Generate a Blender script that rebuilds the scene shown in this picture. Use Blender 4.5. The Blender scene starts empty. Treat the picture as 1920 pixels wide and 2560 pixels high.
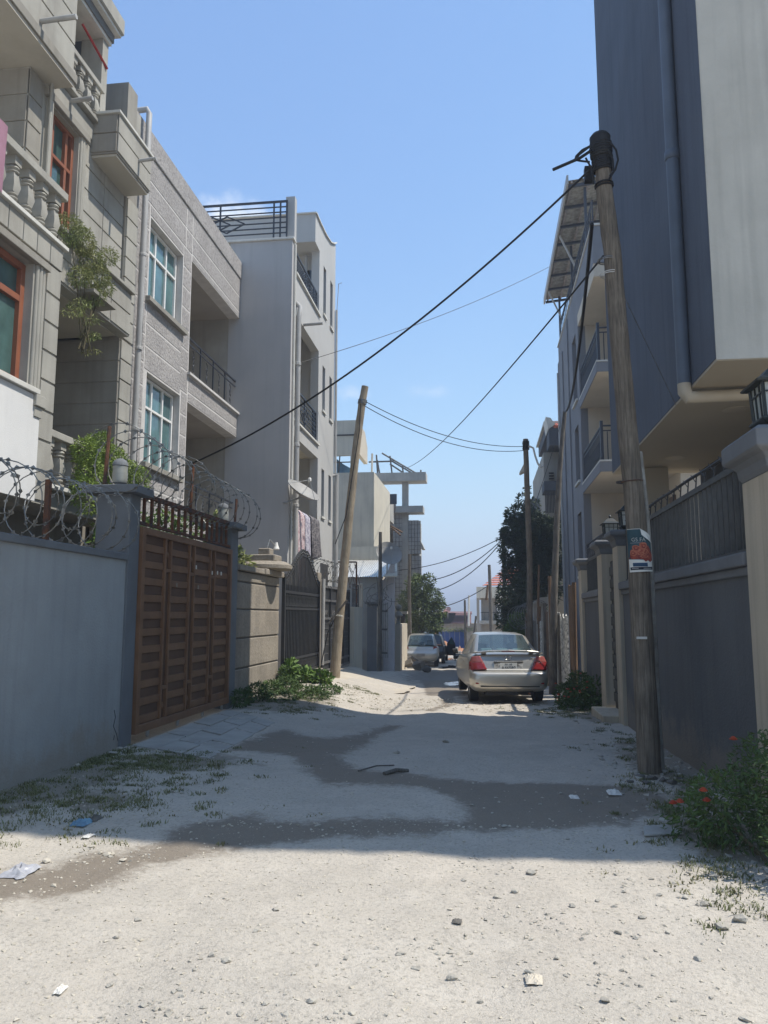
import bpy, math, random
import numpy as np
from mathutils import Vector, Matrix, noise
R_ = random.Random(7)
sc = bpy.context.scene
PI = math.pi
# ------------------------------------------------------------------ camera, sky, sun, exposure
FPX = 1950.0
TH = math.atan(260 / FPX)                       # pitch up
PH = math.atan(250 / math.hypot(FPX, 260))      # yaw to the left of the street axis (+Y)
CAM = Vector((0, 0, 1.6))
cd = bpy.data.cameras.new('camera'); cam = bpy.data.objects.new('camera', cd); sc.collection.objects.link(cam)
cam.location = CAM; cam.rotation_euler = (PI / 2 + TH, 0, PH)
cd.sensor_fit = 'VERTICAL'; cd.sensor_height = 36; cd.lens = FPX / 2560 * 36
cd.clip_start = 0.05; cd.clip_end = 9000
sc.camera = cam
SUN_EL, SUN_AZ = math.radians(60), math.radians(1.5)     # azimuth measured from +X towards +Y
sd = bpy.data.lights.new('sun', 'SUN'); sun = bpy.data.objects.new('sun', sd); sc.collection.objects.link(sun)
sd.energy = 2.0; sd.angle = math.radians(0.53); sd.color = (1.0, 0.955, 0.88)
sdir = Vector((math.cos(SUN_EL) * math.cos(SUN_AZ), math.cos(SUN_EL) * math.sin(SUN_AZ), math.sin(SUN_EL)))
sun.rotation_euler = sdir.to_track_quat('Z', 'Y').to_euler(); sun.location = (20, 10, 40)
w = bpy.data.worlds.new('World'); sc.world = w; w.use_nodes = True
wn, wl = w.node_tree.nodes, w.node_tree.links
for n in list(wn): wn.remove(n)
wo = wn.new('ShaderNodeOutputWorld'); bg = wn.new('ShaderNodeBackground'); sky = wn.new('ShaderNodeTexSky')
sky.sky_type = 'NISHITA'; sky.sun_disc = False; sky.sun_elevation = SUN_EL; sky.sun_rotation = PI / 2 - SUN_AZ
sky.altitude = 2300; sky.air_density = 0.8; sky.dust_density = 0.2; sky.ozone_density = 2.6
bg.inputs[1].default_value = 0.15
tc = wn.new('ShaderNodeTexCoord')
def _n(t, **k):
    q = wn.new(t)
    for a, b in k.items(): setattr(q, a, b)
    return q
cloud_sum = None
for (dx, dy, dz, rad, sx, amt, sc_) in [
        (-0.283, 0.842, 0.458, 0.095, 1.0, 1.0, 9), (-0.161, 0.947, 0.279, 0.028, 1.0, .3, 30), (-0.061, 0.958, 0.281, 0.035, 1.0, .25, 22),
        (0.62, 0.66, 0.42, 0.13, 1, .8, 8), (-0.7, -0.5, 0.4, 0.2, 1, .8, 7), (0.4, -0.8, 0.35, 0.18, 1, .7, 7), (-0.9, 0.25, 0.35, 0.15, 1, .8, 8)]:
    v = Vector((dx, dy, dz)).normalized()
    sub = _n('ShaderNodeVectorMath', operation='SUBTRACT'); sub.inputs[1].default_value = v
    wl.new(tc.outputs['Generated'], sub.inputs[0])
    mul = _n('ShaderNodeVectorMath', operation='MULTIPLY'); mul.inputs[1].default_value = (1, 1, 2.2); wl.new(sub.outputs[0], mul.inputs[0])
    ln = _n('ShaderNodeVectorMath', operation='LENGTH'); wl.new(mul.outputs[0], ln.inputs[0])
    nz = _n('ShaderNodeTexNoise'); nz.inputs['Scale'].default_value = sc_ * 1.6; nz.inputs['Detail'].default_value = 6; nz.inputs['Roughness'].default_value = .58
    wl.new(tc.outputs['Generated'], nz.inputs['Vector'])
    ma = _n('ShaderNodeMath', operation='MULTIPLY_ADD'); ma.inputs[1].default_value = rad * 1.7; ma.inputs[2].default_value = 0   # noise displaced distance
    wl.new(nz.outputs[0], ma.inputs[0])
    sb = _n('ShaderNodeMath', operation='SUBTRACT'); wl.new(ma.outputs[0], sb.inputs[0]); wl.new(ln.outputs['Value'], sb.inputs[1])
    mr = _n('ShaderNodeMapRange'); mr.inputs['From Min'].default_value = 0; mr.inputs['From Max'].default_value = rad * .75; mr.inputs['To Max'].default_value = amt
    mr.interpolation_type = 'SMOOTHSTEP'
    wl.new(sb.outputs[0], mr.inputs['Value'])
    if cloud_sum is None: cloud_sum = mr.outputs[0]
    else:
        ad = _n('ShaderNodeMath', operation='MAXIMUM'); wl.new(cloud_sum, ad.inputs[0]); wl.new(mr.outputs[0], ad.inputs[1]); cloud_sum = ad.outputs[0]
# the phone's soft highlight roll-off on the bright sky near the horizon, and a thin even veil
sp_ = _n('ShaderNodeSeparateColor'); cb_ = _n('ShaderNodeCombineColor'); wl.new(sky.outputs[0], sp_.inputs[0])
for i_ in range(3):
    d_ = _n('ShaderNodeMath', operation='DIVIDE'); d_.inputs[1].default_value = 3.0; wl.new(sp_.outputs[i_], d_.inputs[0])
    q_ = _n('ShaderNodeMath', operation='POWER'); q_.inputs[1].default_value = 3; wl.new(d_.outputs[0], q_.inputs[0])
    a_ = _n('ShaderNodeMath', operation='ADD'); a_.inputs[1].default_value = 1; wl.new(q_.outputs[0], a_.inputs[0])
    r_ = _n('ShaderNodeMath', operation='POWER'); r_.inputs[1].default_value = 1 / 3; wl.new(a_.outputs[0], r_.inputs[0])
    c_ = _n('ShaderNodeMath', operation='DIVIDE'); wl.new(sp_.outputs[i_], c_.inputs[0]); wl.new(r_.outputs[0], c_.inputs[1]); wl.new(c_.outputs[0], cb_.inputs[i_])
veil = _n('ShaderNodeMix', data_type='RGBA'); veil.inputs[0].default_value = .18; wl.new(cb_.outputs[0], veil.inputs[6]); veil.inputs[7].default_value = (.42, 1.05, 2.25, 1)
mx = _n('ShaderNodeMix', data_type='RGBA'); wl.new(cloud_sum, mx.inputs[0]); wl.new(veil.outputs[2], mx.inputs[6])
mx.inputs[7].default_value = (2.5, 2.65, 2.85, 1)
wl.new(mx.outputs[2], bg.inputs[0]); wl.new(bg.outputs[0], wo.inputs[0])
vs = sc.view_settings; vs.view_transform = 'Standard'; vs.look = 'None'; vs.exposure = 1.5; vs.gamma = 1; vs.use_curve_mapping = False

# ------------------------------------------------------------------ helpers
C = sc.collection
_F = Vector((-math.sin(PH) * math.cos(TH), math.cos(PH) * math.cos(TH), math.sin(TH)))
_Rt = Vector((math.cos(PH), math.sin(PH), 0)); _U = _Rt.cross(_F)
def at(x, y, X=None, Y=None, Z=None):
    d = _F * FPX + _Rt * (x - 960) + _U * (1280 - y)
    t = (X - CAM.x) / d.x if X is not None else (Y - CAM.y) / d.y if Y is not None else (Z - CAM.z) / d.z
    return CAM + d * t
def lerp(a, b, t): return a + (b - a) * t
def sstep(a, b, x):
    t = min(1, max(0, (x - a) / (b - a))); return t * t * (3 - 2 * t)
def G(x, y):
    z = -0.027 * max(0, min(y, 45) - 8) if y > 8 else 0
    if y > 45: z -= 0.012 * (min(y, 120) - 45)
    if y > 120: z -= 25 * sstep(120, 420, y)
    z += sstep(-1.7, -3.9, x) * float(np.interp(y, [8, 13, 17, 21, 26, 33], [.03, .17, .40, .33, .25, 0]))
    return z

class MB:
    def __init__(s): s.v = []; s.f = []
    def add(s, vs, fs):
        o = len(s.v); s.v += [tuple(v) for v in vs]; s.f += [tuple(i + o for i in f) for f in fs]; return s
    def box(s, x0, x1, y0, y1, z0, z1):
        return s.add([(x0, y0, z0), (x1, y0, z0), (x1, y1, z0), (x0, y1, z0), (x0, y0, z1), (x1, y0, z1), (x1, y1, z1), (x0, y1, z1)],
                     [(0, 3, 2, 1), (4, 5, 6, 7), (0, 1, 5, 4), (1, 2, 6, 5), (2, 3, 7, 6), (3, 0, 4, 7)])
    def beam(s, a, b, wd, ht, up=(0, 0, 1)):
        a, b = Vector(a), Vector(b); d = (b - a).normalized(); u = Vector(up)
        sx = d.cross(u)
        if sx.length < 1e-4: sx = d.cross(Vector((1, 0, 0)))
        sx.normalize(); u = sx.cross(d); sx *= wd / 2; u *= ht / 2
        vs = [p + i * sx + j * u for p in (a, b) for (i, j) in ((-1, -1), (1, -1), (1, 1), (-1, 1))]
        return s.add(vs, [(0, 3, 2, 1), (4, 5, 6, 7), (0, 1, 5, 4), (1, 2, 6, 5), (2, 3, 7, 6), (3, 0, 4, 7)])
    def tube(s, pts, r, n=8, caps=True):
        pts = [Vector(p) for p in pts]; N = len(pts); rr = r if isinstance(r, (list, tuple)) else [r] * N
        vs = []; prev = None
        for i, p in enumerate(pts):
            d = (pts[min(i + 1, N - 1)] - pts[max(i - 1, 0)])
            if d.length < 1e-9: d = Vector((0, 0, 1))
            d.normalize()
            if prev is None:
                a = Vector((0, 0, 1)) if abs(d.z) < .9 else Vector((1, 0, 0)); u = d.cross(a).normalized()
            else:
                u = prev - d * prev.dot(d)
                if u.length < 1e-6: u = d.cross(Vector((1, 0, 0)))
                u.normalize()
            prev = u; v = d.cross(u)
            for k in range(n):
                t = 2 * PI * k / n; vs.append(p + (u * math.cos(t) + v * math.sin(t)) * rr[i])
        fs = [(i * n + k, i * n + (k + 1) % n, (i + 1) * n + (k + 1) % n, (i + 1) * n + k) for i in range(N - 1) for k in range(n)]
        if caps: fs += [tuple(range(n))[::-1], tuple((N - 1) * n + k for k in range(n))]
        return s.add(vs, fs)
    def lathe(s, c, prof, n=14, axis='z'):
        c = Vector(c); vs = []
        for (r, h) in prof:
            for k in range(n):
                t = 2 * PI * (k + .5) / n; a, b = r * math.cos(t), r * math.sin(t)
                vs.append(c + (Vector((a, b, h)) if axis == 'z' else Vector((h, a, b)) if axis == 'x' else Vector((a, h, b))))
        N = len(prof)
        fs = [(i * n + k, i * n + (k + 1) % n, (i + 1) * n + (k + 1) % n, (i + 1) * n + k) for i in range(N - 1) for k in range(n)]
        fs += [tuple(range(n))[::-1], tuple((N - 1) * n + k for k in range(n))]
        return s.add(vs, fs)
    def prism(s, poly, ext):
        ext = Vector(ext); a = [Vector(p) for p in poly]; n = len(a)
        return s.add(a + [p + ext for p in a], [tuple(range(n))[::-1], tuple(range(n, 2 * n))] + [(i, (i + 1) % n, (i + 1) % n + n, i + n) for i in range(n)])
    def quad(s, *p): return s.add(p, [tuple(range(len(p)))])
    def build(s, name, m, parent=None, smooth=False, bevel=0, label=None, cat=None, group=None, kind=None, segs=1):
        if not s.v: return None
        V = np.array([tuple(v) for v in s.v], dtype=float)
        if parent is not None: org = ORI.get(parent.name, Vector((0, 0, 0)))
        elif cat or kind == 'thing': org = Vector((float(V[:, 0].mean()), float(V[:, 1].mean()), float(V[:, 2].min())))
        else: org = Vector((0, 0, 0))
        me = bpy.data.meshes.new(name)
        me.from_pydata((V - np.array(org)).tolist(), [], s.f)
        me.materials.append(MAT[m]); me.validate()
        o = bpy.data.objects.new(name, me); C.objects.link(o)
        if smooth:
            me.shade_smooth()
            try: me.set_sharp_from_angle(angle=math.radians(40))
            except Exception: pass
        if bevel:
            b = o.modifiers.new('bevel', 'BEVEL'); b.width = bevel; b.segments = segs; b.limit_method = 'ANGLE'; b.angle_limit = math.radians(40)
        if parent is not None: o.parent = parent
        else: o.location = org
        ORI[o.name] = org
        if label: o['label'] = label
        if cat: o['category'] = cat
        if group: o['group'] = group
        if kind and kind != 'thing': o['kind'] = kind
        return o
ORI = {}; MAT = {}
def thing(name, label, cat, loc=(0, 0, 0), rotz=0, group=None):
    o = bpy.data.objects.new(name, None); C.objects.link(o); o.location = loc; o.rotation_euler = (0, 0, rotz)
    o.empty_display_size = .2; o['label'] = label; o['category'] = cat
    if group: o['group'] = group
    ORI[o.name] = Vector(loc) if not rotz else Vector((0, 0, 0))
    return o
def local(o): ORI[o.name] = Vector((0, 0, 0)); return o          # parts given in the thing's own coordinates
def inst(src, parent, loc=(0, 0, 0), name=None, rot=None, scale=None):
    c = src.copy(); C.objects.link(c); c.parent = parent; c.location = loc
    if name: c.name = name
    if rot: c.rotation_euler = rot
    if scale: c.scale = scale
    return c
def rep(mb, name, m, parent, locs, rots=None, **k):
    # the same piece at several places (world positions), sharing one mesh
    org = ORI.get(parent.name, Vector((0, 0, 0))); out = []
    ORI[parent.name] = Vector((0, 0, 0)); first = mb.build(name, m, parent, **k); ORI[parent.name] = org
    for i, l in enumerate(locs):
        o = first if i == 0 else inst(first, parent)
        o.location = Vector(l) - org
        if rots: o.rotation_euler = rots[i]
        ORI[o.name] = org; out.append(o)
    return out
def B(x0, x1, y0, y1, z0, z1): return MB().box(x0, x1, y0, y1, z0, z1)
def text_mesh(body, size, extr=0.001):
    cu = bpy.data.curves.new('t', 'FONT'); cu.body = body; cu.size = size; cu.extrude = extr; cu.align_x = 'CENTER'; cu.align_y = 'CENTER'; cu.resolution_u = 3
    o = bpy.data.objects.new('t', cu); C.objects.link(o); bpy.context.view_layer.update()
    me = bpy.data.meshes.new_from_object(o.evaluated_get(bpy.context.evaluated_depsgraph_get())); bpy.data.objects.remove(o); bpy.data.curves.remove(cu)
    return me
# ------------------------------------------------------------------ materials
def M(name, c1, c2=None, scale=1.5, rough=.85, bump=0, bscale=60, streak=0, metal=0, speck=0, spec=.3, clear=0, dirt=0, trans=0, grain=0, splash=0):
    m = bpy.data.materials.new(name); m.use_nodes = True; nt = m.node_tree; N, L = nt.nodes, nt.links
    bs = N['Principled BSDF']; bs.inputs['Roughness'].default_value = rough; bs.inputs['Metallic'].default_value = metal
    bs.inputs['Specular IOR Level'].default_value = spec
    if clear: bs.inputs['Coat Weight'].default_value = clear; bs.inputs['Coat Roughness'].default_value = .08
    if trans: bs.inputs['Transmission Weight'].default_value = trans
    geo = N.new('ShaderNodeNewGeometry'); P = geo.outputs['Position']
    c2 = c2 or tuple(x * .8 for x in c1)
    c1 = (c1[0] * 1.04, c1[1] * 1.005, c1[2] * .92); c2 = (c2[0] * 1.04, c2[1] * 1.005, c2[2] * .92)
    def noi(sc_, det=4, vec=None, ro=.55):
        q = N.new('ShaderNodeTexNoise'); q.inputs['Scale'].default_value = sc_; q.inputs['Detail'].default_value = det; q.inputs['Roughness'].default_value = ro
        L.new(vec or P, q.inputs['Vector']); return q.outputs[0]
    def mapr(v, a, b, c=0., d=1.):
        q = N.new('ShaderNodeMapRange'); q.inputs[1].default_value = a; q.inputs[2].default_value = b; q.inputs[3].default_value = c; q.inputs[4].default_value = d; L.new(v, q.inputs[0]); return q.outputs[0]
    def mix(f, a, b, bt='MIX'):
        q = N.new('ShaderNodeMix'); q.data_type = 'RGBA'; q.blend_type = bt
        if isinstance(f, float): q.inputs[0].default_value = f
        else: L.new(f, q.inputs[0])
        for i, z in ((6, a), (7, b)):
            if isinstance(z, tuple): q.inputs[i].default_value = (*z, 1)
            else: L.new(z, q.inputs[i])
        return q.outputs[2]
    col = mix(mapr(noi(scale, 6), .36, .64), tuple(c1), tuple(c2))
    if speck: col = mix(mapr(noi(bscale * .8, 2), .45, .7, 0, speck), col, tuple(x * .45 for x in c1))
    if streak:
        mp = N.new('ShaderNodeMapping'); mp.inputs['Scale'].default_value = (5, 5, .25); L.new(P, mp.inputs[0])
        col = mix(mapr(noi(1.6, 5, mp.outputs[0]), .48, .75, 0, streak), col, tuple(x * .5 for x in c2))
    if grain:
        mp2 = N.new('ShaderNodeMapping'); mp2.inputs['Scale'].default_value = (1, 1, .05); L.new(P, mp2.inputs[0]); gr = noi(55, 4, mp2.outputs[0], .7)
        col = mix(mapr(gr, .40, .66, 0, grain), col, tuple(x * .32 for x in c2))
    if dirt: col = mix(mapr(noi(.7, 8, ro=.7), .5, .72, 0, dirt), col, (.16, .13, .10))
    if splash:
        sx = N.new('ShaderNodeSeparateXYZ'); L.new(P, sx.inputs[0]); ad = N.new('ShaderNodeMath'); ad.operation = 'MULTIPLY_ADD'; ad.inputs[1].default_value = -1.4; L.new(noi(2.2, 8, ro=.72), ad.inputs[0]); L.new(sx.outputs['Z'], ad.inputs[2])
        col = mix(mapr(ad.outputs[0], -.55, -.25, splash, 0), col, (.27, .225, .17))
    L.new(col, bs.inputs['Base Color'])
    if grain:
        bn = N.new('ShaderNodeBump'); bn.inputs['Strength'].default_value = .8; bn.inputs['Distance'].default_value = .02; L.new(gr, bn.inputs['Height']); L.new(bn.outputs[0], bs.inputs['Normal'])
    elif bump:
        bn = N.new('ShaderNodeBump'); bn.inputs['Strength'].default_value = bump; bn.inputs['Distance'].default_value = .02
        L.new(noi(bscale, 3), bn.inputs['Height']); L.new(bn.outputs[0], bs.inputs['Normal'])
    MAT[name] = m; return m
M('wall_blue', (.34, .365, .395), (.30, .32, .345), 1.2, .9, .3, 40, .2, dirt=.22, splash=.55)
M('pillar_grey', (.165, .18, .205), (.14, .15, .17), 2, .9, .2, 80, .15)
M('gate_brown', (.21, .11, .058), (.165, .083, .043), 3, .55, .05, 40, .12, spec=.4)
M('gate_dark', (.12, .066, .042), (.095, .052, .034), 3, .6, .05, 40)
M('rust', (.16, .065, .03), (.06, .04, .035), 9, .85, .3, 60)
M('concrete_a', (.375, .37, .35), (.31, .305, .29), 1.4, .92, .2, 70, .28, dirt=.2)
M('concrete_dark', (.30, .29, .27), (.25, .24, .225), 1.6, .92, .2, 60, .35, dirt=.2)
M('soffit', (.47, .45, .41), (.42, .40, .37), .9, .93, .1, 60, dirt=.25)
M('plaster_white', (.66, .67, .70), (.60, .61, .64), 1.0, .9, .2, 80, .15)
M('coping_light', (.62, .62, .61), (.52, .52, .51), 4, .8, .05, 50, .2)
M('window_brown', (.27, .10, .055), (.22, .08, .045), 4, .5, spec=.4)
M('window_white', (.75, .76, .78), (.7, .71, .74), 4, .5, spec=.4)
def glass(name, col, rough=.06):
    m = M(name, col, tuple(x * .6 for x in col), 2.2, rough, spec=.8); return m
glass('glass_teal', (.075, .15, .15)); glass('glass_dark', (.018, .024, .03)); glass('glass_blue', (.10, .20, .22)); glass('glass_car', (.07, .12, .13), .04)
M('curtain', (.20, .33, .33), (.12, .24, .25), 3, .8)
M('render_rough', (.38, .368, .378), (.31, .30, .31), 1.2, .97, 1.0, 20, .1, speck=.6)
M('render_joint', (.56, .55, .56), (.48, .47, .48), 5, .9)
M('interior', (.33, .31, .29), (.29, .27, .255), 1, .93, dirt=.1)
M('metal_dark', (.035, .042, .06), (.03, .034, .045), 6, .5, spec=.4)
M('metal_black', (.030, .032, .036), (.045, .045, .047), 8, .5, .1, 60, spec=.4)
M('bar_grey', (.13, .13, .135), (.085, .085, .09), 14, .55, spec=.4)
M('steel', (.42, .43, .45), (.32, .33, .34), 12, .45, metal=.6)
M('razor', (.27, .275, .28), (.15, .15, .15), 14, .45, metal=.7)
M('pipe_grey', (.40, .405, .42), (.33, .335, .35), 3, .55, streak=.25)
M('pipe_blue', (.115, .145, .20), (.10, .125, .17), 3, .5, streak=.2)
M('pipe_beige', (.45, .41, .34), (.40, .36, .30), 3, .6)
M('paint_c', (.445, .45, .465), (.41, .415, .43), .8, .85, .06, 60, .10)
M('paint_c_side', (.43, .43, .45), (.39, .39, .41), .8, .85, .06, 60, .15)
M('paint_c_raw', (.36, .345, .325), (.30, .29, .27), 1.5, .95, .2, 50, .3)
M('stone_tan', (.325, .29, .25), (.24, .215, .188), 1.8, .95, .6, 22, .3, speck=.4, dirt=.25)
M('stone_dark', (.16, .15, .14), (.10, .095, .09), 3, .95, .5, 30)
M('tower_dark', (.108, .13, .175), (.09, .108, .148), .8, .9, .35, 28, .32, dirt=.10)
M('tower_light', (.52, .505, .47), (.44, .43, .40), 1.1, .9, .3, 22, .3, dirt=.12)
M('tower_soffit', (.43, .39, .325), (.40, .36, .30), .6, .9, .05, 60)
M('fence_dark', (.118, .123, .133), (.095, .10, .11), .9, .9, .3, 40, .3, dirt=.15, splash=.5)
M('fence_trim', (.165, .175, .195), (.14, .148, .165), 2, .85, .1, 60, .15)
M('pillar_beige', (.47, .41, .33), (.42, .37, .30), 1.2, .9, .2, 60, .5)
M('rail_grey', (.075, .077, .077), (.055, .056, .056), 8, .6)
M('wood_pole', (.255, .215, .175), (.175, .148, .12), 4, .9, .5, 30, .55, grain=.75)
M('wood_pole_light', (.41, .35, .275), (.31, .26, .20), 4, .85, .4, 30, .3, grain=.45)
M('wood_grey', (.20, .185, .17), (.13, .12, .11), 5, .92, .4, 30, .45, grain=.75)
M('wood_red', (.22, .14, .085), (.16, .105, .07), 5, .85, .3, 30, .4, grain=.75)
M('cable', (.012, .012, .014), (.02, .02, .02), 5, .6)
M('cable_white', (.6, .6, .6), (.5, .5, .5), 5, .6)
M('lantern', (.02, .028, .03), (.03, .035, .035), 8, .5, spec=.4)
M('lantern_glass', (.40, .44, .44), (.34, .37, .37), 4, .25, spec=.6)
M('r2_grey', (.21, .222, .255), (.18, .19, .22), .7, .88, .08, 60, .15)
M('r2_dark', (.085, .095, .12), (.07, .08, .10), .9, .85, streak=.1)
M('cream', (.56, .51, .44), (.50, .455, .395), .8, .88, .05, 60, .1)
M('cream_dim', (.60, .57, .50), (.53, .505, .45), .9, .9, .15, 40, .35, dirt=.15)
M('lavender', (.60, .60, .66), (.54, .54, .60), 1, .9, .1, 50, .15)
M('concrete_raw', (.42, .41, .395), (.33, .325, .315), 1.3, .95, .3, 30, .3)
M('block_grey', (.40, .395, .40), (.32, .32, .325), 3, .95, .4, 35)
M('mortar', (.20, .195, .19), (.17, .165, .16), 3, .95)
M('sheet_metal', (.60, .62, .64), (.50, .51, .53), 5, .4, metal=.55, streak=.2)
M('sheet_old', (.40, .39, .37), (.24, .23, .215), 6, .75, .3, 30, .5, metal=.2)
M('sheet_torn', (.78, .77, .74), (.22, .21, .20), 14, .7, .5, 25, .4)
M('sheet_blue', (.025, .075, .27), (.02, .06, .22), 2, .5, streak=.1)
M('roof_tile', (.50, .17, .11), (.42, .13, .085), 4, .7, streak=.1)
M('roof_pink', (.52, .25, .20), (.46, .21, .17), 4, .65, streak=.15)
M('roof_maroon', (.21, .115, .115), (.18, .10, .10), 4, .65)
M('soil_red', (.40, .21, .125), (.30, .15, .09), 4, .95, .6, 20)
M('dish_grey', (.33, .33, .335), (.28, .28, .285), 4, .55, streak=.15)
M('dish_pink', (.40, .22, .20), (.34, .18, .17), 4, .6)
M('plastic_blue', (.16, .30, .42), (.12, .22, .33), 8, .35)
M('plastic_grey', (.44, .45, .50), (.30, .31, .36), 9, .35)
M('litter_white', (.72, .71, .69), (.55, .54, .53), 20, .7)
M('cloth_pink', (.34, .19, .27), (.29, .16, .22), 3, .9)
M('leaf', (.075, .125, .03), (.045, .085, .022), 3, .55, spec=.35)
M('leaf_light', (.13, .21, .045), (.085, .15, .035), 4, .55, spec=.35)
M('leaf_yellow', (.27, .28, .11), (.16, .21, .07), 3, .6)
M('leaf_bright', (.23, .31, .06), (.15, .22, .045), 4, .55, spec=.35)
M('jar', (.27, .28, .27), (.22, .23, .225), 4, .3, spec=.5)
M('leaf_dark', (.060, .088, .046), (.042, .064, .036), 2, .6)
M('leaf_hazy', (.16, .21, .085), (.10, .15, .06), 2, .65)
M('grass', (.17, .175, .085), (.12, .135, .06), 2, .7)
M('grass_dry', (.22, .20, .11), (.15, .15, .07), 2, .8)
M('flower', (.36, .06, .02), (.28, .035, .02), 6, .6)
M('flower_yellow', (.65, .5, .03), (.6, .4, .03), 6, .6)
M('stem', (.10, .085, .05), (.07, .065, .04), 5, .9)
M('stone', (.42, .40, .365), (.31, .295, .27), 7, .95, .5, 60)
M('gravel', (.50, .465, .41), (.40, .37, .32), 9, .95)
M('paver', (.41, .405, .395), (.33, .325, .315), 2.5, .9, .3, 60, dirt=.4)
M('ramp', (.50, .46, .40), (.43, .39, .34), 1.2, .92, .3, 40, dirt=.2)
M('car_silver', (.52, .51, .485), (.50, .49, .465), 1, .34, metal=.7, clear=.4)
M('car_white', (.48, .48, .475), (.46, .46, .455), 1, .3, metal=.5, clear=.5)
M('car_black', (.02, .022, .025), (.02, .022, .025), 1, .3, clear=.5)
M('tyre', (.018, .018, .018), (.03, .028, .026), 8, .9)
M('rim', (.35, .35, .36), (.28, .28, .29), 4, .4, metal=.7)
M('lamp_red', (.26, .025, .028), (.21, .018, .02), 3, .2, clear=.6)
M('lamp_red_top', (.33, .10, .09), (.28, .075, .07), 3, .2, clear=.6)
M('trim_black', (.02, .02, .022), (.025, .025, .025), 3, .6)
M('chrome', (.75, .75, .76), (.7, .7, .7), 2, .15, metal=.9)
M('plate_white', (.72, .72, .70), (.66, .66, .64), 9, .5)
M('ink', (.02, .025, .04), (.02, .025, .04), 3, .7)
M('headrest', (.36, .45, .43), (.32, .40, .39), 3, .8)
M('poster_teal', (.03, .075, .095), (.025, .06, .08), 9, .6)
M('poster_rose', (.33, .07, .04), (.16, .025, .025), 40, .6)
M('poster_rose_light', (.46, .17, .10), (.34, .09, .055), 40, .6)
M('poster_navy', (.03, .07, .14), (.025, .06, .12), 9, .6)
M('lampwhite', (.75, .75, .74), (.7, .7, .69), 5, .5)
M('batten', (.28, .25, .24), (.2, .18, .18), 5, .8)
M('stair_dark', (.05, .05, .055), (.04, .04, .045), 3, .8)
M('hill_green', (.07, .10, .055), (.045, .07, .04), .03, .95)

# ground material: pale dirt with damp stains held in an attribute
def ground_material():
    m = bpy.data.materials.new('dirt'); m.use_nodes = True; nt = m.node_tree; N, L = nt.nodes, nt.links
    bs = N['Principled BSDF']; geo = N.new('ShaderNodeNewGeometry'); P = geo.outputs['Position']
    def noi(s, d=5, r=.6, dist=0):
        q = N.new('ShaderNodeTexNoise'); q.inputs['Scale'].default_value = s; q.inputs['Detail'].default_value = d; q.inputs['Roughness'].default_value = r; q.inputs['Distortion'].default_value = dist
        L.new(P, q.inputs['Vector']); return q.outputs[0]
    def mapr(v, a, b, c=0., d=1., smooth=False):
        q = N.new('ShaderNodeMapRange'); q.inputs[1].default_value = a; q.inputs[2].default_value = b; q.inputs[3].default_value = c; q.inputs[4].default_value = d
        if smooth: q.interpolation_type = 'SMOOTHSTEP'
        L.new(v, q.inputs[0]); return q.outputs[0]
    def mix(f, a, b):
        q = N.new('ShaderNodeMix'); q.data_type = 'RGBA'; L.new(f, q.inputs[0])
        for i, z in ((6, a), (7, b)):
            if isinstance(z, tuple): q.inputs[i].default_value = (*z, 1)
            else: L.new(z, q.inputs[i])
        return q.outputs[2]
    def math_(op, a, b):
        q = N.new('ShaderNodeMath'); q.operation = op
        for i, z in ((0, a), (1, b)):
            if isinstance(z, (int, float)): q.inputs[i].default_value = z
            else: L.new(z, q.inputs[i])
        return q.outputs[0]
    col = mix(mapr(noi(.8, 6), .35, .65), (.515, .462, .385), (.44, .395, .33))
    col = mix(mapr(noi(2.6, 6, .65), .5, .72, 0, .55), col, (.575, .52, .44))
    col = mix(mapr(noi(.33, 4), .52, .7, 0, .35), col, (.48, .40, .32))
    col = mix(mapr(noi(5.5, 8, .75), .52, .66, 0, .45), col, (.36, .325, .275))
    col = mix(mapr(noi(38, 3, .7), .50, .68, 0, .7), col, (.27, .245, .205))
    col = mix(mapr(noi(95, 2, .6), .5, .7, 0, .45), col, (.57, .53, .46))
    for nm, c in (('mud', (.20, .18, .155)), ('soil', (.22, .19, .145))):
        a = N.new('ShaderNodeAttribute'); a.attribute_name = nm
        s = math_('ADD', a.outputs['Fac'], math_('MULTIPLY', math_('SUBTRACT', noi(3.2, 5, .65), .5), .9))
        col = mix(mapr(s, .35, .62, 0, .85, True), col, c)
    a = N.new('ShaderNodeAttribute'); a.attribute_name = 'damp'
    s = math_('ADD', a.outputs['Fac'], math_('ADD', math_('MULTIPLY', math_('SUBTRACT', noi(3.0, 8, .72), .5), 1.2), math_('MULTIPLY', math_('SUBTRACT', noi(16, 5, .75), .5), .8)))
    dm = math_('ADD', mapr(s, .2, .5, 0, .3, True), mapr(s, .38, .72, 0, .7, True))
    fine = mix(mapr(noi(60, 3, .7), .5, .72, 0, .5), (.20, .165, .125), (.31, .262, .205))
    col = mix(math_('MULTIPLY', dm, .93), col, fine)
    L.new(col, bs.inputs['Base Color'])
    L.new(mapr(dm, 0, 1, .95, .72), bs.inputs['Roughness']); bs.inputs['Specular IOR Level'].default_value = .25
    h = math_('ADD', math_('MULTIPLY', noi(30, 4, .7), .6), math_('MULTIPLY', noi(110, 3, .7), .35))
    b = N.new('ShaderNodeBump'); b.inputs['Strength'].default_value = .8; b.inputs['Distance'].default_value = .024; L.new(h, b.inputs['Height']); L.new(b.outputs[0], bs.inputs['Normal'])
    MAT['dirt'] = m
ground_material()
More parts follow.
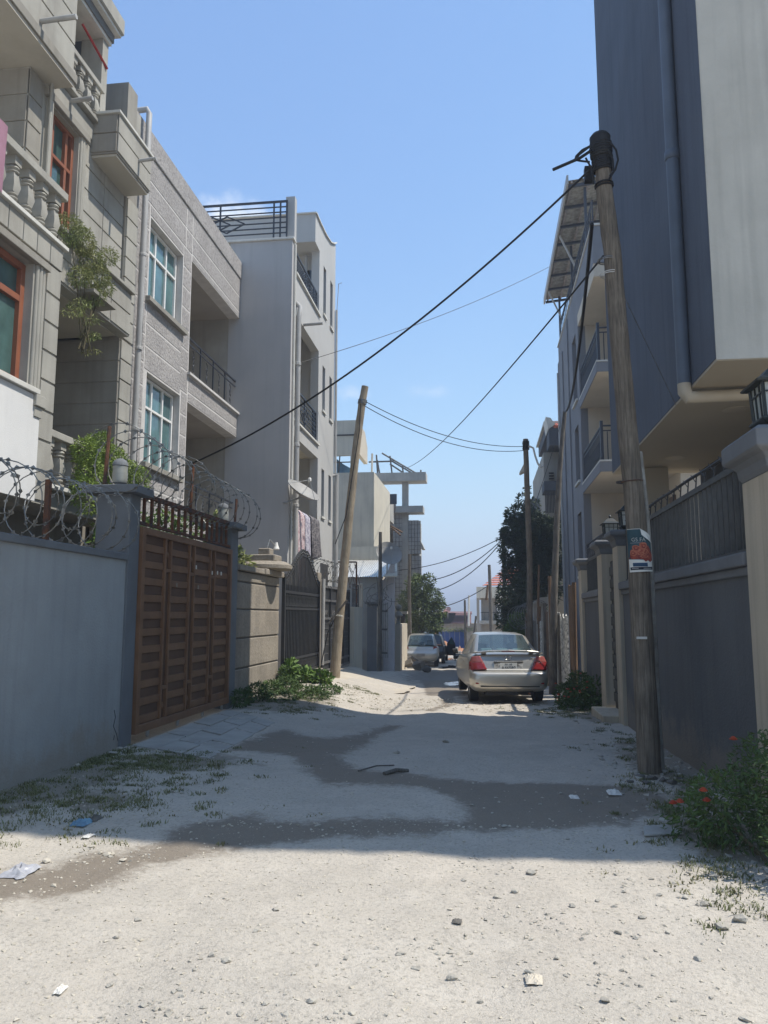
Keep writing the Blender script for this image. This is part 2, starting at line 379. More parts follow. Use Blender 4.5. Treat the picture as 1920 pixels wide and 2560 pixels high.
def water_material():
    m = bpy.data.materials.new('puddle_water'); m.use_nodes = True; b = m.node_tree.nodes['Principled BSDF']
    b.inputs['Base Color'].default_value = (.05, .05, .045, 1); b.inputs['Roughness'].default_value = .03; b.inputs['Specular IOR Level'].default_value = .8
    N, L = m.node_tree.nodes, m.node_tree.links; q = N.new('ShaderNodeTexNoise'); q.inputs['Scale'].default_value = 7
    g = N.new('ShaderNodeNewGeometry'); L.new(g.outputs['Position'], q.inputs['Vector'])
    bp = N.new('ShaderNodeBump'); bp.inputs['Strength'].default_value = .12; bp.inputs['Distance'].default_value = .02; L.new(q.outputs[0], bp.inputs['Height']); L.new(bp.outputs[0], b.inputs['Normal'])
    MAT['water'] = m
water_material()
# ------------------------------------------------------------------ ground
def poly_ground(pts): return [tuple(at(x, y, Z=0).xy) for (x, y) in pts]
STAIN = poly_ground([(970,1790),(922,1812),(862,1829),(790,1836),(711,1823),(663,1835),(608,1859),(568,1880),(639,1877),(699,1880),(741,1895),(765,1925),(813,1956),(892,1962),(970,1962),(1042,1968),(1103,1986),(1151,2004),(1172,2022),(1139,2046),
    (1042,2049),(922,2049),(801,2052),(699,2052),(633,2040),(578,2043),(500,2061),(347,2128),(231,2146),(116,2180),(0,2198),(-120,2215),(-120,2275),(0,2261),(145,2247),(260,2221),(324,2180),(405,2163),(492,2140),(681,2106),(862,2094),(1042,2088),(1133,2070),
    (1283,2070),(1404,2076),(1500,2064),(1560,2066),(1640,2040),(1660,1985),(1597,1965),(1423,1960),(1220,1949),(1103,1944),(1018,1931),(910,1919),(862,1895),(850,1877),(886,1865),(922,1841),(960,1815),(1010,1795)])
def inside_dist(px_, py_, poly):
    P_ = np.array(poly); n = len(P_); ins = np.zeros(px_.shape, bool); dmin = np.full(px_.shape, 1e9)
    for i in range(n):
        x1, y1 = P_[i]; x2, y2 = P_[(i + 1) % n]
        c = ((y1 > py_) != (y2 > py_)) & (px_ < (x2 - x1) * (py_ - y1) / (y2 - y1 + 1e-12) + x1); ins ^= c
        dx, dy = x2 - x1, y2 - y1; t = np.clip(((px_ - x1) * dx + (py_ - y1) * dy) / (dx * dx + dy * dy + 1e-12), 0, 1)
        dmin = np.minimum(dmin, np.hypot(px_ - x1 - t * dx, py_ - y1 - t * dy))
    return np.where(ins, dmin, -dmin)
def axis(segs):
    out = []
    for a, b, st in segs:
        n = max(1, int(round((b - a) / st))); out += [a + (b - a) * i / n for i in range(n)]
    return out + [segs[-1][1]]
xs = axis([(-3000, -200, 400), (-200, -30, 20), (-30, -8, 2), (-8, -5, .25), (-5, 3, .045), (3, 6, .25), (6, 30, 2), (30, 200, 20), (200, 3000, 400)])
ys = axis([(-2500, -60, 300), (-60, -4, 6), (-4, 1.4, .4), (1.4, 11, .045), (11, 20, .075), (20, 46, .3), (46, 140, 4), (140, 480, 25), (480, 3000, 300)])
def relief(x, y):
    w_ = x + .35 * noise.noise((y * .16, 3.3, 0)) + .12 * (y - 6) * .1
    rut = -.030 * math.exp(-((w_ + 1.55) / .22) ** 2) - .026 * math.exp(-((w_ - .05) / .22) ** 2) + .016 * math.exp(-((w_ + .75) / .3) ** 2)
    return .026 * noise.noise((x * .55, y * .55, 0)) + .016 * noise.noise((x * 2.1, y * 2.1, 3)) + .010 * noise.noise((x * 5.5, y * 5.5, 5)) + .006 * noise.noise((x * 11, y * 11, 9)) + rut * (.6 + .5 * noise.noise((x * .7, y * .5, 8)))
XX, YY = np.meshgrid(np.array(xs), np.array(ys))
gz = np.zeros_like(XX)
for j in range(len(ys)):
    for i in range(len(xs)):
        x, y = xs[i], ys[j]; z = G(x, y)
        if -8 < x < 6 and -4 < y < 46:
            z += relief(x, y)
        gz[j, i] = z
GZ = gz
def GN(x, y): # ground incl. unevenness
    z = G(x, y)
    if -8 < x < 6 and -4 < y < 46: z += relief(x, y)
    return z
gm = MB(); ny, nx = XX.shape
gm.v = np.stack([XX, YY, gz], -1).reshape(-1, 3).tolist()
gm.f = [(j * nx + i, j * nx + i + 1, (j + 1) * nx + i + 1, (j + 1) * nx + i) for j in range(ny - 1) for i in range(nx - 1)]
ground = gm.build('ground', 'dirt', smooth=True, kind='structure')
near = (XX > -6) & (XX < 4) & (YY > 1) & (YY < 16.5)
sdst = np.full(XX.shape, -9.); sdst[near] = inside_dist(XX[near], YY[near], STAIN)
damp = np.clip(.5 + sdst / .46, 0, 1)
# drain line running on between the cars, and the shaded wet stretch beyond
for a, b, wd in (((-1.05, 15.2), (-.75, 16.7), .10), ((-.75, 16.7), (-.95, 19.5), .16), ((-.95, 19.5), (-1.5, 26), .5)):
    dx, dy = b[0] - a[0], b[1] - a[1]; t = np.clip(((XX - a[0]) * dx + (YY - a[1]) * dy) / (dx * dx + dy * dy), 0, 1)
    d = np.hypot(XX - a[0] - t * dx, YY - a[1] - t * dy); damp = np.maximum(damp, np.clip(.5 + (wd - d) / .2, 0, .85))
def blob(cx, cy, rx, ry): return np.clip(1.15 - np.hypot((XX - cx) / rx, (YY - cy) / ry), 0, 1)
mud = np.maximum.reduce([blob(-1.6, 15.3, 2.0, .8) * .5, blob(-1.0, 29, 2.8, 9), blob(.2, 18.4, 1.5, 2.2) * .8])
soil = np.maximum.reduce([blob(-4.3, 7.2, 1.2, 2.2), blob(-3.3, 8.5, 1.2, 1.0) * .8, blob(-3.4, 6.6, .8, .7) * .7, blob(2.1, 9.5, .8, 3.0), blob(1.9, 6.5, .9, 1.6), blob(2.0, 15.5, .7, 3), blob(-3.6, 14.5, 1.1, 2.2)])
for nm, arr in (('damp', damp), ('mud', mud), ('soil', soil)):
    at_ = ground.data.attributes.new(nm, 'FLOAT', 'POINT'); at_.data.foreach_set('value', arr.astype(np.float32).ravel())

# water lying in the road between the cars
def puddle(cx, cy, rx, ry, seed, label=None):
    mb = MB(); r = random.Random(seed); n = 40; z = max(GN(cx, cy), G(cx, cy)) + .012
    ring = []
    for k in range(n):
        t = 2 * PI * k / n; q = 1 + .75 * noise.noise((math.cos(t) * 2.6 + seed, math.sin(t) * 2.6, seed))
        ring.append((cx + rx * q * math.cos(t), cy + ry * q * math.sin(t), z))
    mb.add([(cx, cy, z)] + ring, [(0, 1 + k, 1 + (k + 1) % n) for k in range(n)])
    mb.build('puddle', 'water', kind='structure')
p = at(1135, 1705, Z=-.36); puddle(p.x - .02, p.y - .2, .2, .35, 3); puddle(p.x - .16, p.y + .35, .16, .4, 13); puddle(p.x + .05, p.y + .75, .16, .3, 23)
p = at(1125, 1660, Z=-.62); puddle(p.x, p.y, .45, 1.5, 5)
p = at(1122, 1638, Z=-.8); puddle(p.x, p.y, .3, 1.2, 8)

# far hill beyond the roofs
hm = MB(); n1, n2 = 90, 14
for j in range(n2):
    for i in range(n1):
        x = -900 + 1800 * i / (n1 - 1); t = j / (n2 - 1)
        hgt = min(37, 22 + 7 * math.sin(x * .006 + .8) + 12 * noise.noise((x * .004, 2.2, 0)) + 4 * noise.noise((x * .03, j * .6, 1)))
        hm.v.append((x, 820 + 500 * t, -28 + (28 + hgt) * math.sin(min(1, t * 1.15) * PI / 2) + 2.5 * noise.noise((x * .08, j * 1.3, 4))))
hm.f = [(j * n1 + i, j * n1 + i + 1, (j + 1) * n1 + i + 1, (j + 1) * n1 + i) for j in range(n2 - 1) for i in range(n1 - 1)]
hm.build('hill', 'hill_green', smooth=True, kind='structure')

# ------------------------------------------------------------------ foliage helpers
def leaf_cloud(blobs, n, size, seed, flat=.35, aspect=.45, droop=0, shell=.6):
    """blobs: (cx,cy,cz,rx,ry,rz); leaves are small folded blades spread through the volume, denser to the outside"""
    r = np.random.RandomState(seed); Bz = np.array(blobs, float); vol = Bz[:, 3] * Bz[:, 4] * Bz[:, 5]; pr = vol ** .8; pr /= pr.sum()
    k = r.choice(len(Bz), n, p=pr); d = r.normal(size=(n, 3)); d /= np.linalg.norm(d, axis=1)[:, None]
    rad = (r.rand(n) ** (1 / 3.)) * shell + (1 - shell) * (0.75 + .35 * r.rand(n)); c = Bz[k, :3] + d * rad[:, None] * Bz[k, 3:]
    ax = r.normal(size=(n, 3)) * np.array([1, 1, .7]) + d * .9; ax[:, 2] -= droop; ax /= np.linalg.norm(ax, axis=1)[:, None]
    up = r.normal(size=(n, 3)) + np.array([0, 0, 1.2]); sd = np.cross(ax, up); sd /= (np.linalg.norm(sd, axis=1)[:, None] + 1e-9); nrm = np.cross(sd, ax)
    L_ = size * (.6 + .8 * r.rand(n))[:, None]; W_ = L_ * aspect * .5
    v = np.stack([c, c + ax * L_ * .5 + sd * W_ + nrm * W_ * flat, c + ax * L_ - nrm * L_ * .1, c + ax * L_ * .5 - sd * W_ + nrm * W_ * flat], 1).reshape(-1, 3)
    m = MB(); m.v = v.tolist(); m.f = [f for i in range(n) for f in ((4 * i, 4 * i + 1, 4 * i + 2), (4 * i, 4 * i + 2, 4 * i + 3))]
    return m
def blades(pts, hmin, hmax, seed, wd=.006, lean=.5):
    r = random.Random(seed); m = MB()
    for (x, y, z) in pts:
        h = r.uniform(hmin, hmax); a = r.uniform(0, 2 * PI); l = r.uniform(0, lean) * h; s = Vector((math.cos(a + 1.57), math.sin(a + 1.57), 0)) * wd * r.uniform(.6, 1.5)
        p0 = Vector((x, y, z)); p1 = p0 + Vector((math.cos(a) * l * .35, math.sin(a) * l * .35, h * .6)); p2 = p0 + Vector((math.cos(a) * l, math.sin(a) * l, h))
        m.add([p0 - s, p0 + s, p1 + s * .7, p1 - s * .7, p2], [(0, 1, 2, 3), (3, 2, 4)])
    return m
def helix(p0, p1, rad, turns, seed, seg=22, squash=1.0):
    r = random.Random(seed); p0, p1 = Vector(p0), Vector(p1); d = (p1 - p0).normalized(); u = d.cross(Vector((0, 0, 1))).normalized(); v = u.cross(d) * -1
    pts = []; n = int(turns * seg); ph = r.uniform(0, 6)
    for i in range(n + 1):
        t = i / n; a = ph + 2 * PI * turns * t; k = rad * (1 + .18 * noise.noise((t * turns * .7, seed, 0)))
        c = p0.lerp(p1, t) + d * .10 * noise.noise((t * turns * 1.3, seed + 9, 0)) + Vector((0, 0, .06 * noise.noise((t * 6, seed, 5))))
        pts.append(c + u * math.cos(a) * k + v * math.sin(a) * k * squash)
    return pts
def wire_mesh(pts, r=.005, barb=.022, every=2):
    m = MB(); m.tube(pts, r, 5, False)
    for i in range(1, len(pts) - 1, every):
        d = (pts[i + 1] - pts[i - 1]).normalized(); s = d.cross(Vector((.3, .2, 1))).normalized(); q = d.cross(s)
        for kk in (s, q):
            p = pts[i]; m.add([p - d * barb, p + kk * barb * .9, p + d * barb, p - kk * barb * .9], [(0, 1, 2, 3)])
    return m

# ------------------------------------------------------------------ left boundary wall, gate, razor wire
XL = -4.38
t = thing('boundary_wall', 'smooth blue grey boundary wall with plain coping left of the brown gate', 'wall', (XL, 6.5, 0))
B(XL - .2, XL, 2.2, 9.16, -.2, 2.28).build('wall_body', 'wall_blue', t)
B(XL - .24, XL + .035, 2.2, 9.155, 2.28, 2.36).build('coping', 'pillar_grey', t, bevel=.008)
mb = MB()
for k in range(5): mb.tube([at(452 / 1.728 + dx, 1700 + dy / 1.728, X=XL + .003) for dx, dy in ((24, 130), (27, 160), (22, 200), (30, 235), (33, 262))][k:k + 2] if k < 4 else [at(286, 1838, X=XL + .003), at(284, 1850, X=XL + .003)], .004, 4)
mb.build('crack', 'ink', t)
def gate_pillar(y0, y1, label, lamp_label, zt=3.12, xw=.42):
    t = thing('gate_pillar', label, 'pillar', (XL, (y0 + y1) / 2, 0), group='pillars of the brown gate')
    B(XL - xw, XL + .03, y0, y1, -.2, zt).build('shaft', 'pillar_grey', t, bevel=.006)
    m = MB(); m.box(XL - xw - .12, XL + .15, y0 - .12, y1 + .12, zt, zt + .10)
    m.build('cap', 'fence_trim' if False else 'pillar_grey', t, bevel=.006)
    l = thing('pillar_lamp', lamp_label, 'lamp', (XL - .2, (y0 + y1) / 2, zt + .10), group='lamps on the brown gate pillars')
    c = (XL - .2, (y0 + y1) / 2, zt + .10)
    MB().lathe(c, [(.06, 0), (.055, .05), (.09, .06)], 14).build('base', 'pillar_grey', l, smooth=True)
    MB().lathe(c, [(.085, .06), (.098, .10), (.092, .115), (.1, .14), (.094, .155), (.1, .18), (.092, .20), (.094, .27), (.085, .28)], 16).build('glass_jar', 'jar', l, smooth=True)
    MB().lathe(c, [(.10, .28), (.097, .31), (.075, .35), (.03, .375), (.005, .378)], 16).build('lid', 'pillar_grey', l, smooth=True)
gate_pillar(9.16, 9.45, 'blue grey gate pillar left of the brown metal gate', 'jar lamp with dark lid on the near gate pillar')
gate_pillar(13.12, 13.5, 'blue grey gate pillar with broad cap right of the brown gate', 'jar lamp on the far gate pillar inside the razor wire')
# sliding gate of brown sheet metal
gt = thing('metal_gate', 'tall brown metal sliding gate of louvred columns under a rusty railing', 'gate', (XL, 11.2, .1))
GX, gy0, gy1, gz0, gz1 = XL + .04, 9.47, 13.08, .14, 2.74
B(GX - .05, GX - .03, gy0, gy1, gz0, gz1).build('backing_sheet', 'gate_dark', gt)
m = MB(); m.box(GX - .03, GX + .03, gy0, gy0 + .1, gz0, gz1).box(GX - .03, GX + .03, gy1 - .09, gy1, gz0, gz1).box(GX - .028, GX + .028, gy0 + .1, gy1 - .09, gz1 - .09, gz1).box(GX - .028, GX + .028, gy0 + .1, gy1 - .09, gz0, gz0 + .1)
m.build('frame', 'gate_brown', gt, bevel=.004)
cw, sw = .66, .24; yy = gy0 + .1; rows = 11; ph_ = (gz1 - .09 - gz0 - .1) / rows
slat_at, panel_at = [], []
for c_ in range(4):
    for k in range(rows):
        z0 = gz0 + .1 + k * ph_; slat_at.append((GX - .03, yy, z0)); panel_at.append((GX - .03, yy, z0 + ph_ * .5))
    yy += cw
    if c_ < 3:
        m = MB(); m.box(GX - .03, GX + .02, yy, yy + .045, gz0 + .1, gz1 - .09).box(GX - .03, GX + .02, yy + sw - .045, yy + sw, gz0 + .1, gz1 - .09)
        for zz in (.62, 2.2): m.box(GX - .03, GX + .018, yy + .045, yy + sw - .045, zz, zz + .045)
        m.build('upright', 'gate_brown', gt, bevel=.004)
        B(GX - .03, GX - .015, yy + .045, yy + sw - .045, .67, 2.2).build('strip_panel', 'gate_dark', gt)
        m = MB()
        for zc in (2.44, .4):
            m.prism([(GX - .02, yy + .12, zc - .05), (GX - .02, yy + .16, zc), (GX - .02, yy + .12, zc + .05), (GX - .02, yy + .08, zc)], (.02, 0, 0))
        m.build('diamond', 'gate_brown', gt)
        yy += sw
rep(MB().prism([(0, 0, 0), (.028, 0, .012), (.028, 0, ph_ * .46), (0, 0, ph_ * .5)], (0, cw, 0)), 'slat', 'gate_brown', gt, slat_at)
rep(MB().box(0, .008, 0, cw, 0, ph_ * .5), 'recessed_panel', 'gate_dark', gt, panel_at)
m = MB()
for y_ in (9.9, 10.9, 11.9, 12.8): m.lathe((GX, y_, .10), [(.035, -.012), (.045, -.008), (.045, .008), (.035, .012)], 12, 'x')
m.build('wheel', 'steel', gt)
for (x_, y_) in ((364, 1405), (495, 1418), (535, 1432), (548, 1432), (557, 1434), (447, 1463), (500, 1468)):
    p = at(x_, y_, X=GX + .03); B(GX + .0005, GX + .0035, p.y - .025, p.y + .025, p.z - .03, p.z + .03).build('sticker', 'plate_white' if y_ < 1440 else 'stone_tan', gt)
t = thing('rusty_railing', 'rusty brown iron railing fixed above the brown gate', 'railing', (XL, 11.2, 2.8))
m = MB(); m.beam((XL, 9.45, 3.16), (XL, 13.1, 3.20), .05, .06).build('top_rail', 'rust', t)
MB().beam((XL, 9.45, 2.79), (XL, 13.1, 2.80), .04, .04).build('bottom_rail', 'rust', t)
for k in range(15):
    y_ = 9.62 + k * .235; B(XL - .018, XL + .018, y_ - .018, y_ + .018, 2.81, 3.145).build('bar', 'rust', t)
# razor wire
t = thing('razor_wire', 'coiled razor wire along the top of the blue grey wall', 'razor wire', (XL, 6, 2.36), group='razor wire on the left side')
wire_mesh(helix((XL - .08, 3.6, 2.74), (XL - .12, 9.1, 2.72), .36, 15, 3, 24), .0062, .029).build('coil', 'razor', t)
wire_mesh(helix((XL - .1, 4.2, 2.78), (XL - .1, 8.7, 2.80), .26, 7, 13, 24), .0062, .029).build('coil', 'razor', t)
for y_ in (5.2, 7.55): B(XL - .16, XL - .11, y_, y_ + .05, 2.2, 3.02).build('post', 'rust', t)
t = thing('razor_wire', 'coiled razor wire looped above the rusty railing and gate lamps', 'razor wire', (XL, 11.5, 3.2), group='razor wire on the left side')
wire_mesh(helix((XL - .05, 8.85, 3.56), (XL - .05, 14.0, 3.42), .40, 15, 5, 26), .0065, .030).build('coil', 'razor', t)
for y_, zt in ((8.62, 3.85), (11.35, 3.95), (13.5, 3.7)): MB().tube([(XL - .05, y_, 3.15), (XL - .03, y_ + .02, zt)], .022, 6).build('post', 'rust', t)
# paved apron in front of the gate
ap = MB()
apx = [at(x, y, Z=.05) for x, y in ((327, 1862), (525, 1893), (690, 1800), (570, 1772))]
o = MB().prism([(p.x, p.y, G(p.x, p.y) - .1) for p in apx], (0, 0, .105)).build('gate_apron', 'ramp', kind='structure')
P00, P10, P11, P01 = [Vector((p.x, p.y, 0)) for p in apx]
for i in range(3):
    vv = [0] + sorted(R_.uniform(-.05, .05) + q for q in ((.22, .47, .74) if i % 2 else (.3, .58, .82))) + [1]
    for c_, d in zip(vv[:-1], vv[1:]):
        a, b = i / 3, (i + 1) / 3
        f = lambda u, v: (P00.lerp(P10, u)).lerp(P01.lerp(P11, u), v)
        g = R_.uniform(.006, .014); q = [f(a + g, c_ + g), f(b - g * R_.uniform(1, 2), c_ + g), f(b - g, d - g), f(a + g, d - g * R_.uniform(1, 2))]
        z = R_.uniform(.012, .022); tl = R_.uniform(-.006, .006)
        MB().prism([(v.x, v.y, G(v.x, v.y) + z - .03 + (tl if n in (1, 2) else 0)) for n, v in enumerate(q)], (0, 0, .03)).build('paving_slab', 'paver', o, bevel=.004)

# ------------------------------------------------------------------ house A: concrete block house with balconies (far left)
def baluster_mesh(h):
    m = MB(); k = h
    m.box(-.07, .07, -.07, .07, 0, .10 * k).lathe((0, 0, 0), [(.05, .10 * k), (.055, .13 * k), (.078, .16 * k), (.078, .18 * k), (.05, .21 * k), (.075, .24 * k), (.075, .26 * k), (.055, .28 * k)], 10)
    m.add([(-.055, -.055, .28 * k), (.055, -.055, .28 * k), (.055, .055, .28 * k), (-.055, .055, .28 * k), (-.075, -.075, .42 * k), (.075, -.075, .42 * k), (.075, .075, .42 * k), (-.075, .075, .42 * k), (-.05, -.05, .66 * k), (.05, -.05, .66 * k), (.05, .05, .66 * k), (-.05, .05, .66 * k)],
          [(0, 1, 5, 4), (1, 2, 6, 5), (2, 3, 7, 6), (3, 0, 4, 7), (4, 5, 9, 8), (5, 6, 10, 9), (6, 7, 11, 10), (7, 4, 8, 11)])
    m.lathe((0, 0, 0), [(.05, .66 * k), (.078, .69 * k), (.078, .71 * k), (.05, .73 * k), (.08, .77 * k), (.07, .80 * k), (.045, .83 * k)], 10).box(-.07, .07, -.07, .07, .83 * k, k)
    return m
def blocks_x(parent, X, y0, y1, z0, z1, rowh, mat='concrete_a', proud=.018, gap=.022, cuts=None, name='facade_block', depth=.05):
    """courses of big blocks on a wall that faces the street (+X)"""
    n = max(1, round((z1 - z0) / rowh)); h = (z1 - z0) / n
    for k in range(n):
        ys_ = [y0] + [c for c in (cuts or []) if y0 < c < y1] + [y1]
        for a, b in zip(ys_[:-1], ys_[1:]):
            B(X - depth, X + proud, a + gap * .5 * (a != y0), b - gap * .5 * (b != y1), z0 + k * h + gap / 2, z0 + (k + 1) * h - gap / 2).build(name, mat, parent, bevel=.005)
def blocks_y(parent, Y, x0, x1, z0, z1, rowh, mat='concrete_a', proud=.018, gap=.022, name='facade_block'):
    """the same on a wall that faces the camera (-Y)"""
    n = max(1, round((z1 - z0) / rowh)); h = (z1 - z0) / n
    for k in range(n): B(x0, x1, Y - proud, Y + .05, z0 + k * h + gap / 2, z0 + (k + 1) * h - gap / 2).build(name, mat, parent, bevel=.005)
def window_x(parent, X, y0, y1, z0, z1, fr, gl, mull=(), trans=(), fw=.06, depth=.05, curtain=False, sill=None, name='window'):
    """window on a wall facing +X, recessed plane at X"""
    f = MB(); f.box(X, X + depth, y0, y0 + fw, z0, z1).box(X, X + depth, y1 - fw, y1, z0, z1).box(X, X + depth, y0 + fw, y1 - fw, z0, z0 + fw).box(X, X + depth, y0 + fw, y1 - fw, z1 - fw, z1)
    for q in mull: yq = lerp(y0, y1, q); f.box(X + .002, X + depth * .9, yq - fw * .5, yq + fw * .5, z0 + fw, z1 - fw)
    for q in trans: zq = lerp(z0, z1, q); f.box(X + .004, X + depth * .95, y0 + fw, y1 - fw, zq - fw * .5, zq + fw * .5)
    wdw = f.build(name, fr, parent, bevel=.004)
    yc = [y0 + fw] + [lerp(y0, y1, q) for q in mull] + [y1 - fw]; zc = [z0 + fw] + [lerp(z0, z1, q) for q in trans] + [z1 - fw]
    for a, b in zip(yc[:-1], yc[1:]):
        for c_, d in zip(zc[:-1], zc[1:]):
            B(X + .005, X + .015, a, b, c_, d).build('pane', gl, wdw)
    if sill:
        B(X, X + sill, y0 - .08, y1 + .08, z0 - .05, z0 - .002).build('sill', 'concrete_dark', wdw, bevel=.005)
    return wdw
def wall_holes_x(parent, X0, X1, y0, y1, z0, z1, holes, m, name='wall'):
    """slab between X0 and X1 with rectangular openings (y0,y1,z0,z1), built as butted boxes"""
    ysx = sorted({y0, y1, *[h[0] for h in holes], *[h[1] for h in holes]}); mb = MB()
    for a, b in zip(ysx[:-1], ysx[1:]):
        z = z0
        for h in sorted([h for h in holes if h[0] <= a + 1e-6 and h[1] >= b - 1e-6], key=lambda q: q[2]):
            if h[2] > z + 1e-6: mb.box(X0, X1, a, b, z, h[2])
            z = h[3]
        if z < z1 - 1e-6: mb.box(X0, X1, a, b, z, z1)
    return mb.build(name, m, parent)
def spout(parent, X, y, z, ln=.45, r=.035, m='pipe_grey'):
    MB().tube([(X, y, z), (X + ln, y, z + .02)], r, 10).build('drain_spout', m, parent, smooth=True)

A = thing('block_house', 'grey concrete block house with baluster balconies at far left', 'house', (-7, 9, 0))
XA = -5.7
# ground floor behind the boundary wall, and first floor bay with the brown window
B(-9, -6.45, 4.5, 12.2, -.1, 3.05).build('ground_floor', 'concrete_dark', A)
wall_holes_x(A, -6.0, XA - .03, 4.6, 9.6, 3.05, 6.3, [(7.35, 8.98, 4.5, 6.14)], 'concrete_a', 'bay_wall')
B(-8.2, -6.0, 4.6, 9.6, 3.05, 3.2).build('bay_floor', 'soffit', A)
B(-8.2, -6.0, 9.45, 9.6, 3.2, 6.3).build('bay_side', 'concrete_a', A)
B(-6.0, XA - .02, 4.6, 9.24, 3.06, 4.42).build('white_panel', 'plaster_white', A).location.x += .032
blocks_x(A, XA - .028, 9.27, 9.6, 3.08, 6.3, .40, gap=.03)
window_x(A, -5.92, 7.35, 8.98, 4.52, 6.12, 'window_brown', 'glass_teal', (.38,), (.70,), .085, .08)
B(-6.0, XA + .06, 7.2, 9.16, 4.43, 4.5).build('window_sill', 'coping_light', A, bevel=.006)
m = MB(); m.box(XA - .05, XA + .06, 9.08, 9.30, 4.28, 4.43).box(XA - .05, XA + .03, 9.1, 9.26, 4.14, 4.28); m.build('sill_bracket', 'concrete_a', A, bevel=.006)
m = MB()
for k, (o_, r) in enumerate(((9.04, .028), (9.11, .034), (9.18, .028))): m.tube([(XA - .015, o_, 4.5), (XA - .015, o_, 6.2)], r, 10)
m.build('fluted_moulding', 'concrete_a', A, smooth=True)
B(XA - .05, XA + .045, 7.2, 9.26, 6.14, 6.24).build('lintel', 'concrete_dark', A, bevel=.006)
# second floor slab edge: upright blocks and light coping
n = 16
for k in range(n):
    a, b = 4.6 + 5.0 * k / n, 4.6 + 5.0 * (k + 1) / n
    B(-6.0, XA + .005, a + .009, b - .009, 6.302, 6.62).build('edge_block', 'concrete_a', A, bevel=.005)
B(-6.05, XA + .05, 4.6, 9.66, 6.62, 6.68).build('coping', 'coping_light', A, bevel=.006)
B(-8.2, -6.05, 4.6, 11.9, 6.25, 6.6).build('floor_slab', 'soffit', A)
# balustrade of the second floor
rep(baluster_mesh(.66), 'baluster', 'concrete_a', A, [(XA - .1, 9.45 - k * .31, 6.68) for k in range(13)], smooth=True)
B(XA - .22, XA + .02, 4.6, 9.62, 7.34, 7.46).build('handrail', 'concrete_a', A, bevel=.01)
# second floor wall, set back a little, with the upper brown window
XU = -6.07
wall_holes_x(A, XU - .4, XU, 9.14, 11.98, 6.6, 9.1, [(9.70, 10.48, 7.1, 8.92)], 'concrete_a', 'upper_wall')
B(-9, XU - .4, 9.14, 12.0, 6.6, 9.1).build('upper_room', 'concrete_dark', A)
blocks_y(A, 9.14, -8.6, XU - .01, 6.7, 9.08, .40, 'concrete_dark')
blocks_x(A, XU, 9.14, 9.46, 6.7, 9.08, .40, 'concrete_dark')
blocks_x(A, XU, 10.68, 11.98, 6.7, 9.34, .38, cuts=[11.3])
MB().tube([(XU + .10, 9.52, 6.7), (XU + .10, 9.52, 9.1)], .024, 8).build('downpipe', 'concrete_a', A, smooth=True); B(XU - .02, XU + .05, 9.56, 9.68, 6.7, 9.0).build('window_jamb', 'concrete_a', A)
window_x(A, XU - .16, 9.70, 10.48, 7.1, 8.92, 'window_brown', 'glass_teal', (.28, .76), (.66,), .06, .08)
B(XU - .1, XU + .08, 9.62, 10.6, 7.02, 7.09).build('window_sill', 'coping_light', A, bevel=.006)
m = MB()
for o_, r in ((10.53, .026), (10.585, .032), (10.64, .026)): m.tube([(XU + .01, o_, 6.75), (XU + .01, o_, 8.94)], r, 10)
m.build('fluted_moulding', 'concrete_a', A, smooth=True)
B(XU - .05, XU + .07, 9.50, 10.70, 8.94, 9.06).build('lintel', 'concrete_dark', A, bevel=.01); B(XU - .05, XU + .05, 9.50, 10.8, 9.06, 9.34).build('lintel', 'concrete_a', A, bevel=.01)
# third floor: solid block balcony overhead with soffit
B(-8.5, XA, 3.5, 9.62, 9.10, 9.16).build('balcony_soffit', 'soffit', A)
B(XA - .25, XA + .03, 3.5, 9.66, 9.16, 9.30).build('balcony_edge', 'concrete_dark', A, bevel=.006)
B(-8.5, XA - .02, 3.5, 9.6, 9.3, 10.55).build('balcony_parapet', 'concrete_a', A)
blocks_x(A, XA - .02, 3.5, 9.6, 9.32, 10.55, .40, cuts=[5.6, 7.7])
spout(A, XA, 8.75, 9.42, .5); spout(A, XU, 10.1, 9.25, .4)
# third floor loggia to its right: balusters, coping, recess, pier and roof cornice
B(-7.6, XU, 9.66, 10.82, 9.1, 9.36).build('loggia_slab', 'concrete_dark', A); B(-6.3, XU + .13, 9.66, 10.95, 9.36, 9.42).build('coping', 'concrete_a', A, bevel=.006)
rep(baluster_mesh(.54), 'baluster', 'concrete_a', A, [(XU + .03, 9.84 + k * .235, 9.42) for k in range(5)], smooth=True)
B(XU - .08, XU + .13, 9.62, 10.95, 9.96, 10.05).build('handrail', 'concrete_a', A, bevel=.008)
B(-9, -7.3, 9.6, 11.2, 9.1, 11.0).build('loggia_back', 'r2_dark', A); B(-7.3, -6.4, 10.98, 11.16, 9.4, 10.98).build('loggia_end', 'r2_dark', A)  # recess walls coloured dark to stand in for the shade inside
B(-6.4, -6.02, 10.96, 11.14, 9.42, 10.98).build('pier', 'concrete_a', A, bevel=.006)
B(-9, -5.98, 3.5, 11.16, 10.98, 11.04).build('cornice', 'coping_light', A); B(-9, -5.95, 3.5, 11.18, 11.04, 11.18).build('cornice', 'fence_trim', A)
B(-9, -5.86, 3.5, 11.24, 11.18, 11.23).build('cornice', 'coping_light', A); B(-9, -5.82, 3.5, 11.28, 11.23, 11.52).build('cornice', 'concrete_a', A, bevel=.02)
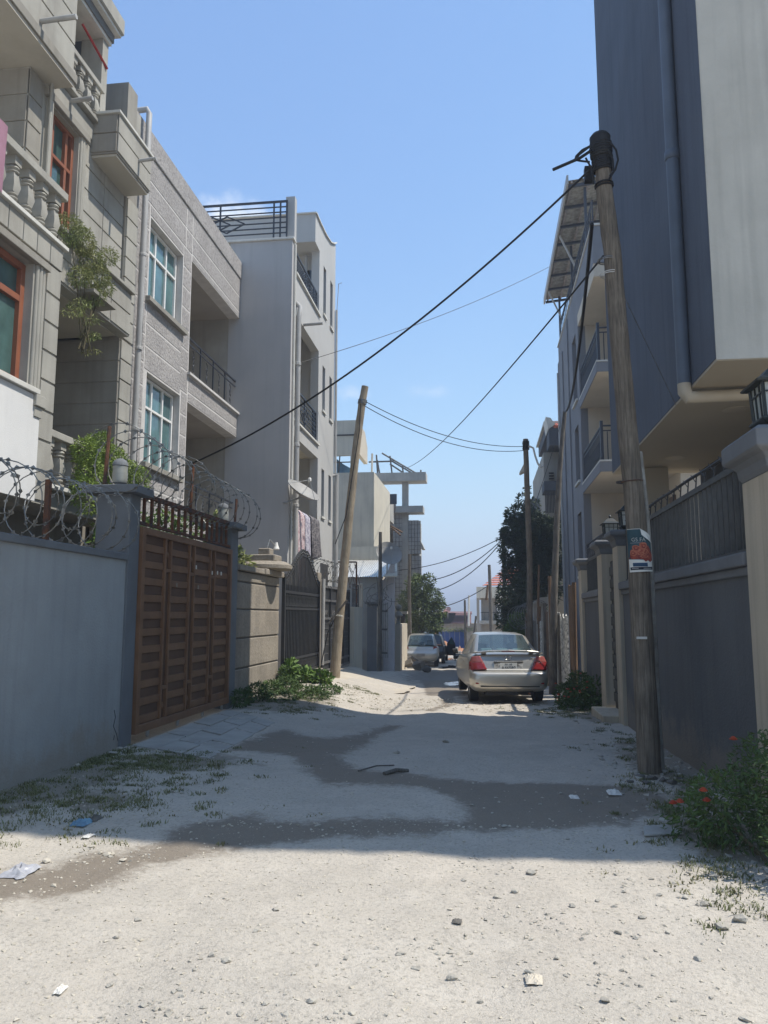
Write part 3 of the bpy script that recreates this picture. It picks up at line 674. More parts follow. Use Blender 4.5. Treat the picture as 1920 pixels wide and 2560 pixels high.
# projecting box balcony beside house B
m = MB(); m.box(-6.06, -5.62, 10.82, 12.02, 8.84, 9.5).build('box_balcony', 'concrete_dark', A)
blocks_x(A, -5.62, 10.82, 12.02, 8.86, 9.5, .32); blocks_y(A, 10.82, -6.05, -5.63, 8.86, 9.5, .32, 'concrete_dark')
B(-6.1, -5.57, 10.77, 12.06, 9.5, 9.545).build('coping', 'coping_light', A, bevel=.004)
B(-6.05, -5.64, 10.84, 12.0, 8.80, 8.838).build('box_soffit', 'soffit', A)
spout(A, -5.6, 11.55, 9.15, .3, .03)
B(-8.5, -6.10, 12.05, 12.42, 9.3, 11.0).build('roof_block', 'concrete_dark', A); B(-8, -6.25, 12.42, 12.9, 9.4, 10.9).build('roof_block', 'concrete_a', A)
# loggia between bay and house B: parapets, balusters, far block wall, column
B(-7.15, -5.85, 9.62, 11.85, 3.05, 3.3).build('loggia_slab', 'concrete_a', A, bevel=.006)
B(-6.0, -5.72, 9.62, 11.9, 3.3, 3.36).build('coping', 'coping_light', A, bevel=.006)
rep(baluster_mesh(.66), 'baluster', 'concrete_a', A, [(-5.9, 9.8 + k * .31, 3.36) for k in range(7)], smooth=True)
B(-6.02, -5.78, 9.62, 11.9, 4.02, 4.12).build('handrail', 'concrete_a', A, bevel=.008)
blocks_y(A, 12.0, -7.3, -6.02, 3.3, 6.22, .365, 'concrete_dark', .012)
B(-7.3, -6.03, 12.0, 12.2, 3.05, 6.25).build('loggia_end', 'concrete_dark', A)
B(-7.4, -7.3, 9.6, 12.0, 3.05, 6.25).build('loggia_back', 'interior', A)
B(-7.2, -7.1, 11.35, 11.55, 4.55, 4.95).build('wall_lamp', 'lantern_glass', A)
blocks_x(A, -6.02, 12.02, 12.42, 3.1, 6.25, .365, proud=.03, name='column_block'); B(-6.4, -6.03, 12.01, 12.43, 0, 9.35).build('column', 'concrete_dark', A)
blocks_x(A, -6.02, 12.02, 12.42, 6.27, 8.8, .365, proud=.03, name='column_block')
# solid parapet of the second floor loggia with plants
B(-6.05, -5.86, 9.70, 12.0, 6.26, 7.0).build('loggia_parapet', 'concrete_a', A); blocks_x(A, -5.86, 9.7, 12.0, 6.28, 7.0, .36, cuts=[10.5, 11.3])
B(-6.1, -5.78, 9.68, 12.02, 7.0, 7.06).build('coping', 'concrete_a', A, bevel=.008)
spout(A, -5.85, 10.3, 6.45, .22, .03)
MB().prism([(-5.85, 10.25, 6.29), (-5.55, 10.2, 6.28), (-5.55, 10.9, 6.28), (-5.85, 10.95, 6.29)], (0, 0, .05)).build('ledge_stone', 'concrete_dark', A)
MB().tube([at(206, 60, X=-6.1), at(268, 172, X=-6.0)], .022, 6).build('red_pole', 'rust', A)
MAT['red_paint'] = M('red_paint', (.36, .04, .03), (.3, .03, .03), 5, .6); bpy.data.objects['red_pole'].data.materials[0] = MAT['red_paint']
MB().tube([at(8, 312, X=-5.6), at(6, 480, X=-5.58)], .001, 3).build('cloth_hem', 'cloth_pink', A) if False else None
cl = MB(); npx = 6
for j in range(9):
    for i in range(npx):
        u = i / (npx - 1); v = j / 8; cl.v.append((XA + .06 + .02 * math.sin(u * 9 + v), 7.6 + u * .52, 7.5 - v * .86 - .02 * math.cos(u * 7)))
cl.f = [(j * npx + i, j * npx + i + 1, (j + 1) * npx + i + 1, (j + 1) * npx + i) for j in range(8) for i in range(npx - 1)]
cl.build('hanging_cloth', 'cloth_pink', None, smooth=True, label='pink cloth hung over the balustrade of the block house', cat='cloth')
# plants on the house A balconies
def plant(name, label, cat, blobs, n, size, m, seed, group=None, stems=None, **k):
    c = np.array(blobs)[:, :3].mean(0); zb = min(b[2] - b[5] for b in blobs)
    t = thing(name, label, cat, (c[0], c[1], zb), group=group)
    leaf_cloud(blobs, n, size, seed, **k).build('foliage', m, t)
    s = MB(); r = random.Random(seed)
    for b in (stems or blobs)[:8]:
        base = Vector((c[0] + r.uniform(-.1, .1), c[1] + r.uniform(-.1, .1), zb)); tip = Vector(b[:3]); s.tube([base, base.lerp(tip, .5) + Vector((r.uniform(-.05, .05), r.uniform(-.05, .05), .05)), tip], [.012, .009, .004], 5)
    s.build('stem', 'stem', t)
    return t
def px_blob(x, y, X, rpx, k=1.0, dx=.18):
    p = at(x, y, X=X); s = (p - CAM).length / FPX * rpx; return (p.x, p.y, p.z, dx, s * 1.1, s * k)
plant('hanging_fern', 'wispy asparagus fern spilling over the upper loggia parapet', 'plant', [px_blob(175, 575, -5.75, 35), px_blob(205, 600, -5.72, 32), px_blob(225, 650, -5.72, 30), px_blob(245, 690, -5.7, 26), px_blob(268, 640, -5.7, 20), px_blob(200, 690, -5.7, 22), px_blob(235, 740, -5.68, 20), px_blob(255, 720, -5.68, 18),
    px_blob(200, 760, -5.66, 12), px_blob(180, 780, -5.66, 10), px_blob(223, 800, -5.66, 9), px_blob(226, 840, -5.66, 9), px_blob(228, 878, -5.66, 6)], 7000, .055, 'leaf_yellow', 21, droop=.8, aspect=.2)
plant('potted_fern', 'bright green bushy fern filling the lower loggia balustrade', 'plant', [px_blob(215, 1130, -5.65, 36), px_blob(250, 1115, -5.65, 36), px_blob(285, 1150, -5.62, 34), px_blob(225, 1180, -5.6, 36), px_blob(265, 1170, -5.6, 36), px_blob(320, 1180, -5.6, 30), px_blob(345, 1190, -5.65, 24), px_blob(205, 1215, -5.6, 22), px_blob(205, 1250, -5.58, 14), px_blob(220, 1275, -5.58, 10), px_blob(350, 1215, -5.6, 18)],
      8500, .055, 'leaf_bright', 22, aspect=.3, droop=.35)

# ------------------------------------------------------------------ house B: rough grey render
Bh = thing('grey_rendered_house', 'rough grey rendered house with white barred windows and deep loggias', 'house', (-8, 16, 0))
XB = -6.3; BY0, BY1 = 12.44, 19.66
holes = [(13.62, 15.28, 7.68, 9.30), (13.72, 15.36, 4.48, 6.22), (15.78, 19.28, 6.80, 9.42), (15.78, 19.28, 3.62, 6.20), (13.7, 15.3, .9, 2.6)]
wall_holes_x(Bh, XB - .3, XB - .006, BY0, BY1, -.1, 10.9, holes, 'render_joint', 'wall')
B(-12, -7.9, BY0, BY1, -.1, 10.6).build('rear_block', 'interior', Bh); B(-7.9, XB - .3, BY0, BY1, 10.0, 10.6).build('roof_slab', 'concrete_dark', Bh)
B(-7.9, XB - .3, BY0, BY1, 9.42, 9.6).build('loggia_ceiling', 'interior', Bh); B(-7.9, XB - .3, BY0, BY1, 6.2, 6.6).build('loggia_floor', 'interior', Bh); B(-7.9, XB - .3, BY0, BY1, 3.2, 3.6).build('loggia_floor', 'interior', Bh)
B(-7.9, XB - .3, BY0, 12.6, 0, 9.4).build('side_wall', 'interior', Bh); B(-7.9, XB - .3, 15.45, 15.6, 0, 9.4).build('side_wall', 'interior', Bh); B(-7.9, XB - .3, 19.42, BY1, 0, 9.4).build('side_wall', 'interior', Bh)
def panels(y0, y1, zs, gap=.034):
    for a, b in zip(zs[:-1], zs[1:]): B(XB - .05, XB, y0 + gap * .6, y1 - gap * .6, a + gap / 2, b - gap / 2).build('render_panel', 'render_rough', Bh, bevel=.008)
panels(12.44, 15.42, [9.55, 10.0, 10.5]); panels(15.42, 15.78, [9.55, 10.0, 10.5]); panels(15.78, 19.3, [9.42, 9.58, 10.0, 10.5]); panels(19.3, 19.66, [9.55, 10.0, 10.5])
B(XB - .35, XB + .03, BY0, BY1 + .02, 10.5, 10.98).build('parapet', 'render_rough', Bh, bevel=.015)
panels(12.44, 13.58, [3.0, 3.45, 3.9, 4.4, 4.9, 5.4, 5.9, 6.35, 6.9, 7.5, 8.0, 8.5, 9.0, 9.55]); panels(13.58, 15.36, [6.24, 6.7, 7.15, 7.62]); panels(13.58, 15.3, [9.32, 9.55]); panels(13.66, 15.4, [3.0, 3.5, 4.0, 4.42])
panels(15.3, 15.76, [6.35, 6.85, 7.3, 7.75, 8.2, 8.65, 9.1, 9.55]); panels(15.4, 15.76, [3.0, 3.6, 4.05, 4.5, 4.95, 5.4, 5.85, 6.35])
panels(15.78, 19.3, [6.2, 6.42]); panels(15.78, 19.3, [6.42, 6.79]); panels(15.78, 19.3, [3.0, 3.6]); panels(19.3, 19.66, [3.0, 3.7, 4.4, 5.1, 5.8, 6.5, 7.2, 7.9, 8.6, 9.3])
window_x(Bh, XB - .2, 13.64, 15.26, 7.70, 9.28, 'window_white', 'glass_blue', (.35, .68), (.66,), .05, .06); B(XB - .2, XB + .1, 13.5, 15.42, 7.56, 7.66).build('window_sill', 'concrete_dark', Bh, bevel=.006)
window_x(Bh, XB - .2, 13.74, 15.34, 4.50, 6.20, 'window_white', 'glass_blue', (.35, .68), (.66,), .05, .06); B(XB - .2, XB + .1, 13.6, 15.48, 4.36, 4.46).build('window_sill', 'concrete_dark', Bh, bevel=.006)
for z0, z1 in ((6.6, 9.42), (3.6, 6.2)):
    for zz in (z0 + .55, z0 + 1.3, z0 + 2.05):
        MB().box(-7.6, XB - .32, 19.40, 19.42, zz, zz + .06).box(-7.9, -7.88, 16.4, 19.4, zz, zz + .06).build('wall_band', 'render_joint', Bh)
    B(-7.89, -7.86, 16.9, 18.3, z0, z0 + 2.1).build('inner_door', 'stair_dark', Bh)
def railing_x(parent, X, y0, y1, z0, z1, nb, m='metal_dark', rails=2, ornament=True, r=.016):
    rl = MB(); rl.box(X - .02, X + .02, y0, y1, z1 - .035, z1)
    if rails > 1: rl.box(X - .014, X + .014, y0, y1, z1 - .17, z1 - .145)
    rl.box(X - .014, X + .014, y0, y1, z0 + .05, z0 + .075); o = rl.build('railing', m, parent)
    for k in range(nb + 1):
        y = lerp(y0 + .02, y1 - .02, k / nb); B(X - r, X + r, y - r, y + r, z0, z1 - .04).build('bar', m, o)
        if ornament and k < nb:
            q = lerp(y0 + .02, y1 - .02, (k + .5) / nb); mm = MB()
            mm.tube([(X, q + .05 * math.sin(j * 1.9), lerp(z0 + .15, z1 - .22, j / 9)) for j in range(10)], .009, 5)
            for j in (2, 4, 6): mm.tube([(X, q + .04 * math.cos(a_) * (1 if j % 2 else -1), lerp(z0 + .15, z1 - .22, j / 9) + .05 * math.sin(a_)) for a_ in np.linspace(0, 4.4, 7)], .008, 5)
            mm.build('scroll', m, o)
    return o
railing_x(Bh, XB - .08, 15.8, 19.26, 6.82, 7.72, 4); railing_x(Bh, XB - .08, 15.8, 19.26, 3.62, 4.5, 4)
B(XB - .02, XB + .07, 15.7, 19.36, 6.795, 6.85).build('coping', 'render_joint', Bh)
MB().tube([(XB - .3, 13.0, 11.12), (XB + .12, 13.0, 11.14), (XB + .16, 13.0, 11.05), (XB + .14, 13.02, 8), (XB + .10, 13.05, 3)], .055, 10).build('downpipe', 'pipe_grey', Bh, smooth=True)
for zz in (10.0, 8.2, 6.4, 4.9): MB().lathe((XB + .14, 13.02, zz), [(.06, 0), (.066, .01), (.066, .05), (.06, .06)], 10).build('pipe_clip', 'pipe_grey', Bh)
MB().tube([(XB, 19.42, 8.75), (XB + .1, 19.45, 8.78), (XB + .13, 19.45, 8.65), (XB + .13, 19.45, 2)], .045, 8).build('downpipe', 'pipe_grey', Bh, smooth=True)
MB().tube([(XB + .03, 19.3, 9.2), (XB + .05, 19.3, 2.5)], .018, 6).build('downpipe', 'coping_light', Bh, smooth=True)
mm = MB()
for k in range(4): mm.tube([(XB + .03 + .01 * k, 13.2 + .03 * k + .05 * noise.noise((z * .8, k, 1)), z) for z in np.linspace(10.4, 3.2, 22)], .006, 4)
mm.build('loose_wire', 'cable', Bh)

# ------------------------------------------------------------------ house C: pale painted block with narrow windows
Ch = thing('pale_painted_house', 'tall pale grey painted house with slit windows and roof railing', 'house', (-7, 22, 0))
XC, CY0, CY1 = -4.9, 19.2, 25.25
ho = [(19.62, 22.62, 10.82, 12.9), (19.62, 22.66, 6.76, 9.66), (19.62, 22.7, 3.55, 6.32)]
slits = [(y0, y0 + .42, z0, z1) for y0 in (23.25, 24.36) for z0, z1 in ((11.12, 12.72), (7.98, 9.42), (4.64, 6.12))]
wall_holes_x(Ch, XC - .25, XC, CY0 + .2, CY1, -.2, 12.9, ho + slits, 'paint_c', 'street_wall')
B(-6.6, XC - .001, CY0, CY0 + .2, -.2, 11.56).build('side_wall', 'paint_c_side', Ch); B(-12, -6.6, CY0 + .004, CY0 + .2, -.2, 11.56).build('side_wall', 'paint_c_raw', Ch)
B(-12.05, XC + .05, CY0 - .05, CY0 + .25, 11.56, 11.62).build('coping', 'coping_light', Ch, bevel=.008)
B(-12, -6.6, CY0 + .2, CY1, 10.4, 10.78).build('roof_terrace', 'soffit', Ch)
for zz in (10.42, 6.36, 3.2): B(-6.6, XC - .25, CY0 + .2, 22.9, zz, zz + .36).build('balcony_slab', 'cream_dim', Ch)
B(-12, -6.6, CY0 + .2, 22.9, 0, 10.4).build('balcony_back', 'paint_c', Ch); B(-12, XC - .25, 22.9, CY1, -.2, 12.9).build('main_block', 'paint_c', Ch)
B(-5.6, -5.2, 22.88, 22.9, 10.8, 12.4).build('terrace_door', 'glass_dark', Ch); MB().tube([(-5.35, 22.7, 10.8), (-5.35, 22.7, 12.8)], .05, 8).build('downpipe', 'pipe_grey', Ch)
for (y0, y1, z0, z1) in slits:
    wd = B(XC - .14, XC - .10, y0, y1, z0, z1).build('slit_window', 'glass_dark', Ch)
    B(XC - .1, XC + .05, y0 - .05, y1 + .05, z0 - .07, z0 - .005).build('sill', 'coping_light', wd)
# raised roof block with curved parapet
prof = [(22.0, 12.9), (25.25, 12.9), (25.25, 14.45), (24.9, 14.25), (24.3, 14.0), (23.5, 13.86), (22.6, 13.80), (22.0, 13.80)]
MB().prism([(-11, y, z) for y, z in prof], (11 + XC + .0 - .003, 0, 0)).build('roof_block', 'paint_c', Ch)
m = MB()
for (a, b) in zip(prof[2:-1], prof[3:]): m.beam((XC, a[0], a[1] + .02), (XC, b[0], b[1] + .02), .1, .04)
m.beam((-9, 22.0, 13.82), (XC + .03, 22.0, 13.82), .1, .04); m.build('roof_coping', 'coping_light', Ch)
def railing_c(y0, y1, z0, z1, X, parent):
    m = MB(); m.box(X - .025, X + .025, y0, y1, z1 - .045, z1)
    for k in range(7): z = lerp(z0 + .04, z1 - .16, k / 6); m.box(X - .012, X + .012, y0, y1, z - .012, z + .012)
    ym = (y0 + y1) / 2; zc = (z0 + z1) / 2
    for dy in (-.14, .14): 
        pts = [(X + .012, ym + dy - .4, zc), (X + .012, ym + dy, zc + .24), (X + .012, ym + dy + .4, zc), (X + .012, ym + dy, zc - .24)]
        for i in range(4): m.beam(pts[i], pts[(i + 1) % 4], .02, .024, (1, 0, 0))
    o = m.build('railing', 'metal_dark', parent)
    for y in (y0, ym, y1 - .42, y1 - .22, y1): B(X - .02, X + .02, y - .02, y + .02, z0, z1 - .046).build('bar', 'metal_dark', o)
railing_c(19.62, 22.6, 6.76, 7.72, XC - .06, Ch); railing_c(19.62, 22.55, 10.82, 11.5, XC - .06, Ch); railing_c(19.62, 22.6, 3.55, 4.4, XC - .06, Ch)
for zz in (6.72, 10.78): B(XC - .05, XC + .06, 19.55, 22.72, zz - .02, zz + .035).build('coping', 'coping_light', Ch)
# roof railing, facing the camera
rr = thing('roof_railing', 'dark steel roof railing with crossed diamonds on the pale house', 'railing', (-6.5, 19.3, 11.62))
m = MB(); x0, x1, z0, z1, yv = -9.2, -5.07, 11.62, 12.74, 19.3
m.box(x0, x1, yv - .025, yv + .025, z1 - .05, z1)
for k in range(7): z = lerp(z0 + .05, z1 - .18, k / 6); m.box(x0, x1, yv - .014, yv + .014, z - .014, z + .014)
m.build('rail', 'metal_dark', rr)
for cx in (-6.95, -8.6):
    m = MB()
    for dx in (-.2, .2):
        pts = [(cx + dx - .5, yv - .03, 12.12), (cx + dx, yv - .03, 12.36), (cx + dx + .5, yv - .03, 12.12), (cx + dx, yv - .03, 11.88)]
        for i in range(4): m.beam(pts[i], pts[(i + 1) % 4], .03, .03, (0, 1, 0))
    m.build('diamond', 'metal_dark', rr)
for x in (-8.6, -6.95, -5.45, -5.27, -5.09): B(x - .02, x + .02, yv - .02, yv + .02, z0, z1 - .05).build('post', 'metal_dark', rr)
MB().tube([(XC - .15, 19.75, 9.95), (XC + .02, 19.72, 9.98), (XC + .12, 19.68, 9.85), (XC + .1, 19.62, 9.5), (XC + .1, 19.6, 3.0), (XC + .1, 19.6, .2)], .07, 10).build('downpipe', 'pipe_grey', Ch, smooth=True)
MB().tube([(XC + .04, 19.4, 11.5), (XC + .04, 19.4, .3)], .03, 8).build('downpipe', 'coping_light', Ch, smooth=True)
for zz in (8.2, 6.0, 4.4): MB().lathe((XC + .1, 19.6, zz), [(.075, 0), (.085, .01), (.085, .08), (.075, .09)], 10).build('pipe_clip', 'pipe_grey', Ch)
MB().tube([(XC + .06, 25.2, 12.0), (XC + .06, 25.2, 6.3)], .04, 8).build('downpipe', 'pipe_grey', Ch, smooth=True)
MB().tube([(XC - .1, 25.15, 6.2), (XC + .12, 25.2, 6.25), (XC + .1, 25.2, 5.9), (XC + .1, 25.2, .5)], .075, 8).build('downpipe', 'pipe_grey', Ch, smooth=True)
MB().tube([(XC + .05, 25.3, 12), (XC + .1, 25.32, 13.0), (XC + .22, 25.3, 13.02)], .012, 5).build('antenna', 'pipe_grey', Ch)
spout(Ch, XC, 20.6, 9.72, .55, .045)
# satellite dish on the balcony and the hung blankets
def dish(name, label, c, rad, normal, m, group=None, pole=None):
    c = Vector(c); nrm = Vector(normal).normalized(); t = thing(name, label, 'dish', c, group=group)
    u = nrm.cross(Vector((0, 0, 1))).normalized(); v = u.cross(nrm); mb = MB(); n = 24; rings = 6
    for side in (0, 1):
        for j in range(rings + 1):
            r = rad * j / rings
            for k in range(n):
                a = 2 * PI * k / n; mb.v.append(c + (u * math.cos(a) + v * math.sin(a)) * r + nrm * (.32 * rad * (j / rings) ** 2 - (.012 if side else 0)))
        b = side * (rings + 1) * n
        mb.f += [(b + j * n + k, b + j * n + (k + 1) % n, b + (j + 1) * n + (k + 1) % n, b + (j + 1) * n + k) for j in range(rings) for k in range(n)]
    b = (rings + 1) * n; mb.f += [(rings * n + k, rings * n + (k + 1) % n, b + rings * n + (k + 1) % n, b + rings * n + k) for k in range(n)]
    mb.build('reflector', m, t, smooth=True)
    tip = c + nrm * rad * .95; a_ = MB()
    for k in (0, 8, 16): aa = 2 * PI * k / n + .5; a_.tube([c + (u * math.cos(aa) + v * math.sin(aa)) * rad * .97 + nrm * .3 * rad, tip], .008, 5)
    a_.build('feed_arm', 'steel', t); MB().lathe(tip - Vector((0, 0, .04)), [(.03, 0), (.045, .02), (.045, .08), (.03, .1)], 8).build('receiver', 'lampwhite', t)
    if pole: MB().tube([c - nrm * .02, c - nrm * .12, Vector(pole)], .025, 6).build('mast', 'steel', t)
    return t
p = at(752, 1236, X=-4.55); dish('satellite_dish', 'grey satellite dish tilted above the hung blankets on the pale house', p, .46, (.55, -.25, .75), 'dish_grey', pole=(-4.95, p.y - .2, 4.4))
def blanket(name, label, y0, y1, z0, z1, X, m, seed, slant=0):
    mb = MB(); nu, nv = 26, 20
    for j in range(nv + 1):
        for i in range(nu + 1):
            u, v = i / nu, j / nv
            y = lerp(y0, y1, u) + .03 * math.sin(v * 4 + seed); x = X + .035 * math.sin(u * 24 + seed) * (.35 + v) + .05 * v; z = lerp(z1, z0 + slant * u + .05 * noise.noise((u * 5, seed, 0)), v)
            if v < .06: x -= .1 * (1 - v / .06)
            mb.v.append((x, y, z))
    mb.f = [(j * (nu + 1) + i, j * (nu + 1) + i + 1, (j + 1) * (nu + 1) + i + 1, (j + 1) * (nu + 1) + i) for j in range(nv) for i in range(nu)]
    o = mb.build(name, m, None, smooth=True, label=label, cat='blanket', group='blankets hung on the balcony of the pale house')
    s = o.modifiers.new('thick', 'SOLIDIFY'); s.thickness = .012
def cloth_mat(name, a, b, sc_):
    m = bpy.data.materials.new(name); m.use_nodes = True; N, L = m.node_tree.nodes, m.node_tree.links; bs = N['Principled BSDF']; bs.inputs['Roughness'].default_value = .95
    g = N.new('ShaderNodeNewGeometry'); v = N.new('ShaderNodeTexNoise'); v.inputs['Scale'].default_value = sc_; v.inputs['Distortion'].default_value = 1.5; L.new(g.outputs['Position'], v.inputs['Vector'])
    r = N.new('ShaderNodeValToRGB'); r.color_ramp.elements[0].position = .45; r.color_ramp.elements[1].position = .55; r.color_ramp.elements[0].color = (*a, 1); r.color_ramp.elements[1].color = (*b, 1)
    L.new(v.outputs[0], r.inputs[0]); L.new(r.outputs[0], bs.inputs['Base Color']); MAT[name] = m
cloth_mat('cloth_rose', (.42, .27, .28), (.58, .50, .50), 14); cloth_mat('cloth_violet', (.27, .25, .31), (.5, .47, .5), 9); cloth_mat('cloth_dark', (.06, .055, .06), (.22, .20, .20), 12)
blanket('blanket', 'rose patterned blanket, nearest of those hung on the balcony', 19.72, 20.6, 2.45, 4.42, XC + .09, 'cloth_rose', 1)
blanket('blanket', 'pale violet striped blanket hung between the rose and the dark one', 20.62, 21.25, 2.5, 4.42, XC + .09, 'cloth_violet', 2)
blanket('blanket', 'dark speckled blanket, farthest of those hung on the balcony', 21.3, 22.3, 3.15, 4.42, XC + .13, 'cloth_dark', 3, .15)
# ------------------------------------------------------------------ tan stone wall with finial, arched iron gate, black sheet gate
S = thing('stone_wall', 'tan block wall with coping between brown gate and arched iron gate', 'wall', (XL, 15, 0))
B(XL - .25, XL - .02, 13.5, 16.5, -.1, 2.42).build('wall_body', 'stone_dark', S)
zs = [.12, .66, 1.2, 1.72, 2.22, 2.42]
for a, b in zip(zs[:-1], zs[1:]): B(XL - .1, XL + .005, 13.5, 16.5, a + .014, b - .014).build('stone_block', 'stone_tan', S, bevel=.012)
B(XL - .1, XL + .005, 13.5, 16.5, -.2, .10).build('plinth', 'stone_tan', S)
B(XL - .3, XL + .08, 13.5, 15.1, 2.42, 2.52).build('coping', 'stone_tan', S, bevel=.01)
B(XL - .36, XL + .1, 15.1, 16.56, 2.42, 2.54).build('pier_cap', 'stone_tan', S, bevel=.015)
m = MB(); m.lathe((XL - .13, 15.85, 2.54), [(.50, 0), (.56, .03), (.56, .10), (.42, .18)], 20).build('finial_base', 'stone_tan', S, smooth=True)
B(XL - .4, XL + .14, 15.55, 16.15, 2.72, 2.86).build('finial_step', 'stone_tan', S, bevel=.02); B(XL - .25, XL, 15.7, 16.0, 2.86, 3.0).build('finial_step', 'stone_tan', S, bevel=.02)
l = thing('spotlight', 'small white spotlight fixed on top of the stone finial', 'lamp', (XL - .05, 16.0, 3.0))
MB().tube([(XL - .12, 15.9, 3.0), (XL - .08, 15.95, 3.2), (XL - .02, 16.15, 3.1)], .014, 6).build('arm', 'steel', l); MB().lathe((XL, 16.2, 3.0), [(.06, 0), (.07, .02), (.04, .10), (.03, .16)], 10).build('lamp_head', 'lampwhite', l, smooth=True)
B(XL - .25, XL + .04, 20.3, 20.75, -.1, 2.75).build('gate_post', 'stone_tan', None, bevel=.01, label='tan stone post between the arched iron gate and the black gate', cat='pillar')
MB().tube([(XL + .06, 20.85, .3), (XL + .08, 20.85, 2.6)], .05, 8).build('wall_pipe', 'pipe_grey', None, smooth=True, label='grey pipe standing beside the post left of the black gate', cat='pipe')
# arched gate of iron bars
ig = thing('arched_gate', 'dark iron bar gate with double arched top', 'gate', (XL, 18.4, .2))
IX, iy0, iy1 = XL + .08, 16.6, 20.25
def arch(y):
    u = (y - iy0) / (iy1 - iy0); c_ = .54
    v = u / c_ if u < c_ else (1 - u) / (1 - c_)
    return 2.35 + .72 * (sstep(0, 1, v) ** .8) - (.05 * math.exp(-((u - c_) / .03) ** 2))
fr = MB()
for dz, wd in ((0, .045), (.13, .045)):
    pts = [(IX, y, arch(y) + dz) for y in np.linspace(iy0 + .05, iy1 - .05, 26)]
    for a, b in zip(pts[:-1], pts[1:]): fr.beam(a, b, .035, wd, (1, 0, 0))
fr.build('arch_frame', 'metal_black', ig)
rep(MB().lathe((0, 0, 0), [(.01, -.045), (.035, 0), (.01, .045)], 6), 'bead', 'metal_black', ig, [(IX, y, arch(y) + .065) for y in np.linspace(iy0 + .1, iy1 - .1, 30)])
for z, h in ((.28, .05), (.62, .05), (1.74, .05), (2.1, .06)): B(IX - .02, IX + .02, iy0, iy1, z, z + h).build('cross_rail', 'metal_black', ig)
for y in (iy0, iy1): B(IX - .035, IX + .035, y - .04, y + .04, .15, 2.5).build('stile', 'metal_black', ig)
for k in range(25):
    y = lerp(iy0 + .14, iy1 - .14, k / 24); MB().tube([(IX, y, .3), (IX, y, arch(y))], .016, 6).build('bar', 'metal_black', ig)
for k in range(24):
    y = lerp(iy0 + .14, iy1 - .14, (k + .5) / 24); mm = MB()
    mm.tube([(IX, y + .045 * math.sin(a), 1.94 + .12 * math.cos(a)) for a in np.linspace(0, 5.2, 9)], .011, 5); mm.tube([(IX, y + .04 * math.sin(a), .46 + .11 * math.cos(a)) for a in np.linspace(0, 5.2, 9)], .011, 5); mm.build('scroll', 'metal_black', ig)
B(IX - .06, IX - .045, iy0 + .05, iy1 - .05, .3, 2.3).build('backing_sheet', 'ink', ig)  # black sheet added behind the open bars in place of the shaded interior
# black sheet gate
bgt = thing('sheet_gate', 'black sheet metal gate behind the leaning pale pole', 'gate', (XL, 23, 0))
B(XL - .02, XL, 21.0, 25.3, .08, 2.45).build('sheet', 'metal_black', bgt)
for y in (20.98, 22.05, 23.1, 24.2, 25.25): B(XL + .001, XL + .05, y, y + .06, .08, 2.45).build('stile', 'metal_black', bgt)
for z in (.08, .3, 1.5, 2.0, 2.38): B(XL + .002, XL + .045, 21.04, 25.25, z, z + .06).build('cross_rail', 'bar_grey', bgt)
for i in range(4):
    for z in (.55, .8, .95, 1.1, 1.25): B(XL + .001, XL + .018, 21.12 + i * 1.06, 21.95 + i * 1.06, z, z + .02).build('rib', 'bar_grey', bgt)
    mm = MB(); yc = 21.55 + i * 1.06
    mm.tube([(XL + .02, yc - .2, 1.62), (XL + .02, yc - .1, 1.75), (XL + .02, yc, 1.62), (XL + .02, yc + .1, 1.75), (XL + .02, yc + .2, 1.62)], .012, 5).build('ornament', 'bar_grey', bgt)
mm = MB()
for k in range(9): mm.tube([(XL - .05, 21.05 + k * .12, 2.45), (XL - .05, 21.05 + k * .12, 3.05)], .014, 5)
mm.build('top_bar', 'bar_grey', bgt)
t = thing('razor_wire', 'tangle of rusty razor wire above the black sheet gate', 'razor wire', (XL, 22.5, 2.5), group='razor wire on the left side')
wire_mesh(helix((XL - .1, 20.6, 2.85), (XL - .1, 25, 2.95), .3, 9, 31, 18), .007, .03).build('coil', 'razor', t)
t = thing('wire_cage_frame', 'brown steel frame with wire mesh behind the leaning pale pole', 'frame', (-4.5, 26, 2.5))
a_, b_, c_, d_ = [at(x, y, Y=26.2) for x, y in ((872, 1405), (891, 1405), (891, 1560), (840, 1405))]
for q, r_ in ((d_, b_), (b_, c_)): MB().beam(q, r_, .05, .05).build('bar', 'rust', t)
mm = MB()
for k in range(9): mm.tube([lerp(d_, b_, k / 8), lerp(d_, b_, k / 8) + Vector((.25 if k % 2 else -.25, 0, -.9))], .008, 4)
mm.build('mesh', 'rust', t)
# concrete ramp in front of the two gates
rp = MB(); rx = np.linspace(XL + .03, -1.9, 12); ry = np.linspace(18.2, 25.4, 18)
edge = lambda y: -1.95 - 1.0 * sstep(22.5, 25.2, y) - .9 * sstep(19.6, 18.2, y) + .12 * noise.noise((y * 1.3, 0, 2))
for y in ry:
    for k in range(12):
        x = lerp(XL + .03, edge(y), k / 11); rp.v.append((x, y, lerp(.10 - .02 * (y - 19), G(-2.2, y) - .02, sstep(0, 1, k / 11)) + .012))
rp.f = [(j * 12 + i, j * 12 + i + 1, (j + 1) * 12 + i + 1, (j + 1) * 12 + i) for j in range(17) for i in range(11)]
RAMP = rp.build('concrete_ramp', 'ramp', smooth=True, kind='structure')
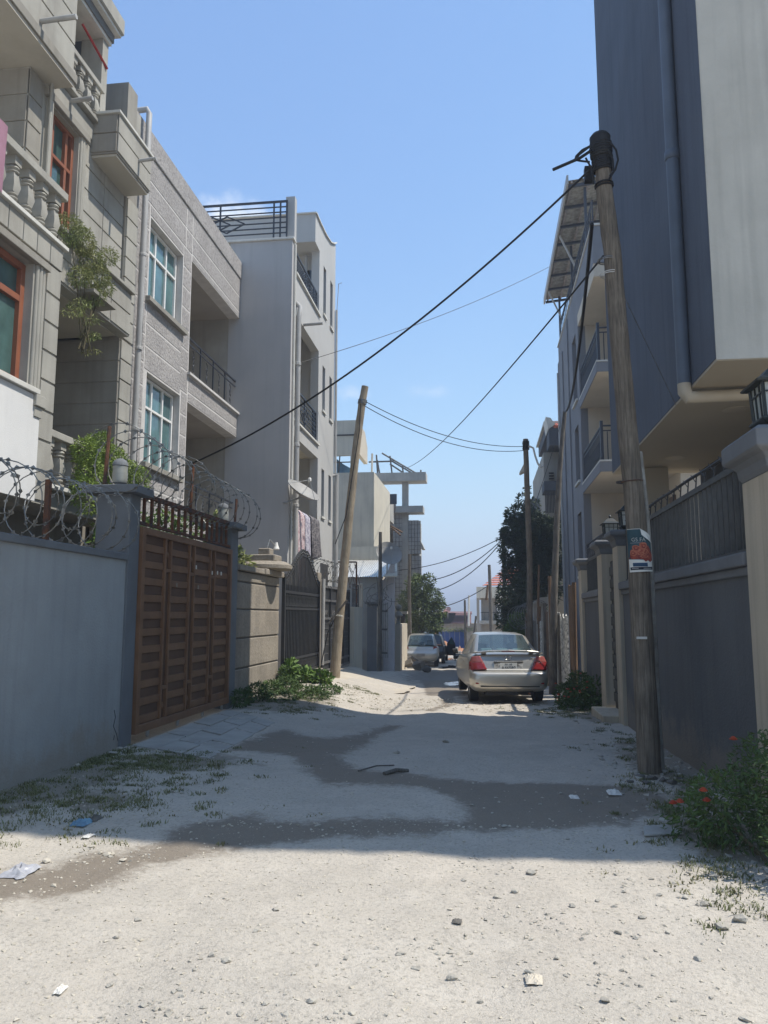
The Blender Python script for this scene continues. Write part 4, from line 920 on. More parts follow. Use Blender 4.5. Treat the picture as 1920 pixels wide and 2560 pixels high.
# weeds growing at the foot of the stone wall, hedge behind the gate
plant('weed_clump', 'green weeds growing thick at the foot of the stone wall', 'plant', [(-4.2, 13.4, .18, .15, .35, .16), (-4.15, 14.2, .2, .18, .5, .18), (-4.1, 15.0, .2, .2, .5, .16), (-4.0, 15.8, .2, .25, .5, .17), (-3.75, 14.6, .1, .35, .6, .09), (-3.6, 15.6, .11, .35, .5, .09), (-4.2, 16.4, .34, .12, .35, .22), (-3.25, 16.2, .08, .3, .5, .1), (-3.3, 15.2, .07, .3, .6, .09)], 6500, .065, 'leaf', 41, aspect=.35)
plant('weed_clump', 'sunlit broad leaved weed below the arched iron gate', 'plant', [(-4.15, 16.7, .42, .16, .3, .24), (-3.95, 17.1, .28, .2, .3, .2), (-3.65, 17.3, .2, .25, .4, .2)], 1100, .11, 'leaf_light', 42, aspect=.6)
B(-3.72, -3.58, 17.25, 17.4, 0, .45).build('marker_stone', 'stone_tan', None, bevel=.01, label='short stone stub standing in the weeds near the iron gate', cat='stone')
plant('shrub', 'leafy shrub rising behind the stone wall beside the gate pillar', 'shrub', [(-4.75, 13.7, 2.75, .3, .4, .45), (-4.8, 14.3, 2.6, .3, .5, .45), (-4.8, 14.9, 2.55, .3, .45, .3), (-4.75, 13.4, 3.1, .2, .25, .35)], 1500, .11, 'leaf_yellow', 43, aspect=.4)
plant('shrub', 'sunlit shrub seen through the rusty railing above the gate', 'shrub', [(-4.95, 10.6, 2.75, .25, .5, .35), (-4.95, 11.6, 2.8, .25, .6, .45), (-4.95, 12.5, 2.8, .25, .5, .45), (-4.95, 9.9, 2.65, .2, .4, .25)], 1800, .09, 'leaf_light', 44, aspect=.4)
MB().tube([(-5.2, 15.0, 2.9), (-5.0, 15.2, 3.3), (-4.95, 15.3, 3.42)], .02, 6).build('dry_stalk', 'stem', None, label='dry stalk sticking up behind the stone wall', cat='stalk')
# ------------------------------------------------------------------ further plots on the left
t = thing('pale_wall', 'short pale wall with raised white edge post beyond the black gate', 'wall', (-4.2, 26, 0))
B(-4.35, -4.2, 25.35, 27.1, -.5, 1.9).build('wall_body', 'cream_dim', t); B(-4.38, -4.16, 26.75, 27.0, 1.9, 2.72).build('edge_post', 'cream', t, bevel=.02)
railing_x(t, -4.28, 25.4, 26.7, 1.9, 2.65, 4, 'bar_grey')
Y0 = 29.5
t = thing('gate_pier', 'grey gate pier with light edge holding tangled cable', 'pillar', (-4, Y0, -.5))
a_, b_ = at(918, 1510, Y=Y0), at(942, 1645, Y=Y0); B(a_.x, b_.x, Y0, Y0 + .5, -.9, a_.z).build('shaft', 'pillar_grey', t); B(b_.x + .001, b_.x + .07, Y0 - .02, Y0 + .5, -.9, a_.z - .1).build('edge', 'cream', t); B(a_.x - .08, b_.x + .1, Y0 - .06, Y0 + .56, a_.z, a_.z + .08).build('cap', 'pillar_grey', t)
t2 = thing('tangled_cable', 'loops of pale cable hung on the grey gate pier', 'cable', (-3.9, Y0, 2)); mm = MB(); r = random.Random(4)
for k in range(7):
    cx, cz, rr_ = -3.75 + r.uniform(-.6, .45), 2.25 + r.uniform(-.15, .3), r.uniform(.2, .42)
    mm.tube([(cx + rr_ * math.cos(a), Y0 - .12 + .1 * math.sin(a * 1.3), cz + rr_ * .9 * math.sin(a)) for a in np.linspace(r.uniform(0, 2), r.uniform(5, 8), 16)], .014, 5)
mm.build('loop', 'razor', t2)
a_, b_ = at(948, 1530, Y=Y0 + .3), at(969, 1645, Y=Y0 + .3)
t = thing('grille_gate', 'open steel grille gate between grey pier and lavender wall', 'gate', (a_.x, Y0 + .3, -.5))
for k in range(5): x = lerp(a_.x, b_.x, k / 4); B(x - .022, x + .022, Y0 + .28, Y0 + .32, b_.z, a_.z + .35).build('bar', 'steel', t)
for z in (b_.z + .15, lerp(b_.z, a_.z, .6), a_.z): B(a_.x, b_.x, Y0 + .26, Y0 + .279, z, z + .07).build('cross_rail', 'bar_grey', t)
a_, b_ = at(968, 1405, Y=30.5), at(986, 1645, Y=30.5); cc = at(958, 1450, Y=30.5)
MB().prism([(cc.x, 30.5, -.9), (b_.x, 30.5, -.9), (b_.x, 30.5, a_.z), (at(980, 1405, Y=30.5).x, 30.5, a_.z), (at(972, 1420, Y=30.5).x, 30.5, at(972, 1420, Y=30.5).z), (at(966, 1445, Y=30.5).x, 30.5, at(966, 1440, Y=30.5).z), (cc.x, 30.5, cc.z)], (0, .2, 0)).build('gable_wall', 'lavender', None, label='tall lavender painted wall with sloping top beside the grille gate', cat='wall')
a_, b_ = at(986, 1560, Y=33), at(1001, 1640, Y=33)
t = thing('cream_wall', 'low cream wall with ball finial left of the white hatchback', 'wall', (a_.x, 33, -.6)); B(a_.x, b_.x, 33, 36, -1, a_.z).build('wall_body', 'cream', t); MB().lathe((a_.x + .15, 33.2, a_.z), [(.1, 0), (.07, .2), (.12, .3), (.2, .36), (.12, .5), (.05, .55), (.14, .65), (.14, .75), (.03, .84)], 10).build('finial', 'concrete_a', t, smooth=True)
a_, b_ = at(1002, 1535, Y=36), at(1012, 1640, Y=36)
t = thing('dark_post', 'dark gate post with square cap left of the white hatchback', 'post', (a_.x, 36, -.7)); B(a_.x, b_.x, 36, 36.3, -1, a_.z).build('shaft', 'stair_dark', t); B(a_.x - .05, b_.x + .12, 35.9, 36.4, a_.z, a_.z + .12).build('cap', 'concrete_raw', t)
# low house with corrugated roof
t = thing('tin_roof_house', 'low house with blue grey wall under a shiny corrugated tin roof', 'house', (-6, 31, 0))
wl_, wr_ = at(800, 1445, Y=30.2), at(962, 1445, Y=30.2)
B(wl_.x - 2, wr_.x - .3, 30.25, 33, -.6, wl_.z).build('wall', 'wall_blue', t)
mm = MB(); nC = 46; top = at(905, 1400, Y=33.0)
xa, xb, xc = wl_.x - 1.5, at(930, 1445, Y=30).x, at(958, 1445, Y=30).x
for k in range(nC * 2 + 1):
    x = lerp(xa, xb + .5, k / (nC * 2)); dz = .035 * (k % 2); mm.v += [(x, 29.9, wl_.z + dz), (x, 33.4, top.z + dz)]
mm.f = [(2 * k, 2 * k + 2, 2 * k + 3, 2 * k + 1) for k in range(nC * 2)]
mm.build('tin_roof', 'sheet_metal', t)
MB().prism([(xb + .5, 29.9, wl_.z), (xb + 1.0, 29.9, wl_.z), (xb + .6, 33.4, top.z), (xb + .5, 33.4, top.z)], (0, 0, .05)).build('roof_verge', 'cream_dim', t)
B(-9, -4.3, 33.5, 33.6, 3.2, 4.6).build('rear_wall', 'cream_dim', t)
# pole standing among them with dish
pb, pt_ = at(948, 1640, Y=28.6), at(951, 1330, Y=28.6)
t = thing('slim_pole', 'slim dark pole carrying a satellite dish before the tin roof', 'pole', (pb.x, 28.6, -.5)); MB().tube([(pb.x, 28.6, -.6), (pb.x + .03, 28.6, 1.8), (pt_.x, 28.6, pt_.z)], [.09, .08, .06], 8).build('shaft', 'wood_grey', t, smooth=True)
p = at(970, 1388, Y=30); dish('satellite_dish', 'grey satellite dish facing away, right of the slim dark pole', p, .52, (.35, -.75, .45), 'dish_grey', pole=(p.x - .1, 30.4, 2.6))
# ------------------------------------------------------------------ house D and the unfinished building
D = thing('beige_house', 'weathered beige house with roof room open to the sky', 'house', (-6, 36, 0)); YD = 34
xr = at(935, 1180, Y=YD).x; zt = at(935, 1180, Y=YD).z; zb = at(935, 1405, Y=YD).z
B(-11, xr, YD, 40, zb, zt).build('wall', 'cream_dim', D); B(-11, xr - .5, YD + .4, 40, -1, zb).build('lower_wall', 'cream_dim', D)
x1 = at(893, 1050, Y=YD).x; z1 = at(893, 1050, Y=YD).z; x2 = at(876, 1140, Y=YD).x; zo0 = zt; zo1 = at(876, 1138, Y=YD).z
m = MB(); m.box(-8, x1, YD, YD + .2, zo1, z1).box(x2, x1, YD, YD + .2, zt, zo1).box(-8, at(850, 1, Y=YD).x - .15, YD, YD + .2, zt, zo1); m.build('roof_room_wall', 'cream_dim', D)
m = MB(); m.box(x1 - .18, x1 - .002, YD + .2, 36.4, zo1 + .2, z1 - .002).prism([(x1 - .18, 36.4, zo1 + .2), (x1 - .18, 37.2, zo1 + .2), (x1 - .18, 37.2, z1 - .6), (x1 - .18, 36.4, z1 - .002)], (.178, 0, 0)); m.build('roof_room_wall', 'cream', D)
m = MB(); m.box(-8, x1 - .18, YD + .2, 37.2, z1 - .3, z1 - .15); m.build('roof_slab', 'cream_dim', D)
m = MB(); m.beam((x2 - 1.0, YD + .1, zt + .5), (x2, YD + .1, zt + .5), .04, .05).beam((x2 - .55, YD + .1, zt), (x2 - .5, YD + .1, zo1), .04, .05); m.build('opening_bar', 'wood_grey', D)
B(-7.6, x1, YD - .03, YD - .001, zo1 + .9, zo1 + .96).build('band', 'stair_dark', D)
mm = MB(); q = at(858, 1165, Y=YD + .3); mm.prism([(q.x - .3, YD + .3, zt), (q.x + .5, YD + .3, zt), (q.x + .35, YD + .3, zt + .25), (q.x, YD + .3, zt + .45), (q.x - .3, YD + .3, zt + .7)], (0, .3, 0)).build('folded_cloth', 'plastic_blue', D)
MB().tube([(x1 + .3, 36.6, zt), (x1 + .32, 36.6, zo1 + .6)], .05, 8).build('downpipe', 'coping_light', D)
B(xr - 1.1, xr + .25, YD - .6, YD, zb - .35, zb).build('beam_end', 'cream_dim', D); B(-8, xr + .2, YD - .5, YD + .2, zb - .6, zb - .36).build('beam', 'concrete_raw', D)
# balconies beyond on the same side (street face of D's row)
t = thing('balcony_house', 'house with louvred balcony and dark roof box behind the beige house', 'house', (-5, 42, 0))
p0, p1 = at(936, 1232, Y=41), at(963, 1275, Y=41); B(-9, p1.x, 41, 45, p1.z - .3, p0.z).build('roof_box', 'concrete_raw', t); B(p0.x - 2, at(947, 1, Y=41).x + 1, 40.9, 41 - .002, p1.z + .3, p0.z - .1).build('box_front', 'r2_dark', t)
B(-9, at(952, 1300, Y=42).x, 42, 46, -1, p1.z - .3).build('wall', 'cream', t)
q0, q1 = at(937, 1325, Y=41.5), at(964, 1370, Y=41.5)
for k in range(7): z = lerp(q1.z, q0.z, k / 6); MB().beam((q0.x - .4, 41.5, z), (q1.x, 41.5, z - .12), .03, .1).build('louvre', 'r2_dark', t)
E_ = thing('unfinished_building', 'unfinished concrete frame building with grey block infill walls', 'building', (-5, 50, 0)); YE = 48
g = lambda x, y: at(x, y, Y=YE)
cx0, cx1 = g(1005, 1200).x, g(1020, 1200).x
B(cx0, cx1, YE, YE + .4, -1.5, g(1005, 1204).z).build('column', 'concrete_raw', E_)
B(g(960, 1).x - 2.5, g(955, 1).x - 2.1, YE, YE + .4, -1.5, g(1005, 1204).z).build('column', 'concrete_raw', E_)
B(-9, g(1057, 1).x, YE - .4, YE + .9, g(1005, 1205).z, g(1005, 1184).z).build('floor_slab', 'concrete_raw', E_)
B(-9, g(1050, 1).x, YE - .4, YE + .9, g(1005, 1283).z, g(1005, 1267).z).build('floor_slab', 'concrete_raw', E_)
def blockwall(x0, x1, z0, z1, nx_, nz_):
    B(x0, x1, YE + .12, YE + .25, z0, z1).build('infill', 'mortar', E_)
    bw, bh = (x1 - x0) / nx_, (z1 - z0) / nz_; fl, hl = [], []
    for j in range(nz_):
        for i in range(nx_): fl.append((x0 + i * bw + (bw * .0 if j % 2 else 0), YE + .06, z0 + j * bh))
    rep(MB().box(.02, bw - .02, 0, .08, .015, bh - .015), 'block', 'block_grey', E_, fl)
blockwall(g(957, 1).x, cx0, g(1005, 1400).z, g(1005, 1285).z, 6, 10); blockwall(cx1, g(1043, 1).x, g(1005, 1385).z, g(1005, 1302).z, 4, 8); blockwall(cx1, g(1044, 1).x, g(1005, 1500).z, g(1005, 1390).z, 4, 10); blockwall(g(957, 1).x, cx0, g(1005, 1500).z, g(1005, 1405).z, 6, 9)
B(-9, g(1038, 1).x, YE + .26, YE + 2.5, -1.5, g(1005, 1300).z).build('body', 'concrete_raw', E_)
MB().prism([(g(1044, 1).x, YE, g(1005, 1372).z), (g(1051, 1).x, YE, g(1005, 1372).z), (g(1044, 1).x, YE, g(1005, 1355).z)], (0, 1.2, 0)).build('canopy', 'concrete_raw', E_)
po = MB
for a, b in (((941, 1137), (944, 1184)), ((943, 1150), (949, 1184)), ((975, 1140), (980, 1184)), ((955, 1133), (1040, 1183)), ((975, 1150), (1032, 1184)), ((922, 1155), (984, 1153)), ((1006, 1165), (1008, 1184)), ((975, 1160), (1005, 1180)), ((1052, 1175), (1052, 1190))):
    MB().tube([g(*a), g(*b)], .055, 6).build('timber_prop', 'wood_grey', E_)
for k in range(9):
    a, b = (951 + k * 2.0 + 6, 1303 + k * 1), (955 + k * 6.5, 1318 + k * 5); 
    MB().tube([at(952 + k * 5.5, 1296 + k * 4.6, Y=46), at(957 + k * 5.5, 1302 + k * 4.6, Y=44)], .05, 5).build('scaffold_pole', 'wood_red', E_)
for k in range(7): MB().tube([at(957 + k * 4, 1300 + k * 4, Y=45), at(957 + k * 4, 1372, Y=45)], .05, 5).build('scaffold_pole', 'wood_grey', E_)
MB().tube([at(953, 1301, Y=44.5), at(1006, 1331, Y=44.5)], .055, 5).build('scaffold_pole', 'wood_red', E_)
MB().lathe(at(968, 1272, Y=46), [(.5, -.2), (.55, .1), (.5, .5), (.3, .62), (.3, .7)], 12).build('water_tank', 'stair_dark', None, smooth=True, label='small black water tank on the roof beside the unfinished building', cat='tank')
t = thing('slim_pole', 'thin grey pole standing before the round tree', 'pole', at(1025, 1600, Y=40)); MB().tube([at(1025, 1620, Y=40), at(1023, 1470, Y=40), at(1024, 1385, Y=40)], [.1, .09, .08], 8).build('shaft', 'wood_grey', t, smooth=True)

# ------------------------------------------------------------------ trees and far end of the street
def tree(name, label, base, blobs, n, size, m, seed, trunk_r=.14, group=None, **k):
    t = thing(name, label, 'tree', base, group=group); b = Vector(base); leaf_cloud(blobs, n, size, seed, **k).build('crown', m, t)
    tr = MB(); top = Vector(np.array(blobs)[:, :3].mean(0)); tr.tube([b, b.lerp(top, .4) + Vector((.08, .05, 0)), top], [trunk_r, trunk_r * .75, trunk_r * .35], 8)
    for q in blobs[:7]: tr.tube([b.lerp(top, .45), Vector(q[:3]).lerp(top, .4), Vector(q[:3])], [trunk_r * .5, trunk_r * .3, .02], 6)
    tr.build('trunk', 'stem', t, smooth=True); return t
def tb(x, y, Y, rp_, ry=1.0, k=1.0):
    p = at(x, y, Y=Y); s = rp_ * Y / FPX; return (p.x, p.y, p.z, s, s * ry, s * k)
tree('round_tree', 'round leafy green tree beside the white hatchback', (at(1045, 1600, Y=45).x, 45, -1.1), [tb(1050, 1470, 45, 32), tb(1025, 1500, 45, 28), tb(1075, 1495, 45, 30), tb(1055, 1530, 45, 42), tb(1090, 1530, 45, 24), tb(1020, 1545, 45, 26), tb(1060, 1570, 45, 34), tb(1085, 1565, 44.5, 22), tb(1035, 1455, 45, 20), tb(1070, 1452, 45, 18), tb(1098, 1508, 45, 15)], 9000, .17, 'leaf_hazy', 51, aspect=.4)
tree('dark_tree', 'tall dark evergreen tree beside the right hand poles', (at(1330, 1600, Y=34).x, 34, -.9), [tb(1335, 1330, 34, 52), tb(1385, 1400, 34, 40), tb(1300, 1330, 34, 45), tb(1285, 1380, 34, 36), tb(1340, 1370, 34, 55), tb(1365, 1420, 34, 45), tb(1295, 1430, 34, 34), tb(1330, 1450, 34, 50), tb(1275, 1340, 34, 22), tb(1270, 1400, 34, 18), tb(1290, 1290, 34, 26), tb(1375, 1330, 34, 34), tb(1300, 1480, 33, 30), tb(1370, 1480, 33.5, 36), tb(1262, 1335, 34, 12), tb(1276, 1285, 34, 12), tb(1305, 1250, 34, 15), tb(1335, 1262, 34, 14), tb(1264, 1432, 34, 13), tb(1256, 1372, 34, 10), tb(1318, 1225, 34, 9), tb(1250, 1350, 34, 6)], 17000, .17, 'leaf_dark', 52, aspect=.4)
tree('hedge_tree', 'mid green bushy tree in front of the tall dark tree', (at(1285, 1600, Y=36).x, 36, -.9), [tb(1270, 1500, 36, 30), tb(1290, 1530, 36, 34), tb(1265, 1550, 36, 26), tb(1310, 1500, 36, 30), tb(1315, 1560, 36, 30), tb(1260, 1470, 36, 16), tb(1285, 1575, 36, 24)], 4500, .16, 'leaf_dark', 53, aspect=.4)
tree('clipped_shrub', 'bright yellow green shrub behind the silver sedan', (at(1295, 1610, Y=32).x, 32, -.8), [tb(1295, 1555, 32, 22), tb(1280, 1575, 32, 18), tb(1310, 1575, 32, 18), tb(1296, 1585, 32, 24)], 2600, .11, 'leaf_light', 54, .06, aspect=.45)
# far house with red tiled roof at the right
t = thing('red_roof_house', 'two storey house with red tiled roof, balcony and white downpipe', 'house', (1.5, 72, -1.5)); YR = 66
h = lambda x, y: at(x, y, Y=YR)
B(h(1168, 1).x, 6, YR, YR + 8, h(1200, 1495).z, h(1200, 1467).z).build('roof_fascia', 'cream_dim', t)
B(h(1178, 1).x, 6, YR + .8, YR + 8, -3, h(1200, 1495).z).build('wall', 'interior', t); B(h(1168, 1).x, h(1174, 1).x, YR + .01, YR + 1, -3, h(1200, 1495).z).build('corner_pier', 'interior', t)
MB().tube([h(1173, 1488), h(1172, 1495), h(1172, 1565)], .09, 8).build('downpipe', 'coping_light', t, smooth=True)
B(h(1175, 1).x, 6, YR - .05, YR + .8, h(1200, 1560).z, h(1200, 1551).z).build('balcony_slab', 'concrete_a', t)
B(h(1211, 1).x, h(1228, 1).x, YR + .74, YR + .79, h(1200, 1551).z, h(1200, 1487).z).build('balcony_door', 'coping_light', t); B(h(1211, 1).x, h(1213, 1).x, YR + .70, YR + .735, h(1200, 1551).z, h(1200, 1487).z).build('door_frame', 'stair_dark', t)
o = MB().box(h(1177, 1).x, 4, YR, YR + .05, h(1200, 1532).z, h(1200, 1530).z).build('railing', 'metal_black', t)
for k in range(16): x = lerp(h(1178, 1).x, 4, k / 15); B(x, x + .025, YR, YR + .04, h(1200, 1551).z, h(1200, 1531).z).build('bar', 'metal_black', o)
zr0, zr1 = h(1200, 1467).z, at(1238, 1430, Y=YR + 4).z + .3
rows_ = 8
for k in range(rows_):
    za, zb_ = lerp(zr0, zr1, k / rows_), lerp(zr0, zr1, (k + 1) / rows_); ya, yb_ = lerp(YR + .1, YR + 4, k / rows_), lerp(YR + .1, YR + 4, (k + 1) / rows_); xl = lerp(h(1182, 1).x, h(1240, 1).x, k / rows_); xl2 = lerp(h(1182, 1).x, h(1240, 1).x, (k + 1) / rows_)
    MB().prism([(xl, ya, za + .1), (6, ya, za + .1), (6, yb_, zb_), (xl2, yb_, zb_)], (0, 0, .05)).build('tile_course', 'roof_tile', t)
# low pink roofed house in the distance with dish
t = thing('pink_roof_house', 'low distant house with pinkish sheet roof', 'house', (-3, 84, -2)); YP = 82; k_ = lambda x, y: at(x, y, Y=YP)
MB().prism([k_(1085, 1559), k_(1128, 1559), k_(1139, 1535), k_(1085, 1535)], (0, .0, .12)).build('roof_slope', 'roof_pink', t)
MB().prism([tuple(k_(1128, 1559)), tuple(k_(1178, 1559)), tuple(at(1178, 1531, Y=YP + 3)), tuple(at(1139, 1531, Y=YP + 3))], (0, 0, .1)).build('roof_slope', 'roof_maroon', t)
MB().prism([k_(1085, 1536), k_(1180, 1536), at(1180, 1531, Y=YP + 2), at(1085, 1531, Y=YP + 2)], (0, 0, .1)).build('roof_ridge', 'roof_maroon', t)
B(k_(1060, 1).x, k_(1180, 1).x, YP + .5, YP + 6, -4, k_(1120, 1559).z).build('wall', 'stone_tan', t)
p = at(1119, 1527, Y=81); dish('satellite_dish', 'reddish satellite dish on the distant pink roof', p, .42, (-.3, -.6, .5), 'dish_pink', pole=(p.x, 81.6, p.z - .8))
# blue sheet fence
YF = 70; t = thing('blue_fence', 'blue sheet metal fence at the end of the street', 'fence', at(1130, 1610, Y=YF))
for k in range(6):
    a_, b_ = at(1088 + k * 12.2, 1578, Y=YF), at(1088 + (k + 1) * 12.2, 1576, Y=YF); B(a_.x, b_.x - .03, YF, YF + .03, -2, lerp(at(1130, 1580, Y=YF).z, at(1130, 1575, Y=YF).z, k / 5)).build('sheet', 'sheet_blue', t)
plant('dry_creeper', 'dry creeper along the top of the blue fence', 'plant', [(lerp(at(1090, 1, Y=YF).x, at(1160, 1, Y=YF).x, k / 6), YF - .1, at(1130, 1577, Y=YF).z + .1, .35, .15, .16) for k in range(7)], 500, .12, 'leaf_yellow', 61)
# red soil heap and crates at the road end
hm = MB(); nU = 26; nV = 14; r = random.Random(5); YH = 58
ridge = [(1090, 1580), (1100, 1588), (1112, 1600), (1122, 1610), (1132, 1618), (1140, 1622), (1152, 1617), (1162, 1625), (1168, 1650)]
RX = [at(x, y, Y=YH) for x, y in ridge]
for j in range(nV):
    for i in range(nU):
        u = i / (nU - 1) * (len(RX) - 1); a = int(min(u, len(RX) - 2)); f_ = u - a; p = RX[a].lerp(RX[a + 1], f_); v = j / (nV - 1)
        zz = lerp(-1.6, p.z, math.sin(min(1, v * 2) * PI / 2)) if v < .5 else lerp(p.z, -1.6, (v - .5) * 2)
        hm.v.append((p.x + .12 * noise.noise((i * .9, j * .9, 2)), YH - 4 + 8 * v, zz + .18 * noise.noise((i * .8, j * .8, 7))))
hm.f = [(j * nU + i, j * nU + i + 1, (j + 1) * nU + i + 1, (j + 1) * nU + i) for j in range(nV - 1) for i in range(nU - 1)]
hm.build('soil_heap', 'soil_red', None, label='heap of reddish soil before the blue fence', cat='heap')
for k, (x, y, wd, h_, lab) in enumerate(((1133, 1618, 12, 30, 'grey concrete stub beside the heap of reddish soil'), (1143, 1628, 10, 14, 'pale block stacked beside the grey concrete stub'))):
    a_, b_ = at(x, y, Y=52), at(x + wd, y + h_, Y=52); B(a_.x, b_.x, 52, 52.5, -1.2, a_.z).build('concrete_stub' if k == 0 else 'loose_block', 'concrete_raw', None, bevel=.02, label=lab, cat='block')
t = thing('road_barrow', 'dark box like barrow standing by the reddish soil heap', 'barrow', at(1145, 1650, Y=47)); a_, b_ = at(1133, 1636, Y=47), at(1152, 1648, Y=47)
B(a_.x, b_.x, 47, 47.8, b_.z, a_.z).build('tray', 'trim_black', t, bevel=.04); B(a_.x, b_.x, 46.95, 46.998, a_.z - .1, a_.z - .04).build('rim', 'steel', t)
for x_ in (a_.x + .1, b_.x - .1): MB().lathe((x_, 47.3, b_.z - .12), [(.1, -.03), (.14, -.02), (.14, .02), (.1, .03)], 12, 'x').build('wheel', 'tyre', t)
# broken kerb slabs heaped on the left of the road
def rock(mb, c, s, r, flat=.6):
    n = 9; pts = []
    for k in range(14):
        d = Vector((r.gauss(0, 1), r.gauss(0, 1), r.gauss(0, 1))).normalized(); pts.append(d)
    import bmesh
    bm = bmesh.new(); vs_ = [bm.verts.new((p.x * s[0], p.y * s[1], p.z * s[2])) for p in pts]; res = bmesh.ops.convex_hull(bm, input=vs_)
    bmesh.ops.delete(bm, geom=[e for e in res['geom_interior'] if isinstance(e, bmesh.types.BMVert)], context='VERTS') if res['geom_interior'] else None
    bm.verts.index_update(); bm.verts.ensure_lookup_table(); idx = {v: i for i, v in enumerate(bm.verts)}
    mb.add([Vector(c) + v.co for v in bm.verts], [[idx[v] for v in f.verts] for f in bm.faces]); bm.free(); return mb
r = random.Random(12)
for k, (x, y, wpx, hpx) in enumerate(((945, 1652, 26, 14), (962, 1662, 22, 16), (930, 1660, 18, 10), (1035, 1650, 30, 14), (1050, 1660, 26, 12), (1022, 1655, 16, 12), (975, 1668, 14, 10), (1065, 1668, 16, 9))):
    p = at(x, y + 8, Z=-.55); s = (p - CAM).length / FPX
    rock(MB(), (p.x, p.y, p.z + hpx * s * .35), (wpx * s * .9, wpx * s * .7, hpx * s * 1.1), r).build('rubble', 'stone_dark' if k % 2 else 'stone_tan', None, label='broken stone slab in the rubble at the left edge of the road', cat='rubble', group='rubble heap left of the road')
# ------------------------------------------------------------------ right: dark tower on the corner
T = thing('dark_tower', 'tall dark blue grey apartment block overhanging the right fence', 'building', (5, 11, 0))
XT, TY0, TY1, TZ, TH_ = 2.4, 8.07, 14.62, 4.22, 14.9
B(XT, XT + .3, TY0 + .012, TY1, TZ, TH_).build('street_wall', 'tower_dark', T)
B(XT + .004, 11, TY0, TY0 + .011, TZ - .02, TH_).build('front_wall', 'tower_light', T)
B(XT + .006, 11, TY0 + .013, TY1 - .01, TZ - .03, TZ - .002).build('soffit', 'tower_soffit', T)
B(XT + .3, 11, TY0 + .012, TY0 + .3, TZ, TH_).build('front_core', 'tower_light', T)
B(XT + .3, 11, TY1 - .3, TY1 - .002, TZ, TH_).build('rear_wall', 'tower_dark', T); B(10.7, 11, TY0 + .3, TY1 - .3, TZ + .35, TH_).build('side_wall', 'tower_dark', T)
B(XT - .02, 11.2, 5.75, TY1 + .02, TH_, TH_ + .25).build('roof_slab', 'tower_light', T)  # overhang beyond the front wall added out of view to cast the road shadow
B(3.9, 11, TY0 + .6, TY1 - .2, -.1, TZ).build('ground_floor', 'r2_dark', T); B(3.85, 3.899, 10.2, 11.4, .1, 2.3).build('entrance_door', 'stair_dark', T)  # ground floor coloured dark to stand in for the shade under the soffit
B(2.75, 3.25, 14.0, 14.5, -.2, TZ).build('column', 'tower_soffit', T)
pp = at(1668, 10, X=XT - .07); pq = at(1713, 985, X=XT - .07)
MB().tube([(XT - .075, pq.y, TZ - .02), (XT - .075, pq.y, TH_ - .1)], .075, 14).build('downpipe', 'pipe_blue', T, smooth=True)
MB().lathe((XT - .075, pq.y, 7.0), [(.08, 0), (.088, .01), (.088, .1), (.08, .11)], 14).build('pipe_joint', 'pipe_blue', T, smooth=True)
yq = pq.y
MB().tube([(XT - .075, yq, TZ + .02), (XT - .075, yq, TZ - .07), (XT - .03, yq, TZ - .14), (XT + .06, yq, TZ - .14), (XT + 4.5, yq - .2, TZ - .11)], [.078, .08, .08, .07, .07], 12).build('soffit_pipe', 'pipe_beige', T, smooth=True)
for (x_, y_) in ((1840, 1018), (1688, 1140)):
    q = at(x_, y_, Z=TZ); MB().lathe((q.x, q.y, TZ - .05), [(.10, 0), (.16, .015), (.17, .05)], 18).build('soffit_lamp', 'pipe_beige', T, smooth=True)
# ------------------------------------------------------------------ right boundary fence with lanterns
Fn = thing('boundary_fence', 'dark grey wall with moulded cap and metal slat railing on the right', 'fence', (2.3, 10, 0)); FX = 2.24
def fence_run(y0, y1, zc, parent, zt=2.98):
    B(FX, FX + .22, y0, y1, -.4, zc - .2).build('wall_body', 'fence_dark', parent)
    m = MB(); m.box(FX - .03, FX + .25, y0, y1, zc - .2, zc - .12).box(FX - .07, FX + .29, y0, y1, zc - .12, zc); m.build('wall_cap', 'fence_trim', parent, bevel=.015, segs=2)
    B(FX + .06, FX + .11, y0, y1, zt - .06, zt).build('top_rail', 'rail_grey', parent); B(FX + .06, FX + .11, y0, y1, zc + .002, zc + .05).build('bottom_rail', 'rail_grey', parent)
    n = max(2, int((y1 - y0) / .165)); rep(B(-.018, .018, -.011, .011, 0, zt - .06 - zc - .05), 'slat', 'rail_grey', parent, [(FX + .085, lerp(y0 + .06, y1 - .06, k / (n - 1)), zc + .05) for k in range(n)])
    n2 = max(2, int((y1 - y0) / .33)); rep(MB().tube([(0, 0, 0), (.02, .01, .16)], .008, 4).tube([(0, 0, .08), (-.03, .05, .16)], .006, 4), 'spike', 'metal_black', parent, [(FX + .085, lerp(y0 + .2, y1 - .2, k / (n2 - 1)), zt) for k in range(n2)])
fence_run(6.9, 13.1, 2.14, Fn); fence_run(15.5, 18.0, 2.1, Fn, 2.85)
mm = MB(); mm.tube([(FX + .1, y, 3.13 + .05 * noise.noise((y * .8, 0, 0))) for y in np.linspace(7, 13, 30)], .018, 6).build('top_cable', 'cable', Fn)
